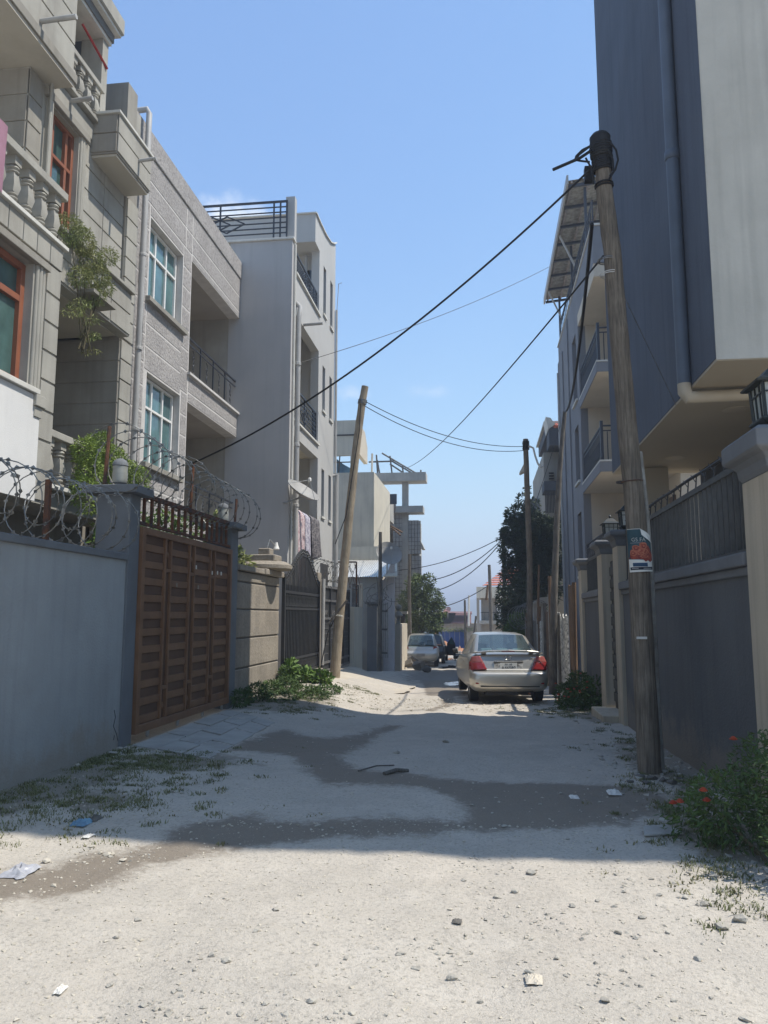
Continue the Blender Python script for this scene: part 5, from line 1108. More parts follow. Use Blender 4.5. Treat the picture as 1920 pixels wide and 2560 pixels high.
def fence_pillar(y0, y1, zt, label, x0=None, wd=.46, caph=.26):
    x0 = FX - .06 if x0 is None else x0
    t = thing('fence_pillar', label, 'pillar', (x0 + wd / 2, (y0 + y1) / 2, 0), group='beige pillars of the right fence')
    B(x0, x0 + wd, y0, y1, -.4, zt - caph).build('shaft', 'pillar_beige', t, bevel=.006)
    ym = (y0 + y1) / 2; m = MB(); cx, hw, hl = x0 + wd / 2, wd / 2, (y1 - y0) / 2
    pr = [(0.0, 0), (.02, .04), (.03, .10), (.06, .14), (.10, .16), (.12, .18), (.12, caph - .03), (.09, caph)]
    vs_ = []
    for (o_, z) in pr: vs_ += [(cx - hw - o_, y0 - o_, zt - caph + z), (cx + hw + o_, y0 - o_, zt - caph + z), (cx + hw + o_, y1 + o_, zt - caph + z), (cx - hw - o_, y1 + o_, zt - caph + z)]
    fs_ = [(0, 3, 2, 1), tuple(len(vs_) - 4 + i for i in range(4))] + [(4 * j + i, 4 * j + (i + 1) % 4, 4 * (j + 1) + (i + 1) % 4, 4 * (j + 1) + i) for j in range(len(pr) - 1) for i in range(4)]
    m.add(vs_, fs_).build('cap', 'fence_trim', t, bevel=.006); return (cx, ym, zt)
def lantern(c, label, s=1.0):
    t = thing('lantern', label, 'lantern', c, group='lanterns on the right fence pillars'); x, y, z = c
    def fr(r0, z0, r1, z1, n=4, m='lantern', name='part', bev=.003):
        MB().lathe((x, y, z), [(r0 * 1.414 * s, z0 * s), (r1 * 1.414 * s, z1 * s)], n).build(name, m, t, bevel=bev)
    fr(.15, 0, .16, .03, name='base'); fr(.10, .03, .17, .09, name='base'); fr(.17, .09, .17, .11, name='base')
    fr(.125, .112, .14, .40, m='lantern_glass', name='glass_box', bev=0)
    for i in (-1, 1):
        for j in (-1, 1): MB().beam((x + i * .135 * s, y + j * .135 * s, z + .11 * s), (x + i * .15 * s, y + j * .15 * s, z + .40 * s), .022 * s, .022 * s).build('corner_post', 'lantern', t)
    for q in (-.05, .05):
        m = MB(); m.beam((x + q * s, y - .133 * s, z + .11 * s), (x + q * s, y - .148 * s, z + .40 * s), .012 * s, .012 * s).beam((x - .133 * s, y + q * s, z + .11 * s), (x - .148 * s, y + q * s, z + .40 * s), .012 * s, .012 * s); m.build('glazing_bar', 'lantern', t)
    m = MB(); m.beam((x - .14 * s, y - .147 * s, z + .32 * s), (x + .14 * s, y - .147 * s, z + .32 * s), .012 * s, .012 * s).beam((x - .147 * s, y - .14 * s, z + .32 * s), (x - .147 * s, y + .14 * s, z + .32 * s), .012 * s, .012 * s); m.build('glazing_bar', 'lantern', t)
    MB().lathe((x, y, z), [(.29 * s, .395 * s), (.30 * s, .41 * s), (.19 * s, .455 * s), (.10 * s, .53 * s), (.03 * s, .545 * s)], 4).build('roof', 'lantern', t)
    MB().lathe((x, y, z), [(.015 * s, .54 * s), (.02 * s, .56 * s), (.034 * s, .585 * s), (.02 * s, .61 * s), (.004 * s, .62 * s)], 10).build('finial', 'lantern', t, smooth=True)
c = fence_pillar(6.22, 6.86, 3.05, 'large beige pillar at the right edge of the photo', FX - .05, .9, .34); lantern((2.36, 6.45, 3.05), 'lantern on the large beige pillar at right edge', .98)
c = fence_pillar(13.12, 13.6, 3.0, 'beige fence pillar right of the narrow black door'); lantern(c, 'middle lantern on the pillar right of the narrow door', .82)
c = fence_pillar(14.9, 15.45, 3.0, 'beige fence pillar left of the narrow black door'); lantern(c, 'farthest lantern on the pillar left of the narrow door', .82)
fence_pillar(18.0, 18.5, 2.88, 'beige fence pillar without lantern at the far fence end')
t = thing('side_door', 'narrow black metal door between two lantern pillars', 'door', (FX + .2, 14.3, 0)); B(FX + .1, FX + .14, 13.62, 14.88, -.1, 2.6).build('leaf', 'metal_black', t)
for k in range(11): B(FX + .07, FX + .098, 13.66, 14.84, .08 + k * .225, .24 + k * .225).build('panel', 'rail_grey', t, bevel=.004)
B(1.92, 2.36, 13.6, 15.0, -.4, -.04).build('door_step', 'pillar_beige', None, bevel=.012, label='concrete step in front of the narrow black door', cat='step')
# ------------------------------------------------------------------ R2: grey house with cream loggias and roof canopy
H = thing('balcony_building', 'grey and cream apartment house with corner balconies and roof canopy', 'building', (6, 28, 0)); XR = 3.4
wall_holes_x(H, XR, XR + .25, 26.72, 33.4, -.6, 13.18, [(27.4, 28.5, 9.2, 11.6), (27.4, 28.5, 6.3, 8.3), (27.4, 28.5, 3.0, 5.2)], 'r2_grey', 'street_wall')
B(XR + .25, 11, 26.75, 33.4, -.6, 13.0).build('main_block', 'cream', H)
B(XR + .25, 11, 26.72, 26.748, -.6, 12.0).build('loggia_end_wall', 'cream', H); B(5.6, 11, 22.7, 26.7, -.6, 12).build('loggia_back_wall', 'cream', H)
B(XR - .05, XR - .001, 29.6, 30.1, -.6, 13).build('pilaster', 'r2_grey', H); B(XR - .05, XR - .001, 31.6, 33.4, -.6, 12.4).build('pilaster', 'r2_grey', H)
for z0 in (8.66, 5.70, 2.6):
    B(XR + .003, 11, 22.62, 26.72, z0, z0 + .30).build('balcony_slab', 'cream', H); B(XR - .03, 11, 22.58, 26.75, z0 + .30, z0 + .345).build('slab_trim', 'coping_light', H)
    m = MB(); m.box(XR, XR + .002, 22.62, 26.72, z0 + .0, z0 + .3); 
    B(XR - .025, XR, 22.6, 26.72, z0 + .001, z0 + .299).build('slab_face', 'r2_grey', H); B(XR - .025, 11, 22.595, 22.618, z0 + .001, z0 + .299).build('slab_face', 'r2_grey', H)
    o = railing_x(H, XR + .06, 22.7, 26.7, z0 + .36, z0 + 1.38, 18, 'metal_dark', 2, False, .012)
    for k in range(18):
        q = lerp(22.72, 26.68, (k + .5) / 18); MB().tube([(XR + .06, q + .05 * math.sin(a), z0 + .75 + .22 * math.cos(a)) for a in np.linspace(0, 5.5, 9)], .012, 4).build('scroll', 'metal_dark', o)
    o = MB().box(XR + .06, 5.6, 22.66, 22.7, z0 + 1.34, z0 + 1.38).box(XR + .06, 5.6, 22.67, 22.69, z0 + 1.2, z0 + 1.23).build('railing', 'metal_dark', H)
    for k in range(16): x = lerp(XR + .08, 5.6, k / 15); B(x - .013, x + .013, 22.67, 22.695, z0 + .36, z0 + 1.19).build('bar', 'metal_dark', o)
    B(XR + .02, XR + .1, 22.63, 22.72, z0 + .345, z0 + 1.5).build('corner_post', 'metal_dark', o)
    q = (4.3, 24.4, z0 - .06) 
    MB().lathe(q, [(.12, 0), (.19, .015), (.2, .06)], 16).build('ceiling_lamp', 'stair_dark', H, smooth=True)
MB().lathe((4.3, 24.4, 11.54), [(.12, 0), (.19, .015), (.2, .06)], 16).build('ceiling_lamp', 'stair_dark', H, smooth=True)
B(XR + .003, 11, 22.65, 26.72, 11.6, 12.0).build('top_ceiling', 'cream', H); B(XR, 11, 22.62, 26.72, 12.0, 13.18).build('roof_parapet', 'r2_grey', H)
B(XR - .04, 11, 22.58, 33.45, 13.18, 13.24).build('parapet_coping', 'coping_light', H)
for z0, z1 in ((9.2, 11.6), (6.3, 8.3), (3.0, 5.2)):
    wd = window_x(H, XR + .12, 27.4, 28.5, z0, z1, 'metal_dark', 'glass_dark', (.5,), (.7,), .06, .05)
    B(XR - .06, XR + .2, 27.3, 28.6, z0 - .08, z0 - .003).build('sill', 'coping_light', wd)
B(5.56, 5.599, 23.3, 24.4, 2.95, 5.1).build('loggia_door', 'wood_red', H)
m = MB(); m.tube([(XR - .08, 33.0, 11.9), (XR - .08, 33.0, .2)], .06, 8).build('downpipe', 'pipe_grey', H, smooth=True)
for k, (y, zz) in enumerate(((23.6, 12.6), (28.2, 12.6), (33.2, 12.6))): pass
# roof canopy on posts
K = thing('roof_canopy', 'steel framed corrugated canopy over the roof of the balcony building', 'canopy', (4.5, 28, 13.2)); 
cz = lambda x: 15.5 + .10 * (x - 2.9)
m = MB(); nn = 60
for k in range(nn * 2 + 1): y = lerp(24.2, 33.9, k / (nn * 2)); m.v += [(2.95, y, cz(2.95) + .08 + .04 * (k % 2)), (8, y, cz(8) + .08 + .04 * (k % 2))]
m.f = [(2 * k, 2 * k + 2, 2 * k + 3, 2 * k + 1) for k in range(nn * 2)]; m.build('roof_sheet', 'sheet_old', K)
B(2.88, 2.94, 24.1, 34.0, 15.42, 15.72).build('fascia', 'pipe_grey', K)
for k in range(5): x = 3.05 + k * .55; MB().beam((x, 24.2, cz(x) + .02), (x, 33.9, cz(x) + .02), .06, .08).build('purlin', 'batten', K)
for k in range(8): y = 24.3 + k * 1.36; MB().beam((2.96, y, cz(2.96) - .07), (8, y, cz(8) - .07), .08, .09).build('rafter', 'metal_dark', K)
for y in (24.4, 28.5, 33.2): B(3.45, 3.53, y, y + .08, 13.24, cz(3.5) - .12).build('post', 'metal_dark', K)
MB().beam((2.98, 27.6, cz(3) - .1), (3.5, 27.6, 14.2), .06, .06).build('brace', 'pipe_grey', K); MB().beam((2.98, 32.6, cz(3) - .1), (3.5, 32.6, 14.2), .06, .06).build('brace', 'pipe_grey', K)
railing_x(K, 3.46, 22.8, 33.2, 13.24, 14.1, 22, 'metal_dark', 2, False, .014)
# ------------------------------------------------------------------ R3: dark trimmed house with orange tiles, balconies
MAT['r3_wall'] = M('r3_wall', (.36, .345, .32), (.31, .30, .28), .9, .9, streak=.15)
t = thing('dark_trim_house', 'house with dark fascias, white gable trim and orange tiled eave', 'house', (4, 40, -1)); Y3 = 37; q3 = lambda x, y: at(x, y, Y=Y3)
B(q3(1330, 1).x, 9, Y3 + .6, Y3 + 9, -1, q3(1350, 1125).z).build('wall', 'r3_wall', t)
B(q3(1338, 1).x, 9, Y3 - .9, Y3 + .59, q3(1350, 1124).z, q3(1350, 1080).z).build('dark_fascia', 'r2_dark', t)
m = MB(); nt_ = 16; xa, xb = q3(1352, 1).x, 6
for k in range(nt_): x = lerp(xa, xb, k / nt_); m.tube([(x, Y3 - .95, q3(1350, 1079).z), (x, Y3 + .55, q3(1350, 1064).z + .15)], .09, 6)
m.build('orange_tile', 'roof_tile', t)
MB().prism([(q3(1331, 1).x, Y3 - .97, q3(1350, 1055).z), (q3(1342, 1).x, Y3 - .97, q3(1350, 1058).z), (q3(1352, 1).x, Y3 - .97, q3(1350, 1074).z), (q3(1336, 1).x, Y3 - .97, q3(1350, 1085).z)], (0, 1.5, 0)).build('gable_trim', 'coping_light', t)
B(q3(1338, 1).x, 9, Y3 + .6, Y3 + 6, q3(1350, 1080).z, q3(1350, 1052).z).build('upper_fascia', 'r2_dark', t); B(q3(1332, 1).x, 9, Y3 + .5, Y3 + 6.1, q3(1350, 1052).z, q3(1350, 1047).z).build('roof_trim', 'coping_light', t)
B(q3(1364, 1).x, q3(1392, 1).x, Y3 - .4, Y3 + .598, q3(1350, 1300).z, q3(1350, 1132).z).build('dark_bay', 'r2_dark', t)
for k in range(5): z = q3(1350, 1180 + k * 7).z; B(q3(1341, 1).x, q3(1352, 1).x, Y3 + .5, Y3 + .598, z, z + .06).build('vent_louvre', 'stair_dark', t)
B(q3(1324, 1).x, q3(1365, 1).x, Y3 - .8, Y3 + .598, q3(1350, 1234).z, q3(1350, 1210).z).build('balcony_front', 'r2_dark', t)
o = B(q3(1326, 1).x, q3(1364, 1).x, Y3 - .8, Y3 - .75, q3(1350, 1236).z, q3(1350, 1233).z).build('railing', 'metal_black', t)
for k in range(12): x = lerp(q3(1327, 1).x, q3(1363, 1).x, k / 11); B(x - .02, x + .02, Y3 - .79, Y3 - .76, q3(1350, 1288).z, q3(1350, 1237).z).build('bar', 'metal_black', o)
B(q3(1290, 1).x, q3(1311, 1).x, Y3 + 6, Y3 + 12, -1, q3(1350, 1250).z).build('side_wing', 'r2_dark', t); B(q3(1292, 1).x, q3(1330, 1).x, Y3 + 4, Y3 + 6, -1, q3(1350, 1215).z).build('side_wing', 'r2_grey', t)
MB().prism([tuple(q3(1299, 1180)), tuple(q3(1312, 1155)), tuple(q3(1312, 1178)), tuple(q3(1301, 1183))], (0, .6, 0)).build('awning', 'flower_yellow', t); bpy.data.objects['awning'].data.materials[0] = MAT['cream']
# ------------------------------------------------------------------ scrap fence of sheets, boards and posts
t = thing('scrap_fence', 'ragged fence of rusty sheets, boards and posts behind the silver car', 'fence', (2, 23, -.4)); r = random.Random(8)
fl = [(2.16, 18.9), (2.02, 20.2), (1.95, 21.8), (1.85, 24), (1.75, 27), (1.6, 31)]
def fp(s):
    L_ = [0]; 
    for a, b in zip(fl[:-1], fl[1:]): L_.append(L_[-1] + math.dist(a, b))
    d = s * L_[-1]; k = max(i for i in range(len(L_) - 1) if L_[i] <= d + 1e-9); f_ = (d - L_[k]) / (L_[k + 1] - L_[k]); return Vector((lerp(fl[k][0], fl[k + 1][0], f_), lerp(fl[k][1], fl[k + 1][1], f_), 0))
s = 0; mats = ['wood_red', 'sheet_torn', 'sheet_old', 'wood_grey', 'sheet_old', 'wood_red', 'sheet_old', 'sheet_torn', 'sheet_old', 'wood_grey', 'sheet_old', 'sheet_torn', 'sheet_old', 'wood_grey']; k = 0
while s < .97:
    ds = r.uniform(.05, .085); a, b = fp(s), fp(min(.999, s + ds)); h_ = r.uniform(1.95, 2.45) + (.35 if k in (0, 4) else 0); zb = G(2, a.y) - .15; m = MB(); mt = mats[k % len(mats)]
    ax = (b - a).normalized(); nrm = Vector((-ax.y, ax.x, 0)); off = nrm * r.uniform(.0, .06); n_ = 10
    for i in range(n_ + 1):
        p_ = a.lerp(b, i / n_) + off + nrm * (.018 * (i % 2) if mt.startswith('sheet') else 0); top = h_ + zb + .08 * noise.noise((k * 3.1, i * .7, 1)) * (2 if mt == 'sheet_torn' else .6)
        m.v += [(p_.x, p_.y, zb), (p_.x, p_.y, top), (p_.x + nrm.x * .025, p_.y + nrm.y * .025, zb), (p_.x + nrm.x * .025, p_.y + nrm.y * .025, top)]
    for i in range(n_): q = 4 * i; m.f += [(q, q + 4, q + 5, q + 1), (q + 2, q + 3, q + 7, q + 6), (q + 1, q + 5, q + 7, q + 3)]
    m.f += [(0, 1, 3, 2), (4 * n_, 4 * n_ + 2, 4 * n_ + 3, 4 * n_ + 1)]; m.build('fence_sheet', mt, t)
    if k % 2 == 0: MB().tube([(a.x - .08, a.y, zb), (a.x - .06 + r.uniform(-.04, .04), a.y + r.uniform(-.05, .05), zb + h_ + r.uniform(-.1, .5))], .05, 7).build('post', 'wood_grey' if k % 4 else 'wood_red', t)
    s += ds + .004; k += 1
t = thing('razor_wire', 'roll of rusty razor wire behind the scrap fence poles', 'razor wire', (1.9, 28, 2)); wire_mesh(helix(at(1295, 1545, Y=30), at(1350, 1530, Y=27), .42, 8, 71, 20), .009, .03).build('coil', 'razor', t)
t = thing('fence_post_cap', 'concrete post with sloping cap behind the scrap fence', 'post', at(1348, 1560, Y=28)); a_, b_ = at(1333, 1510, Y=28), at(1368, 1600, Y=28); B(a_.x, b_.x, 28, 28.5, -.8, a_.z).build('shaft', 'concrete_raw', t); MB().prism([(a_.x - .08, 27.9, a_.z), (b_.x + .05, 27.9, a_.z), (b_.x + .05, 27.9, a_.z + .25), (a_.x + .25, 27.9, a_.z + .22)], (0, .7, 0)).build('cap', 'concrete_raw', t)
# ------------------------------------------------------------------ utility poles
def pole(label, pts, r0, r1, m, cat='utility pole', n=14):
    t = thing('utility_pole', label, cat, pts[0]); N = len(pts); path = []
    for i in range(N - 1):
        for k in range(4): path.append(Vector(pts[i]).lerp(Vector(pts[i + 1]), k / 4))
    path.append(Vector(pts[-1])); N = len(path)
    rr_ = [lerp(r0, r1, i / (N - 1)) * (1 + .05 * noise.noise((i * 1.3, r0 * 50, 1))) for i in range(N)]
    path = [p + Vector((.012 * noise.noise((i * .5, 3, r0)), .012 * noise.noise((i * .5, 7, r0)), 0)) for i, p in enumerate(path)]
    MB().tube(path, rr_, n).build('shaft', m, t, smooth=True); return t, path, rr_
def wraps(t, c, d, r, n, sp, m='cable', thick=.012, seed=1):
    rr_ = random.Random(seed); d = Vector(d).normalized(); u = d.cross(Vector((0, 1, 0))).normalized(); v = d.cross(u); mm = MB(); pts = []
    for i in range(n * 14): a = 2 * PI * i / 14; q = r * (1 + rr_.uniform(-.03, .06)); pts.append(Vector(c) + d * sp * i / 14 + (u * math.cos(a) + v * math.sin(a)) * q)
    mm.tube(pts, thick, 6).build('wire_wrap', m, t)
YP_ = 8.63
bp, path, rr_ = pole('thick weathered wooden utility pole with poster in front of the right fence', [at(x, y, Y=YP_) for x, y in ((1625, 1950), (1606, 1600), (1590, 1300), (1562, 1000), (1544, 800), (1530, 620), (1510, 470), (1500, 345))], .118, .088, 'wood_pole', n=20)
tp = path[-1]; MB().lathe(tp - Vector((0, 0, .12)), [(.11, 0), (.125, .03), (.115, .08), (.12, .12), (.09, .16), (.03, .165)], 16).build('cap', 'cable', bp, smooth=True)
dv = path[-1] - path[-5]; wraps(bp, tp - dv.normalized() * .42, dv, .103, 14, .022, seed=2); wraps(bp, tp - dv.normalized() * .25, dv, .11, 6, .03, thick=.018, seed=3); wraps(bp, tp - dv.normalized() * .62, dv, .098, 2, .03, seed=4)
wraps(bp, at(1518, 655, Y=YP_) , dv, .104, 2, .02, 'razor', .006, 5); wraps(bp, at(1524, 690, Y=YP_), dv, .105, 2, .02, 'cable_white', .005, 6); wraps(bp, at(1580, 1205, Y=YP_), dv, .112, 1, .015, 'rust', .006, 7)
mm = MB()
for pts in ([(1525, 355), (1540, 375), (1545, 400), (1538, 425), (1525, 440)], [(1520, 370), (1532, 400), (1534, 430), (1522, 450)], [(1475, 365), (1455, 375), (1440, 390), (1437, 400), (1450, 402), (1475, 405)], [(1472, 368), (1450, 385), (1440, 395)], [(1464, 395), (1478, 420), (1482, 440), (1484, 460)]): mm.tube([at(x, y, Y=YP_ - .1) for x, y in pts], .012, 5)
mm.build('loose_loop', 'cable', bp)
MB().tube([at(1383, 424, Y=8.4), at(1450, 395, Y=8.5), at(1480, 375, Y=8.6)], .018, 6).build('cut_cable', 'cable', bp)
q = at(1472, 440, Y=8.75); B(q.x - .05, q.x + .06, q.y - .05, q.y + .05, q.z - .07, q.z + .1).build('junction_box', 'cable', bp)
MB().tube([at(x, y, Y=8.8) for x, y in ((1655, 1945), (1640, 1700), (1628, 1450), (1612, 1250), (1598, 1130))], .035, 8).build('conduit', 'sheet_old', bp, smooth=True)
MB().tube([at(x, y, Y=8.75) for x, y in ((1608, 1350), (1600, 1200), (1575, 1050), (1565, 950))], .01, 5).build('side_cable', 'cable', bp)
B(*[f(v) for f, v in ((float, at(1593, 1597, Y=YP_ - .14).x), (float, at(1618, 1592, Y=YP_ - .14).x))], YP_ - .135, YP_ - .10, at(1605, 1597, Y=YP_).z, at(1605, 1591, Y=YP_).z).build('tag', 'coping_light', bp)
# poster bent round the pole
PO = thing('rose_poster', 'torn poster of orange roses pasted on the thick utility pole', 'poster', at(1598, 1440, Y=YP_ - .15))
pc_b, pc_t = at(1600, 1432, Y=YP_), at(1592, 1325, Y=YP_)
def on_pole(u, v, off=0.0):  # u -1..1 across, v 0..1 up
    c_ = pc_b.lerp(pc_t, v); a = u * 1.06; R0 = .134 + off
    x = c_.x + R0 * math.sin(a); y = c_.y - R0 * math.cos(a)
    return Vector((x, y, c_.z))
def patch(poly, m, off, name, parent=PO, sub=10):
    # polygon in (u,v) triangulated as vertical strips so that it follows the pole
    us = sorted(set([p[0] for p in poly] + list(np.linspace(min(p[0] for p in poly), max(p[0] for p in poly), sub)))); mb = MB()
    def span(u):
        zs_ = []
        for (a, b) in zip(poly, poly[1:] + poly[:1]):
            if (a[0] - u) * (b[0] - u) <= 1e-12 and abs(a[0] - b[0]) > 1e-9: zs_.append(a[1] + (b[1] - a[1]) * (u - a[0]) / (b[0] - a[0]))
        return (min(zs_), max(zs_)) if zs_ else None
    for a, b in zip(us[:-1], us[1:]):
        e = 1e-5; s0, s1 = span(a + e), span(b - e)
        if s0 and s1: mb.add([on_pole(a, s0[0], off), on_pole(b, s1[0], off), on_pole(b, s1[1], off), on_pole(a, s0[1], off)], [(0, 1, 2, 3)])
    return mb.build(name, m, parent)
patch([(-1, 0), (1, .02), (1, .85), (.05, 1), (-1, 1)], 'plate_white', 0, 'paper')
patch([(-1, .30), (1, .27), (1, .73), (.05, .99), (-1, .99)], 'poster_teal', .0012, 'teal_print')
patch([(-1, .30), (-.8, .34), (-.75, .30), (.1, .30), (.3, .24), (.5, .27), (.7, .23), (1, .28), (1, .42), (.6, .62), (.3, .55), (-.4, .58), (-.8, .5), (-.85, .36)], 'poster_rose', .0024, 'rose_print')
for k, (cu_, cv_, ru, rv) in enumerate(((.2, .60, .28, .10), (-.3, .54, .34, .085), (-.55, .44, .28, .07), (.35, .47, .25, .06), (.0, .42, .22, .035), (.25, .36, .35, .03))):
    for kk, f_ in enumerate((1, .62, .28)):
        patch([(cu_ + ru * (f_ * math.cos(a) * (1 + .18 * math.sin(3 * a + k)) + .22 * (1 - f_) * math.cos(k * 2.1)), cv_ + rv * (f_ * math.sin(a) * (1 + .15 * math.cos(2 * a + k)) + .3 * (1 - f_) * math.sin(k * 1.7))) for a in np.linspace(0, 2 * PI, 15)[:-1]], 'poster_rose_light' if kk % 2 == 0 else 'poster_rose', .0034 + .0008 * kk + .0003 * k, 'petal_print', sub=12)
patch([(-.65, .13), (.45, .13), (.45, .215), (-.65, .215)], 'poster_navy', .002, 'navy_band'); patch([(-.9, .05), (.95, .06), (.95, .125), (-.9, .115)], 'ink', .0012, 'black_band')
patch([(.05, 1), (1.0, .66), (.3, .80), (.1, .86)], 'plate_white', .012, 'torn_corner')
def pole_text(body, size, u0, v0, m, off=.004, squash=1.0):
    me = text_mesh(body, size); me.materials.clear(); me.materials.append(MAT[m]); hgt = (pc_t - pc_b).z
    for v in me.vertices:
        p = on_pole(u0 + v.co.x / .134 / 1.06, v0 + v.co.y / hgt, off); v.co = p - Vector(PO.location)
    o = bpy.data.objects.new('lettering', me); C.objects.link(o); o.parent = PO
pole_text('GS FA', .056, -.12, .745, 'plate_white')
mm_rows = [(-.75, .25, .668, .010), (-.2, .15, .71, .006)]
for (a, b, v, h_) in mm_rows: patch([(a, v), (b, v), (b, v + h_), (a, v + h_)], 'dish_grey', .003, 'fine_print')
for (a, b) in ((-.75, -.25), (.1, .8)): patch([(a, .08), (b, .08), (b, .098), (a, .098)], 'dish_grey', .003, 'fine_print')
# leaning pale pole on the left
lp, path, rr_ = pole('pale leaning wooden pole in front of the black sheet gate', [(at(836, 1702, Y=20.1).x, 20.1, -.1)] + [at(x, y, Y=20.1) for x, y in ((845, 1580), (862, 1400), (878, 1240), (893, 1100), (905, 1010), (913, 966))], .135, .092, 'wood_pole_light', n=16)
dv = path[-1] - path[-5]; wraps(lp, at(905, 1010, Y=20.1), dv, .108, 6, .02, 'razor', .014, 8); wraps(lp, at(846, 1540, Y=20.1), dv, .138, 2, .02, 'plate_white', .008, 9)
MB().tube([at(820, 1560, Y=19.8), at(868, 1500, Y=19.85)], .03, 6).build('stay_bar', 'wood_grey', lp); MB().tube([at(x, y, Y=19.9) for x, y in ((902, 1010), (898, 1080), (865, 1290), (838, 1360))], .012, 5).build('side_cable', 'cable', lp)
MB().tube([at(x, y, Y=20.6) for x, y in ((862, 1500), (820, 1580), (803, 1660), (798, 1690), (810, 1695), (835, 1697))], .015, 5).build('ground_cable', 'cable', lp)
p2, path2, _ = pole('slender mossy pole leaning beside the scrap fence', [at(x, y, Y=20.2) for x, y in ((1382, 1760), (1385, 1500), (1392, 1300), (1401, 1150), (1412, 1030))], .10, .05, 'wood_grey')
p3, path3, _ = pole('tall straight pole with dark wrapped top behind the silver car', [at(x, y, Y=26) for x, y in ((1325, 1730), (1324, 1400), (1317, 1200), (1314, 1098))], .10, .085, 'wood_pole')
wraps(p3, at(1315, 1125, Y=26), (0, 0, 1), .10, 7, .045, 'cable', .02, 10); mm = MB()
mm.tube([at(x, y, Y=25.8) for x, y in ((1322, 1115), (1333, 1120), (1338, 1140), (1345, 1160), (1352, 1168), (1358, 1165))], .035, 6).build('white_cable', 'cable_white', p3)
p4, path4, _ = pole('dark pole with cable knot beside the tall dark tree', [at(x, y, Y=44) for x, y in ((1263, 1640), (1260, 1450), (1257, 1318))], .11, .085, 'wood_grey'); wraps(p4, at(1258, 1345, Y=44), (0, 0, 1), .13, 4, .07, 'cable', .04, 11)
p5, path5, _ = pole('grey pole standing before the red roof house', [at(x, y, Y=56) for x, y in ((1230, 1640), (1226, 1500), (1223, 1412))], .14, .11, 'wood_grey')
for k, (pts, lab) in enumerate((([(1184, 1600), (1190, 1540)], 'thin leaning stake left of the sedan before the red roof house'), ([(1164, 1625), (1162, 1500)], 'thin service pole with white box beside the blue fence'), ([(1216, 1500), (1219, 1462)], 'short reddish stake near the red roof house'), ([(1345, 1560), (1347, 1412)], 'bare reddish stick standing above the scrap fence'))):
    Yk = 54 if k < 3 else 25; MB().tube([at(x, y, Y=Yk) for x, y in pts], [.09, .07] if k < 3 else [.04, .03], 7).build('stake', 'wood_grey' if k < 2 else 'wood_red', None, label=lab, cat='stake')
# ------------------------------------------------------------------ overhead cables
def cable(label, a, b, sag, r=.012, n=28):
    r = r * .75
    a, b = Vector(a), Vector(b); MB().tube([a.lerp(b, i / n) - Vector((0, 0, sag * 4 * (i / n) * (1 - i / n))) for i in range(n + 1)], r, 6).build('overhead_cable', 'cable', None, smooth=True, label=label, cat='cable', group='overhead cables')
cable('thick black cable sagging from the right pole across to the brown gate', at(1474, 425, Y=8.55), (-4.43, 11.35, 3.93), .36, .017)
cable('thin cable from the grey rendered house up to the roof canopy', (-6.15, 19.5, at(617, 943, X=-6.15).z), at(1396, 655, Y=32), .35, .014)
cable('cable from the thick pole to the unfinished building', at(1508, 640, Y=8.6), at(1008, 1172, Y=47.5), .5, .016)
cable('upper of two slack cables between the leaning pole and the straight pole', at(916, 1005, Y=20.1), at(1312, 1116, Y=26), .35, .014)
cable('lower of two slack cables between the leaning pole and the straight pole', at(912, 1015, Y=20.1), at(1312, 1126, Y=26), .42, .014)
cable('pale thin wire from the thick pole to the tower soffit', at(1519, 655, Y=8.62), at(1690, 1013, X=2.39), .0, .006); bpy.data.objects[sorted(o.name for o in bpy.data.objects if o.name.startswith('overhead_cable'))[-1]].data.materials[0] = MAT['razor']
cable('cable bundle from the slender mossy pole up to the thick pole', path2[-1], at(1480, 560, Y=8.8), .55, .03)
cable('highest far cable running left from the dark knotted pole', at(1257, 1342, Y=44), at(1000, 1425, Y=46), .35, .03)
cable('middle far cable between the round tree and the dark knotted pole', at(1257, 1347, Y=44), at(1080, 1450, Y=44), .4, .035)
cable('lowest far cable between the round tree and the dark knotted pole', at(1257, 1350, Y=44), at(1095, 1475, Y=44), .45, .035)
cable('cable in front of the red roof house running down to the left', at(1216, 1467, Y=54), at(1105, 1518, Y=54), .15, .04)
cable('thin wire crossing the front of the straight pole', at(1400, 1065, Y=30), at(1325, 1295, Y=26), .1, .014)
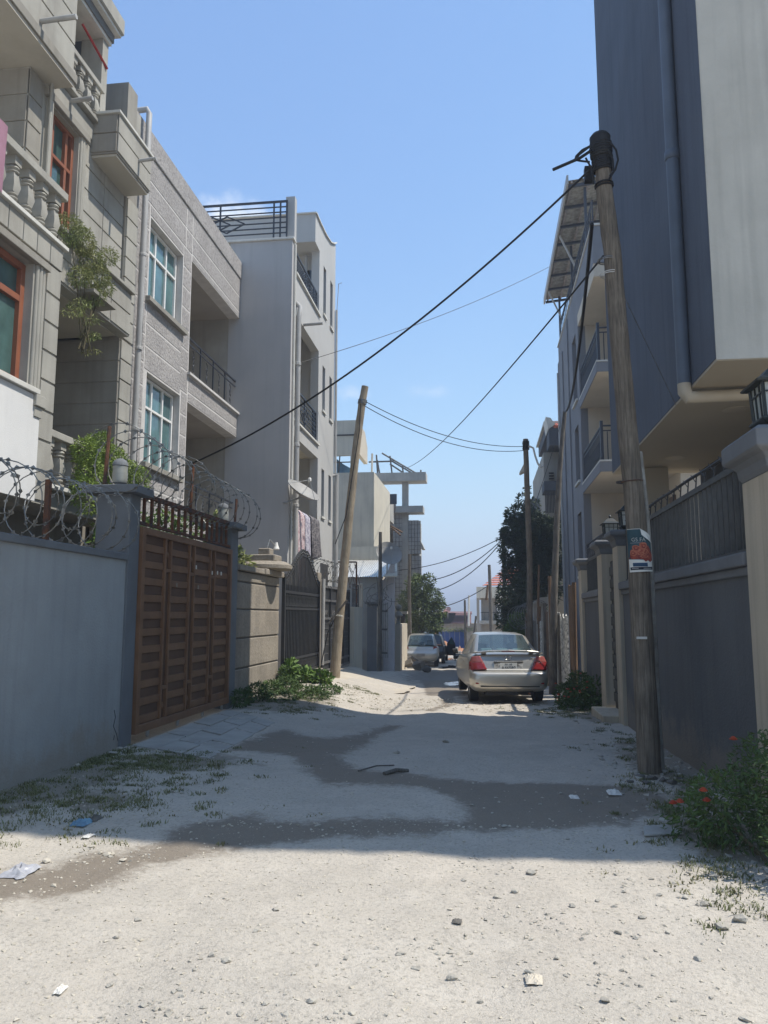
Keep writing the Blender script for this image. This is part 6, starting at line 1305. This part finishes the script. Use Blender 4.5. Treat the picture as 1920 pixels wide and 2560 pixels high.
# ------------------------------------------------------------------ cars
def car_glass():
    m = bpy.data.materials.new('car_window'); m.use_nodes = True; N, L = m.node_tree.nodes, m.node_tree.links
    for q in list(N): N.remove(q)
    o = N.new('ShaderNodeOutputMaterial'); mx_ = N.new('ShaderNodeMixShader'); tr = N.new('ShaderNodeBsdfTransparent'); gl = N.new('ShaderNodeBsdfGlossy'); df = N.new('ShaderNodeBsdfDiffuse'); m2 = N.new('ShaderNodeMixShader')
    tr.inputs[0].default_value = (.55, .68, .68, 1); gl.inputs['Roughness'].default_value = .03; gl.inputs[0].default_value = (.8, .85, .88, 1); df.inputs[0].default_value = (.25, .32, .33, 1)
    lw = N.new('ShaderNodeLayerWeight'); fz = N.new('ShaderNodeMath'); fz.operation = 'POWER'; fz.inputs[1].default_value = 3.2; L.new(lw.outputs['Facing'], fz.inputs[0]); f2 = N.new('ShaderNodeMath'); f2.operation = 'MULTIPLY_ADD'; f2.inputs[1].default_value = .8; f2.inputs[2].default_value = .06; L.new(fz.outputs[0], f2.inputs[0]); L.new(f2.outputs[0], mx_.inputs[0]); m2.inputs[0].default_value = .12
    L.new(tr.outputs[0], m2.inputs[1]); L.new(df.outputs[0], m2.inputs[2]); L.new(m2.outputs[0], mx_.inputs[1]); L.new(gl.outputs[0], mx_.inputs[2]); L.new(mx_.outputs[0], o.inputs[0]); MAT['car_window'] = m
car_glass()
def loft(rings, closed=False, skip=()):
    mb = MB(); n = len(rings[0])
    for r in rings: mb.v += [tuple(p) for p in r]
    mb.f = [(j * n + i, j * n + i + 1, (j + 1) * n + i + 1, (j + 1) * n + i) for j in range(len(rings) - 1) for i in range(n - 1) if (j, i) not in skip]
    mb.f += [tuple(range(n))[::-1], tuple((len(rings) - 1) * n + i for i in range(n))]
    return mb
def ring(y, zb, zt, wb, wm, wt, cr):
    h = [(0, zb), (wb * .8, zb), (wb, zb + .07), (wm * .985, zb + (zt - zb) * .4), (wm, zb + (zt - zb) * .62), (wm * .985, zt - .10), (wt + (wm - wt) * .35, zt - .03), (wt, zt), (wt * .6, zt + cr * .8), (0, zt + cr)]
    pts = [Vector((x, y, z)) for x, z in h]; return [Vector((-p.x, p.y, p.z)) for p in pts[::-1]] + pts[1:] if False else [Vector((-p.x, p.y, p.z)) for p in pts][::-1][:-1] + pts + []
def mirror_ring(h, y):
    right = [Vector((x, y, z)) for x, z in h]; left = [Vector((-x, y, z)) for x, z in h[1:-1]][::-1]
    return right + left + [right[0]]
def body_rings(st):
    out = []
    for (y, zb, zt, wb, wm, wt, cr) in st:
        h = [(0, zb), (wb * .8, zb), (wb, zb + .07), (wm * .985, zb + (zt - zb) * .4), (wm, zb + (zt - zb) * .62), (wm * .985, zt - .09), (wt + (wm - wt) * .4, zt - .03), (wt, zt), (wt * .6, zt + cr * .8), (0, zt + cr)]
        out.append(mirror_ring(h, y))
    return out
def build_car(name, label, loc, rot, st, gh, paint, track, wheels_y, rw, lights, plate, dark_glass=False, door_open=False):
    t = local(thing(name, label, 'car', loc, rot)); ORI[t.name] = Vector((0, 0, 0))
    bo = loft(body_rings(st)).build('body', paint, t, smooth=True); sbd = bo.modifiers.new('sub', 'SUBSURF'); sbd.levels = 1; sbd.render_levels = 2
    # glasshouse: pillars and roof with open windows
    rg = []
    for (y, zbelt, wb, zt, wt, win) in gh:
        h = [(wb, zbelt), (lerp(wb, wt, .12), lerp(zbelt, zt, .10)), (lerp(wb, wt, .86), lerp(zbelt, zt, .84)), (wt, zt - .02), (wt - .06, zt + .012), (win, zt + .02), (win * .5, zt + .035), (0, zt + .04)]
        r_ = [Vector((x, y, z)) for x, z in h]; rg.append(r_ + [Vector((-p.x, p.y, p.z)) for p in r_[:-1]][::-1])
    n = len(rg[0]); skip = set(); ns = len(rg)
    for j in range(ns - 1):
        if j in (0, ns - 2):
            for i in (5, 6, 7, 8): skip.add((j, i))
        elif j % 2 == 1: skip |= {(j, 1), (j, n - 3)}
    mb = MB(); 
    for r_ in rg: mb.v += [tuple(p) for p in r_]
    mb.f = [(j * n + i, j * n + i + 1, (j + 1) * n + i + 1, (j + 1) * n + i) for j in range(ns - 1) for i in range(n - 1) if (j, i) not in skip]
    roof = mb.build('cabin', paint, t, smooth=True)
    def pane(ps, nm):
        c_ = sum(ps, Vector()) / len(ps); nr = (ps[1] - ps[0]).cross(ps[2] - ps[0]).normalized(); 
        if nr.dot(c_ - Vector((0, 2, .8))) < 0: nr = -nr
        MB().add([p - nr * .004 for p in ps], [tuple(range(len(ps)))]).build(nm, 'glass_dark' if dark_glass else 'car_window', t)
    for j in (0, ns - 2):
        m = MB(); m.v = [tuple(p + Vector((0, -.004 if j == 0 else .004, -.002))) for p in rg[j][5:10] + rg[j + 1][5:10]]; m.f = [(i, i + 1, 6 + i, 5 + i) for i in range(4)]
        m.build('rear_window' if j == 0 else 'windscreen', 'glass_dark' if dark_glass else 'car_window', t, smooth=True)
    for j in range(1, ns - 2, 2):
        for (a, b) in ((1, 2), (n - 3, n - 2)): pane([rg[j][a], rg[j][b], rg[j + 1][b], rg[j + 1][a]], 'side_window')
    # interior
    if not dark_glass:
        B(-.62, .62, .95, 3.0, .55, .86).build('interior', 'trim_black', t)
        for x in (-.36, 0, .36): B(x - .13, x + .13, 1.12, 1.2, 1.0, 1.13).build('headrest', 'headrest', t, bevel=.03, segs=2)
        for x in (-.36, .36): B(x - .14, x + .14, 2.0, 2.08, 1.05, 1.22).build('headrest', 'headrest', t, bevel=.03, segs=2); B(x - .22, x + .22, 1.95, 2.15, .7, 1.08).build('seat', 'headrest', t, bevel=.05, segs=2)
    # wheels
    for y in wheels_y:
        for sx in (-1, 1):
            x = sx * track
            wh = MB().lathe((x, y, rw), [(rw * .62, -.09), (rw * .93, -.095), (rw, -.07), (rw * 1.0, .07), (rw * .93, .095), (rw * .62, .09)], 26, 'x').build('wheel', 'tyre', t, smooth=True)
            MB().lathe((x + sx * .062, y, rw), [(rw * .58, -.02), (rw * .62, .03), (rw * .55, .035), (rw * .5, .0), (.05, .012), (.05, .03), (.01, .032)], 20, 'x').build('rim', 'rim', wh, smooth=True)
            m = MB()
            for k in range(5): a = 2 * PI * k / 5; m.beam((x + sx * .085, y + .05 * math.cos(a), rw + .05 * math.sin(a)), (x + sx * .085, y + rw * .56 * math.cos(a), rw + rw * .56 * math.sin(a)), .05, .02, (1, 0, 0))
            m.build('spoke', 'rim', wh)
            MB().lathe((sx * (track + .075), y, rw + .03), [(rw * 1.1, -.16), (rw * 1.1, .016)] if sx > 0 else [(rw * 1.1, -.016), (rw * 1.1, .16)], 26, 'x').build('wheel_arch', 'trim_black', t)
    return t
sed_st = [(-.03, .40, .62, .60, .66, .60, .0), (.0, .34, .66, .72, .76, .70, .0), (.06, .29, .69, .79, .83, .76, .0), (.13, .26, .71, .81, .845, .78, .01), (.15, .25, .76, .81, .845, .70, .01), (.19, .24, .88, .81, .85, .68, .015), (.25, .24, 1.00, .81, .85, .67, .02), (.32, .23, 1.045, .81, .85, .68, .03), (.75, .22, 1.06, .81, .85, .72, .03), (1.4, .2, .98, .82, .85, .76, .0), (2.4, .2, .95, .82, .85, .76, .0), (3.15, .2, .95, .82, .85, .72, .02), (3.6, .2, .88, .82, .845, .70, .03), (4.15, .22, .74, .80, .82, .66, .02), (4.38, .26, .64, .70, .74, .58, 0), (4.44, .32, .58, .6, .62, .5, 0)]
sed_gh = [(.66, 1.03, .73, 1.07, .68, .60), (1.34, .97, .76, 1.40, .58, .50), (1.42, .96, .765, 1.42, .57, .49), (2.28, .95, .765, 1.445, .565, .49), (2.36, .95, .765, 1.44, .56, .49), (2.62, .95, .76, 1.38, .56, .5), (3.3, .93, .74, .99, .68, .62)]
rear = at(1268, 1740, Z=-.27)
CX, CY, CA = .52, 17.0, math.radians(6.5)
sedan = build_car('sedan_car', 'silver beige sedan with rear spoiler parked by the scrap fence', (CX, CY, G(.4, 17.2) - .01), CA, sed_st, sed_gh, 'car_silver', .70, (.78, 3.38), .305, None, None)
def curved_patch(parent, name, m, poly, proud=.014, sub=7, sgn=1):
    # rear light: polygon (x,z) laid over the rounded rear corner
    mb = MB(); (x0, z0), (x1, z0b), (x1t, z1b), (x0t, z1) = poly
    for j in range(sub + 1):
        v = j / sub
        for i in range(sub + 1):
            u = i / sub; x = lerp(lerp(x0, x0t, v), lerp(x1, x1t, v), u); z = lerp(lerp(z0, z0b, u), lerp(z1, z1b, u), v)
            yb = lerp(.145, .265, max(0, min(1, (z - .72) / .28))); o_ = max(0, (abs(x) - .55) / .30); mb.v.append((sgn * x, yb + .13 * o_ ** 2.4 - proud, z))
    q = sub + 1; mb.f = [(j * q + i, j * q + i + 1, (j + 1) * q + i + 1, (j + 1) * q + i) for j in range(sub) for i in range(sub)]
    o = mb.build(name, m, parent, smooth=True); s = o.modifiers.new('thick', 'SOLIDIFY'); s.thickness = .05; s.offset = 0; return o
for sg in (-1, 1):
    o = curved_patch(sedan, 'tail_light', 'lamp_red', [(.835, .705), (.47, .725), (.535, .868), (.815, .868)], .045, sgn=sg); curved_patch(o, 'upper_lens', 'lamp_red_top', [(.815, .868), (.535, .868), (.60, 1.0), (.765, .985)], .047, sgn=sg)
    B(sg * .62 - .10, sg * .62 + .10, -.012, .03, .435, .465).build('reflector', 'lamp_red', sedan)
m = MB(); pts = [(-.72, .40, 1.06), (-.66, .29, 1.085), (-.4, .255, 1.11), (0, .245, 1.122), (.4, .255, 1.11), (.66, .29, 1.085), (.72, .40, 1.06)]
for a, b in zip(pts[:-1], pts[1:]): m.beam(a, b, .13, .032)
sp = m.build('spoiler', 'car_silver', sedan, bevel=.008); MB().prism([(-.56, .30, 1.05), (-.46, .26, 1.05), (-.46, .26, 1.09), (-.56, .3, 1.08)], (0, .12, 0)).prism([(.46, .26, 1.05), (.56, .30, 1.05), (.56, .3, 1.08), (.46, .26, 1.09)], (0, .12, 0)).build('spoiler_foot', 'car_silver', sp)
B(-.14, .14, .175, .19, 1.093, 1.107).build('brake_light', 'lamp_red', sp)
MB().prism([(-.32, .155, .885), (.32, .155, .885), (.30, .165, .915), (-.30, .165, .915)], (0, .06, 0)).build('chrome_strip', 'chrome', sedan, bevel=.006)
MB().prism([(-.31, .165, .875), (.31, .165, .875), (.24, .145, .715), (-.24, .145, .715)], (0, .05, 0)).build('plate_recess', 'trim_black', sedan)
pl = MB().prism([(-.185, .140, .72), (.185, .140, .72), (.185, .152, .865), (-.185, .152, .865)], (0, .012, 0)).build('number_plate', 'plate_white', sedan)
for x in (-.25, .25): MB().prism([(x - .05, .139, .735), (x + .05, .139, .735), (x + .06, .15, .85), (x - .06, .15, .85)], (0, .012, 0)).build('plate_side', 'sheet_torn', sedan)
def plate_text(body, size, z, parent, x=0, y=.1385, m='ink', sx=1.0):
    me = text_mesh(body, size, .002); me.materials.clear(); me.materials.append(MAT[m])
    for v in me.vertices: v.co = Vector((x + v.co.x * sx, y + (z + v.co.y - .72) * .083 - .001 - v.co.z, z + v.co.y))
    o = bpy.data.objects.new('lettering', me); C.objects.link(o); o.parent = parent
plate_text('A46582', .098, .757, pl); plate_text('AA . AA', .046, .836, pl)
m = MB()
for a, b in (((-.66, .235, .985), (-.535, .155, .735)), ((.66, .235, .985), (.535, .155, .735))): m.beam((a[0], a[1] - .03, a[2]), (b[0], b[1] - .03, b[2]), .008, .012)
m.box(-.78, .78, .085, .115, .698, .708).build('panel_gap', 'trim_black', sedan)
B(-.62, .62, -.036, .02, .375, .392).build('bumper_crease', 'trim_black', sedan)
MB().tube([(.062 * math.cos(a), .178 + .012 * math.sin(a), .965 + .042 * math.sin(a)) for a in np.linspace(0, 2 * PI, 21)], .006, 6).tube([(.025 * math.cos(a), .176 + .012 * math.sin(a), .967 + .04 * math.sin(a)) for a in np.linspace(0, 2 * PI, 15)], .005, 5).tube([(.045 * math.cos(a), .18, .985 + .015 * math.sin(a)) for a in np.linspace(0, 2 * PI, 15)], .005, 5).build('emblem', 'chrome', sedan)
B(.47, .66, .205, .215, .955, .975).build('model_badge', 'chrome', sedan, bevel=.004)
MB().prism([(-.84, 2.95, .93), (-.98, 2.92, .95), (-1.0, 2.93, 1.05), (-.86, 2.95, 1.06)], (0, .1, 0)).build('side_mirror', 'trim_black', sedan, bevel=.02); MB().prism([(.84, 2.95, .93), (.98, 2.92, .95), (1.0, 2.93, 1.05), (.86, 2.95, 1.06)], (0, .1, 0)).build('side_mirror', 'trim_black', sedan, bevel=.02)
B(-.855, -.843, 1.55, 1.75, .80, .835).build('door_handle', 'car_silver', sedan, bevel=.004); B(-.5, .5, .1, .5, .2, .3).build('undertray', 'trim_black', sedan)
MB().tube([(.42, .05, .23), (.42, .5, .25)], .03, 10).build('exhaust', 'rust', sedan)
# white hatchback further on
hat_st = [(-.02, .40, .62, .62, .68, .62, 0), (.02, .30, .68, .74, .80, .74, 0), (.1, .26, .72, .78, .83, .76, .01), (.14, .25, .84, .78, .83, .74, .01), (.2, .24, .98, .78, .83, .72, .01), (.5, .22, .97, .79, .83, .74, 0), (1.6, .2, .95, .79, .83, .74, 0), (2.8, .2, .94, .79, .83, .7, .02), (3.3, .22, .82, .78, .81, .66, .02), (3.58, .28, .62, .66, .7, .5, 0)]
hat_gh = [(.17, .97, .74, 1.0, .70, .62), (.55, .97, .755, 1.45, .60, .52), (.62, .96, .755, 1.47, .595, .52), (1.5, .95, .755, 1.51, .585, .52), (1.58, .95, .755, 1.51, .58, .52), (2.15, .95, .75, 1.46, .57, .52), (2.95, .93, .72, .98, .66, .6)]
hp = at(1052, 1655, Y=37.5); hatch = build_car('hatchback_car', 'white hatchback parked at the left beyond the rubble', (hp.x, 37.5, -.80), math.radians(2), hat_st, hat_gh, 'car_white', .72, (.62, 2.95), .29, None, None)
for sg in (-1, 1): MB().prism([(sg * .80, .15, .74), (sg * .58, .115, .74), (sg * .60, .16, .96), (sg * .76, .19, .96)], (0, .05, 0)).build('tail_light', 'lamp_red', hatch)
MB().prism([(-.2, .02, .5), (.2, .02, .5), (.2, .03, .63), (-.2, .03, .63)], (0, .012, 0)).build('number_plate', 'dish_grey', hatch).location.y = -.05
MB().tube([(.05, .24, 1.06), (-.2, .28, 1.14), (-.35, .31, 1.17)], .012, 5).build('rear_wiper', 'trim_black', hatch)
dp = at(1098, 1640, Y=44); dark = build_car('dark_car', 'dark car with its door open beyond the white hatchback', (dp.x - .45, 42.3, -.93), math.radians(-1), hat_st, hat_gh, 'car_black', .72, (.62, 2.95), .29, None, None, True)
MB().prism([(.84, 2.5, .35), (1.35, 1.75, .35), (1.33, 1.78, .95), (1.12, 2.0, 1.35), (.84, 2.45, 1.0)], (-.03, -.03, 0)).build('open_door', 'car_black', dark); MB().prism([(1.0, 2.2, .98), (1.3, 1.8, .96), (1.12, 2.0, 1.3)], (-.05, -.06, 0)).build('door_glass', 'glass_blue', dark)
# ------------------------------------------------------------------ plants on the right
def marigold(label, blobs, n, seed, fl, group=None, size=.07):
    t = plant('marigold_bush', label, 'plant', blobs, n, size, 'leaf', seed, group, aspect=.3); fl_at = []; r = random.Random(seed)
    for k in range(fl):
        b = blobs[r.randrange(len(blobs))]; a = r.uniform(0, 2 * PI); c = Vector((b[0] - b[3] * abs(math.cos(a)) * .9, b[1] - b[4] * abs(math.sin(a)) * .9, b[2] + b[5] * r.uniform(.1, .95)))
        fl_at.append(c)
    rep(MB().lathe((0, 0, 0), [(.004, 0), (.028, .006), (.030, .012), (.02, .015), (.022, .02), (.012, .024), (.012, .028), (.003, .03)], 9), 'flower', 'flower', t, fl_at)
marigold('flowering marigold bush beside the large beige pillar', [(1.75, 6.0, .25, .35, .45, .27), (2.0, 5.7, .45, .3, .45, .42), (2.15, 5.5, .7, .25, .35, .35), (1.55, 5.9, .3, .18, .25, .25), (1.5, 6.1, .15, .25, .3, .18), (2.2, 5.1, .35, .4, .5, .4), (2.0, 5.2, .2, .35, .4, .2), (2.05, 6.3, .35, .25, .4, .38), (1.9, 5.35, .62, .12, .15, .2)], 7500, 81, 14, size=.055)
marigold('dark flowering bush at the foot of the far fence pillars', [(1.95, 16.6, -.05, .35, .6, .3), (2.0, 17.4, .05, .3, .6, .38), (1.7, 16.2, -.12, .3, .5, .2), (2.1, 15.9, .1, .2, .4, .35), (1.75, 17.2, -.05, .3, .5, .25)], 3200, 82, 22, size=.09)
# ------------------------------------------------------------------ grass, gravel, stones, litter
r = random.Random(3); pts = []
def scat(cx, cy, sx, sy, n, zoff=0):
    for _ in range(n):
        if _ % 14 == 0: x0, y0, q_ = r.gauss(cx, sx), r.gauss(cy, sy), r.uniform(.02, .07)
        x, y = r.gauss(x0, q_), r.gauss(y0, q_)
        if XL + .02 < x < 2.2: pts.append((x, y, GN(x, y) - .004))
scat(-4.15, 6.6, .25, 1.0, 900); scat(-3.6, 8.3, .45, .35, 1500); scat(-3.2, 7.4, .5, .5, 500); scat(-3.3, 6.4, .5, .4, 700); scat(-3.9, 5.6, .4, .5, 600); scat(-4.25, 8.6, .12, .4, 500); scat(-3.6, 15.2, .5, 1.0, 1300); scat(-3.2, 13.6, .4, .4, 400); scat(-2.9, 17.9, .35, .3, 250)
scat(1.95, 10.5, .2, 1.5, 600); scat(1.7, 8.0, .3, .8, 400); scat(1.7, 6.9, .3, .5, 500); scat(1.5, 15.6, .35, .8, 900); scat(1.55, 5.4, .25, .5, 350)
pts = pts + [(x + r.gauss(0, .03), y + r.gauss(0, .03), z) for (x, y, z) in pts for _ in range(3)]
pts = [(x, y, GN(x, y) - .004) for (x, y, z) in pts if XL + .02 < x < 2.2]
blades(pts, .008, .038, 5, .004, 1.5).build('grass', 'grass', kind='stuff')
pts = []; scat(-3.3, 7.0, .8, 1.0, 700); scat(1.6, 6.6, .45, .9, 700); scat(1.5, 5.2, .3, .3, 200); scat(-2.8, 18.0, .4, .3, 200)
blades(pts, .008, .03, 6, .005, 1.6).build('dry_grass', 'grass_dry', kind='stuff')
def pebbles(n, seed, smin, smax, region, m, name, z=0.0):
    rn = np.random.RandomState(seed); base = np.array([(1, 0, 0), (-1, 0, 0), (0, 1, 0), (0, -1, 0), (0, 0, 1), (0, 0, -1), ]) * 1.0
    fc = [(0, 2, 4), (2, 1, 4), (1, 3, 4), (3, 0, 4), (2, 0, 5), (1, 2, 5), (3, 1, 5), (0, 3, 5)]; mb = MB()
    for _ in range(n):
        x, y = region(rn)
        s = smin + (smax - smin) * rn.rand() ** 3.2; M3 = rn.normal(size=(3, 3)); q, _r = np.linalg.qr(M3); v = base * (s * (.55 + .9 * rn.rand(6, 1))); v = v @ q; v[:, 2] *= .55; v += np.array([x, y, GN(x, y) + s * .12]); o = len(mb.v); mb.v += v.tolist(); mb.f += [tuple(i + o for i in f) for f in fc]
    return mb.build(name, m, kind='stuff')
def reg_near(rn): y = 1.9 + 4.6 * rn.rand() ** 1.2; return rn.uniform(-.62, .58) * (y + 1.2) - .1 * y, y
def reg_mid(rn): return rn.uniform(XL + .1, 2.15), 6 + 9 * rn.rand() ** 1.3
CL = [(R_.uniform(-2.6, 2.0), R_.uniform(1.9, 5.6)) for _ in range(26)]
def reg_clump(rn): c = CL[rn.randint(len(CL))]; return c[0] + .16 * rn.normal(), c[1] + .12 * rn.normal()
def reg_lit(rn): return rn.uniform(-3.2, 1.8), 15.2 + 3.0 * rn.rand()
pebbles(10000, 1, .003, .015, reg_near, 'gravel', 'gravel'); pebbles(1300, 14, .004, .020, reg_clump, 'stone', 'gravel'); pebbles(1700, 2, .004, .018, reg_mid, 'gravel', 'gravel'); pebbles(900, 4, .012, .04, reg_lit, 'gravel', 'gravel')
def reg_right(rn): return 1.75 + .3 * rn.normal(), 8.3 + 2.2 * rn.normal()
pebbles(500, 9, .012, .05, reg_right, 'stone', 'gravel')
r = random.Random(21)
def stone_at(x, y, s, m, label, group, name='stone'):
    rock(MB(), (x, y, GN(x, y) + s * .28), (s, s * r.uniform(.7, 1.1), s * r.uniform(.4, .6)), r).build(name, m, None, bevel=.0, label=label, cat='stone', group=group)
for (px_, py_, s) in ((1328, 2190, 22), (1287, 2232, 16), (1850, 2305, 30), (1762, 2265, 18), (1716, 2250, 16), (1605, 2295, 18), (1545, 2335, 16), (1495, 2253, 12), (1535, 2268, 14), (1670, 2335, 12), (1325, 2435, 22), (1200, 2495, 14), (1040, 2423, 18), (1130, 2445, 24), (1805, 2325, 28), (1735, 2155, 18), (565, 2410, 22), (530, 2395, 16), (345, 2300, 18), (290, 2345, 14), (360, 2505, 18), (475, 2405, 10), (780, 2520, 22), (640, 2335, 14), (690, 2275, 16), (1390, 2395, 16), (1160, 2200, 12), (1240, 2240, 14), (1430, 2270, 14), (1590, 2345, 12), (115, 2310, 12), (275, 2450, 14), (455, 2490, 12), (600, 2540, 14), (1745, 2400, 16), (1515, 2505, 20), (1865, 2550, 22), (1215, 2290, 10), (880, 2545, 14), (1420, 2100, 10), (930, 2300, 12), (1010, 2390, 10), (1560, 2235, 10), (1650, 2245, 12), (735, 2450, 10), (865, 2400, 12)):
    p = at(px_, py_, Z=0); stone_at(p.x, p.y, s * .55 * (p - CAM).length / FPX * 1.1, 'stone', 'small grey stone lying on the sunlit pale dirt', 'stones on the sunlit dirt')
for (px_, py_, s) in ((283, 1890, 20), (298, 1880, 16), (335, 1915, 14), (205, 1905, 16), (190, 1925, 18), (440, 1985, 12), (455, 1988, 10), (290, 1955, 12), (795, 2065, 16), (830, 2070, 10), (1115, 1845, 16), (990, 1873, 18), (1260, 2060, 14), (650, 1852, 12), (560, 1935, 10), (330, 1985, 10), (190, 2025, 10), (250, 1995, 10), (1240, 1990, 8), (1400, 1985, 10), (1350, 2010, 8), (1230, 2030, 8), (1180, 2015, 10)):
    p = at(px_, py_, Z=0); stone_at(p.x, p.y, s * .55 * (p - CAM).length / FPX * 1.1, 'stone', 'small stone lying on the shaded dirt road', 'stones on the shaded dirt')
for (px_, py_, s) in ((1600, 1945, 20), (1630, 1950, 22), (1655, 1955, 18), (1615, 1962, 16), (1680, 1960, 20), (1700, 1950, 16), (1575, 1955, 14)):
    p = at(px_, py_, Z=0); stone_at(p.x, p.y, s * .6 * (p - CAM).length / FPX * 1.1, 'stone_dark', 'dark stone heaped round the foot of the thick pole', 'stones at the pole foot')
for (px_, py_, s) in ((268, 2148, 18), (280, 2145, 12), (308, 2160, 16), (230, 2130, 14), (135, 2221, 14), (115, 2165, 20), (60, 2215, 10), (75, 2240, 10), (250, 2145, 10)):
    p = at(px_, py_, Z=0); stone_at(p.x, p.y, s * .55 * (p - CAM).length / FPX * 1.1, 'gravel', 'pale flat stone at the edge of the damp stain on the left', 'pale stones by the damp stain')
# flat pieces and litter
def crumple(name, label, cat, p, w_, h_, m, seed, tall=.5, group=None):
    mb = MB(); n = 12; 
    for j in range(n):
        for i in range(n):
            u, v = i / (n - 1) - .5, j / (n - 1) - .5; ed = 1 - max(abs(u), abs(v)) * 2
            mb.v.append((p.x + u * w_ * (1 + .25 * noise.noise((v * 4, seed, 0))), p.y + v * h_ * (1 + .25 * noise.noise((u * 4, seed, 3))), GN(p.x, p.y) + .008 + (w_ * tall * (.35 + .65 * abs(noise.noise((u * 5, v * 5, seed))) * 1.6)) * (ed ** .5 if ed > 0 else 0)))
    mb.f = [(j * n + i, j * n + i + 1, (j + 1) * n + i + 1, (j + 1) * n + i) for j in range(n - 1) for i in range(n - 1)]
    mb.build(name, m, None, label=label, cat=cat, group=group)
crumple('plastic_bag', 'crumpled blue plastic bag on the shaded dirt', 'bag', at(203, 2070, Z=0), .13, .16, 'plastic_blue', 1, .42)
crumple('dark_rag', 'small dark rag beside the blue plastic bag', 'rag', at(237, 2060, Z=0), .08, .12, 'stone_dark', 2, .7)
crumple('plastic_bag', 'crumpled pale grey plastic bag at the left edge of the stain', 'bag', at(48, 2195, Z=0), .16, .22, 'plastic_grey', 3, .42)
crumple('plastic_bag', 'white plastic scrap on the shaded dirt near the pole', 'litter', at(1535, 1985, Z=0), .12, .2, 'litter_white', 4, .35); crumple('paper_scrap', 'small white paper scrap right of the damp stain', 'litter', at(1435, 1993, Z=0), .08, .14, 'litter_white', 5, .35)
crumple('paper_scrap', 'white paper scrap standing on the sunlit dirt at bottom left', 'litter', at(152, 2472, Z=0), .035, .07, 'litter_white', 6, .8); crumple('paper_scrap', 'pale tan wrapper on the sunlit dirt at bottom right of centre', 'litter', at(1335, 2455, Z=0), .075, .09, 'cream', 7, .3)
crumple('paper_scrap', 'dark crumpled wrapper on the sunlit dirt', 'litter', at(1143, 2303, Z=0), .05, .06, 'stone_dark', 8, .3); crumple('paper_scrap', 'small white scrap lying left of the damp stain', 'litter', at(220, 2105, Z=0), .06, .1, 'litter_white', 9, .3)
p = at(1655, 2092, Z=0); MB().prism([(p.x - .14, p.y - .08, GN(p.x, p.y) + .006), (p.x + .16, p.y + .02, GN(p.x, p.y) + .006), (p.x + .06, p.y + .14, GN(p.x, p.y) + .03), (p.x - .12, p.y + .06, GN(p.x, p.y) + .03)], (0, 0, .018)).build('flat_slab', 'paver', None, bevel=.004, label='thin flat grey slab lying at the shadow edge on the right', cat='slab')
for k, (a, b, lab) in enumerate((((895, 1925), (985, 1908), 'thin straight twig on the shaded dirt road'), ((960, 1935), (1020, 1925), 'broken piece of branch beside the thin twig'))):
    a_, b_ = at(*a, Z=0), at(*b, Z=0); MB().tube([(a_.x, a_.y, GN(a_.x, a_.y) + .012), ((a_.x + b_.x) / 2, (a_.y + b_.y) / 2 + .02, GN(a_.x, a_.y) + .025), (b_.x, b_.y, GN(b_.x, b_.y) + .012)], .008 if k == 0 else .022, 6).build('twig', 'wood_grey', None, label=lab, cat='twig')
# ------------------------------------------------------------------ haze
USE_HAZE = True
if USE_HAZE:
    hz = bpy.data.materials.new('haze_air'); hz.use_nodes = True; N, L = hz.node_tree.nodes, hz.node_tree.links
    for q in list(N): N.remove(q)
    o = N.new('ShaderNodeOutputMaterial'); v = N.new('ShaderNodeVolumePrincipled'); v.inputs['Color'].default_value = (.82, .88, 1, 1); v.inputs['Density'].default_value = .0022; v.inputs['Anisotropy'].default_value = .2
    L.new(v.outputs[0], o.inputs['Volume']); MAT['haze_air'] = hz
    B(-3200, 3200, -2700, 3200, -60, 46).build('haze', 'haze_air', kind='stuff')
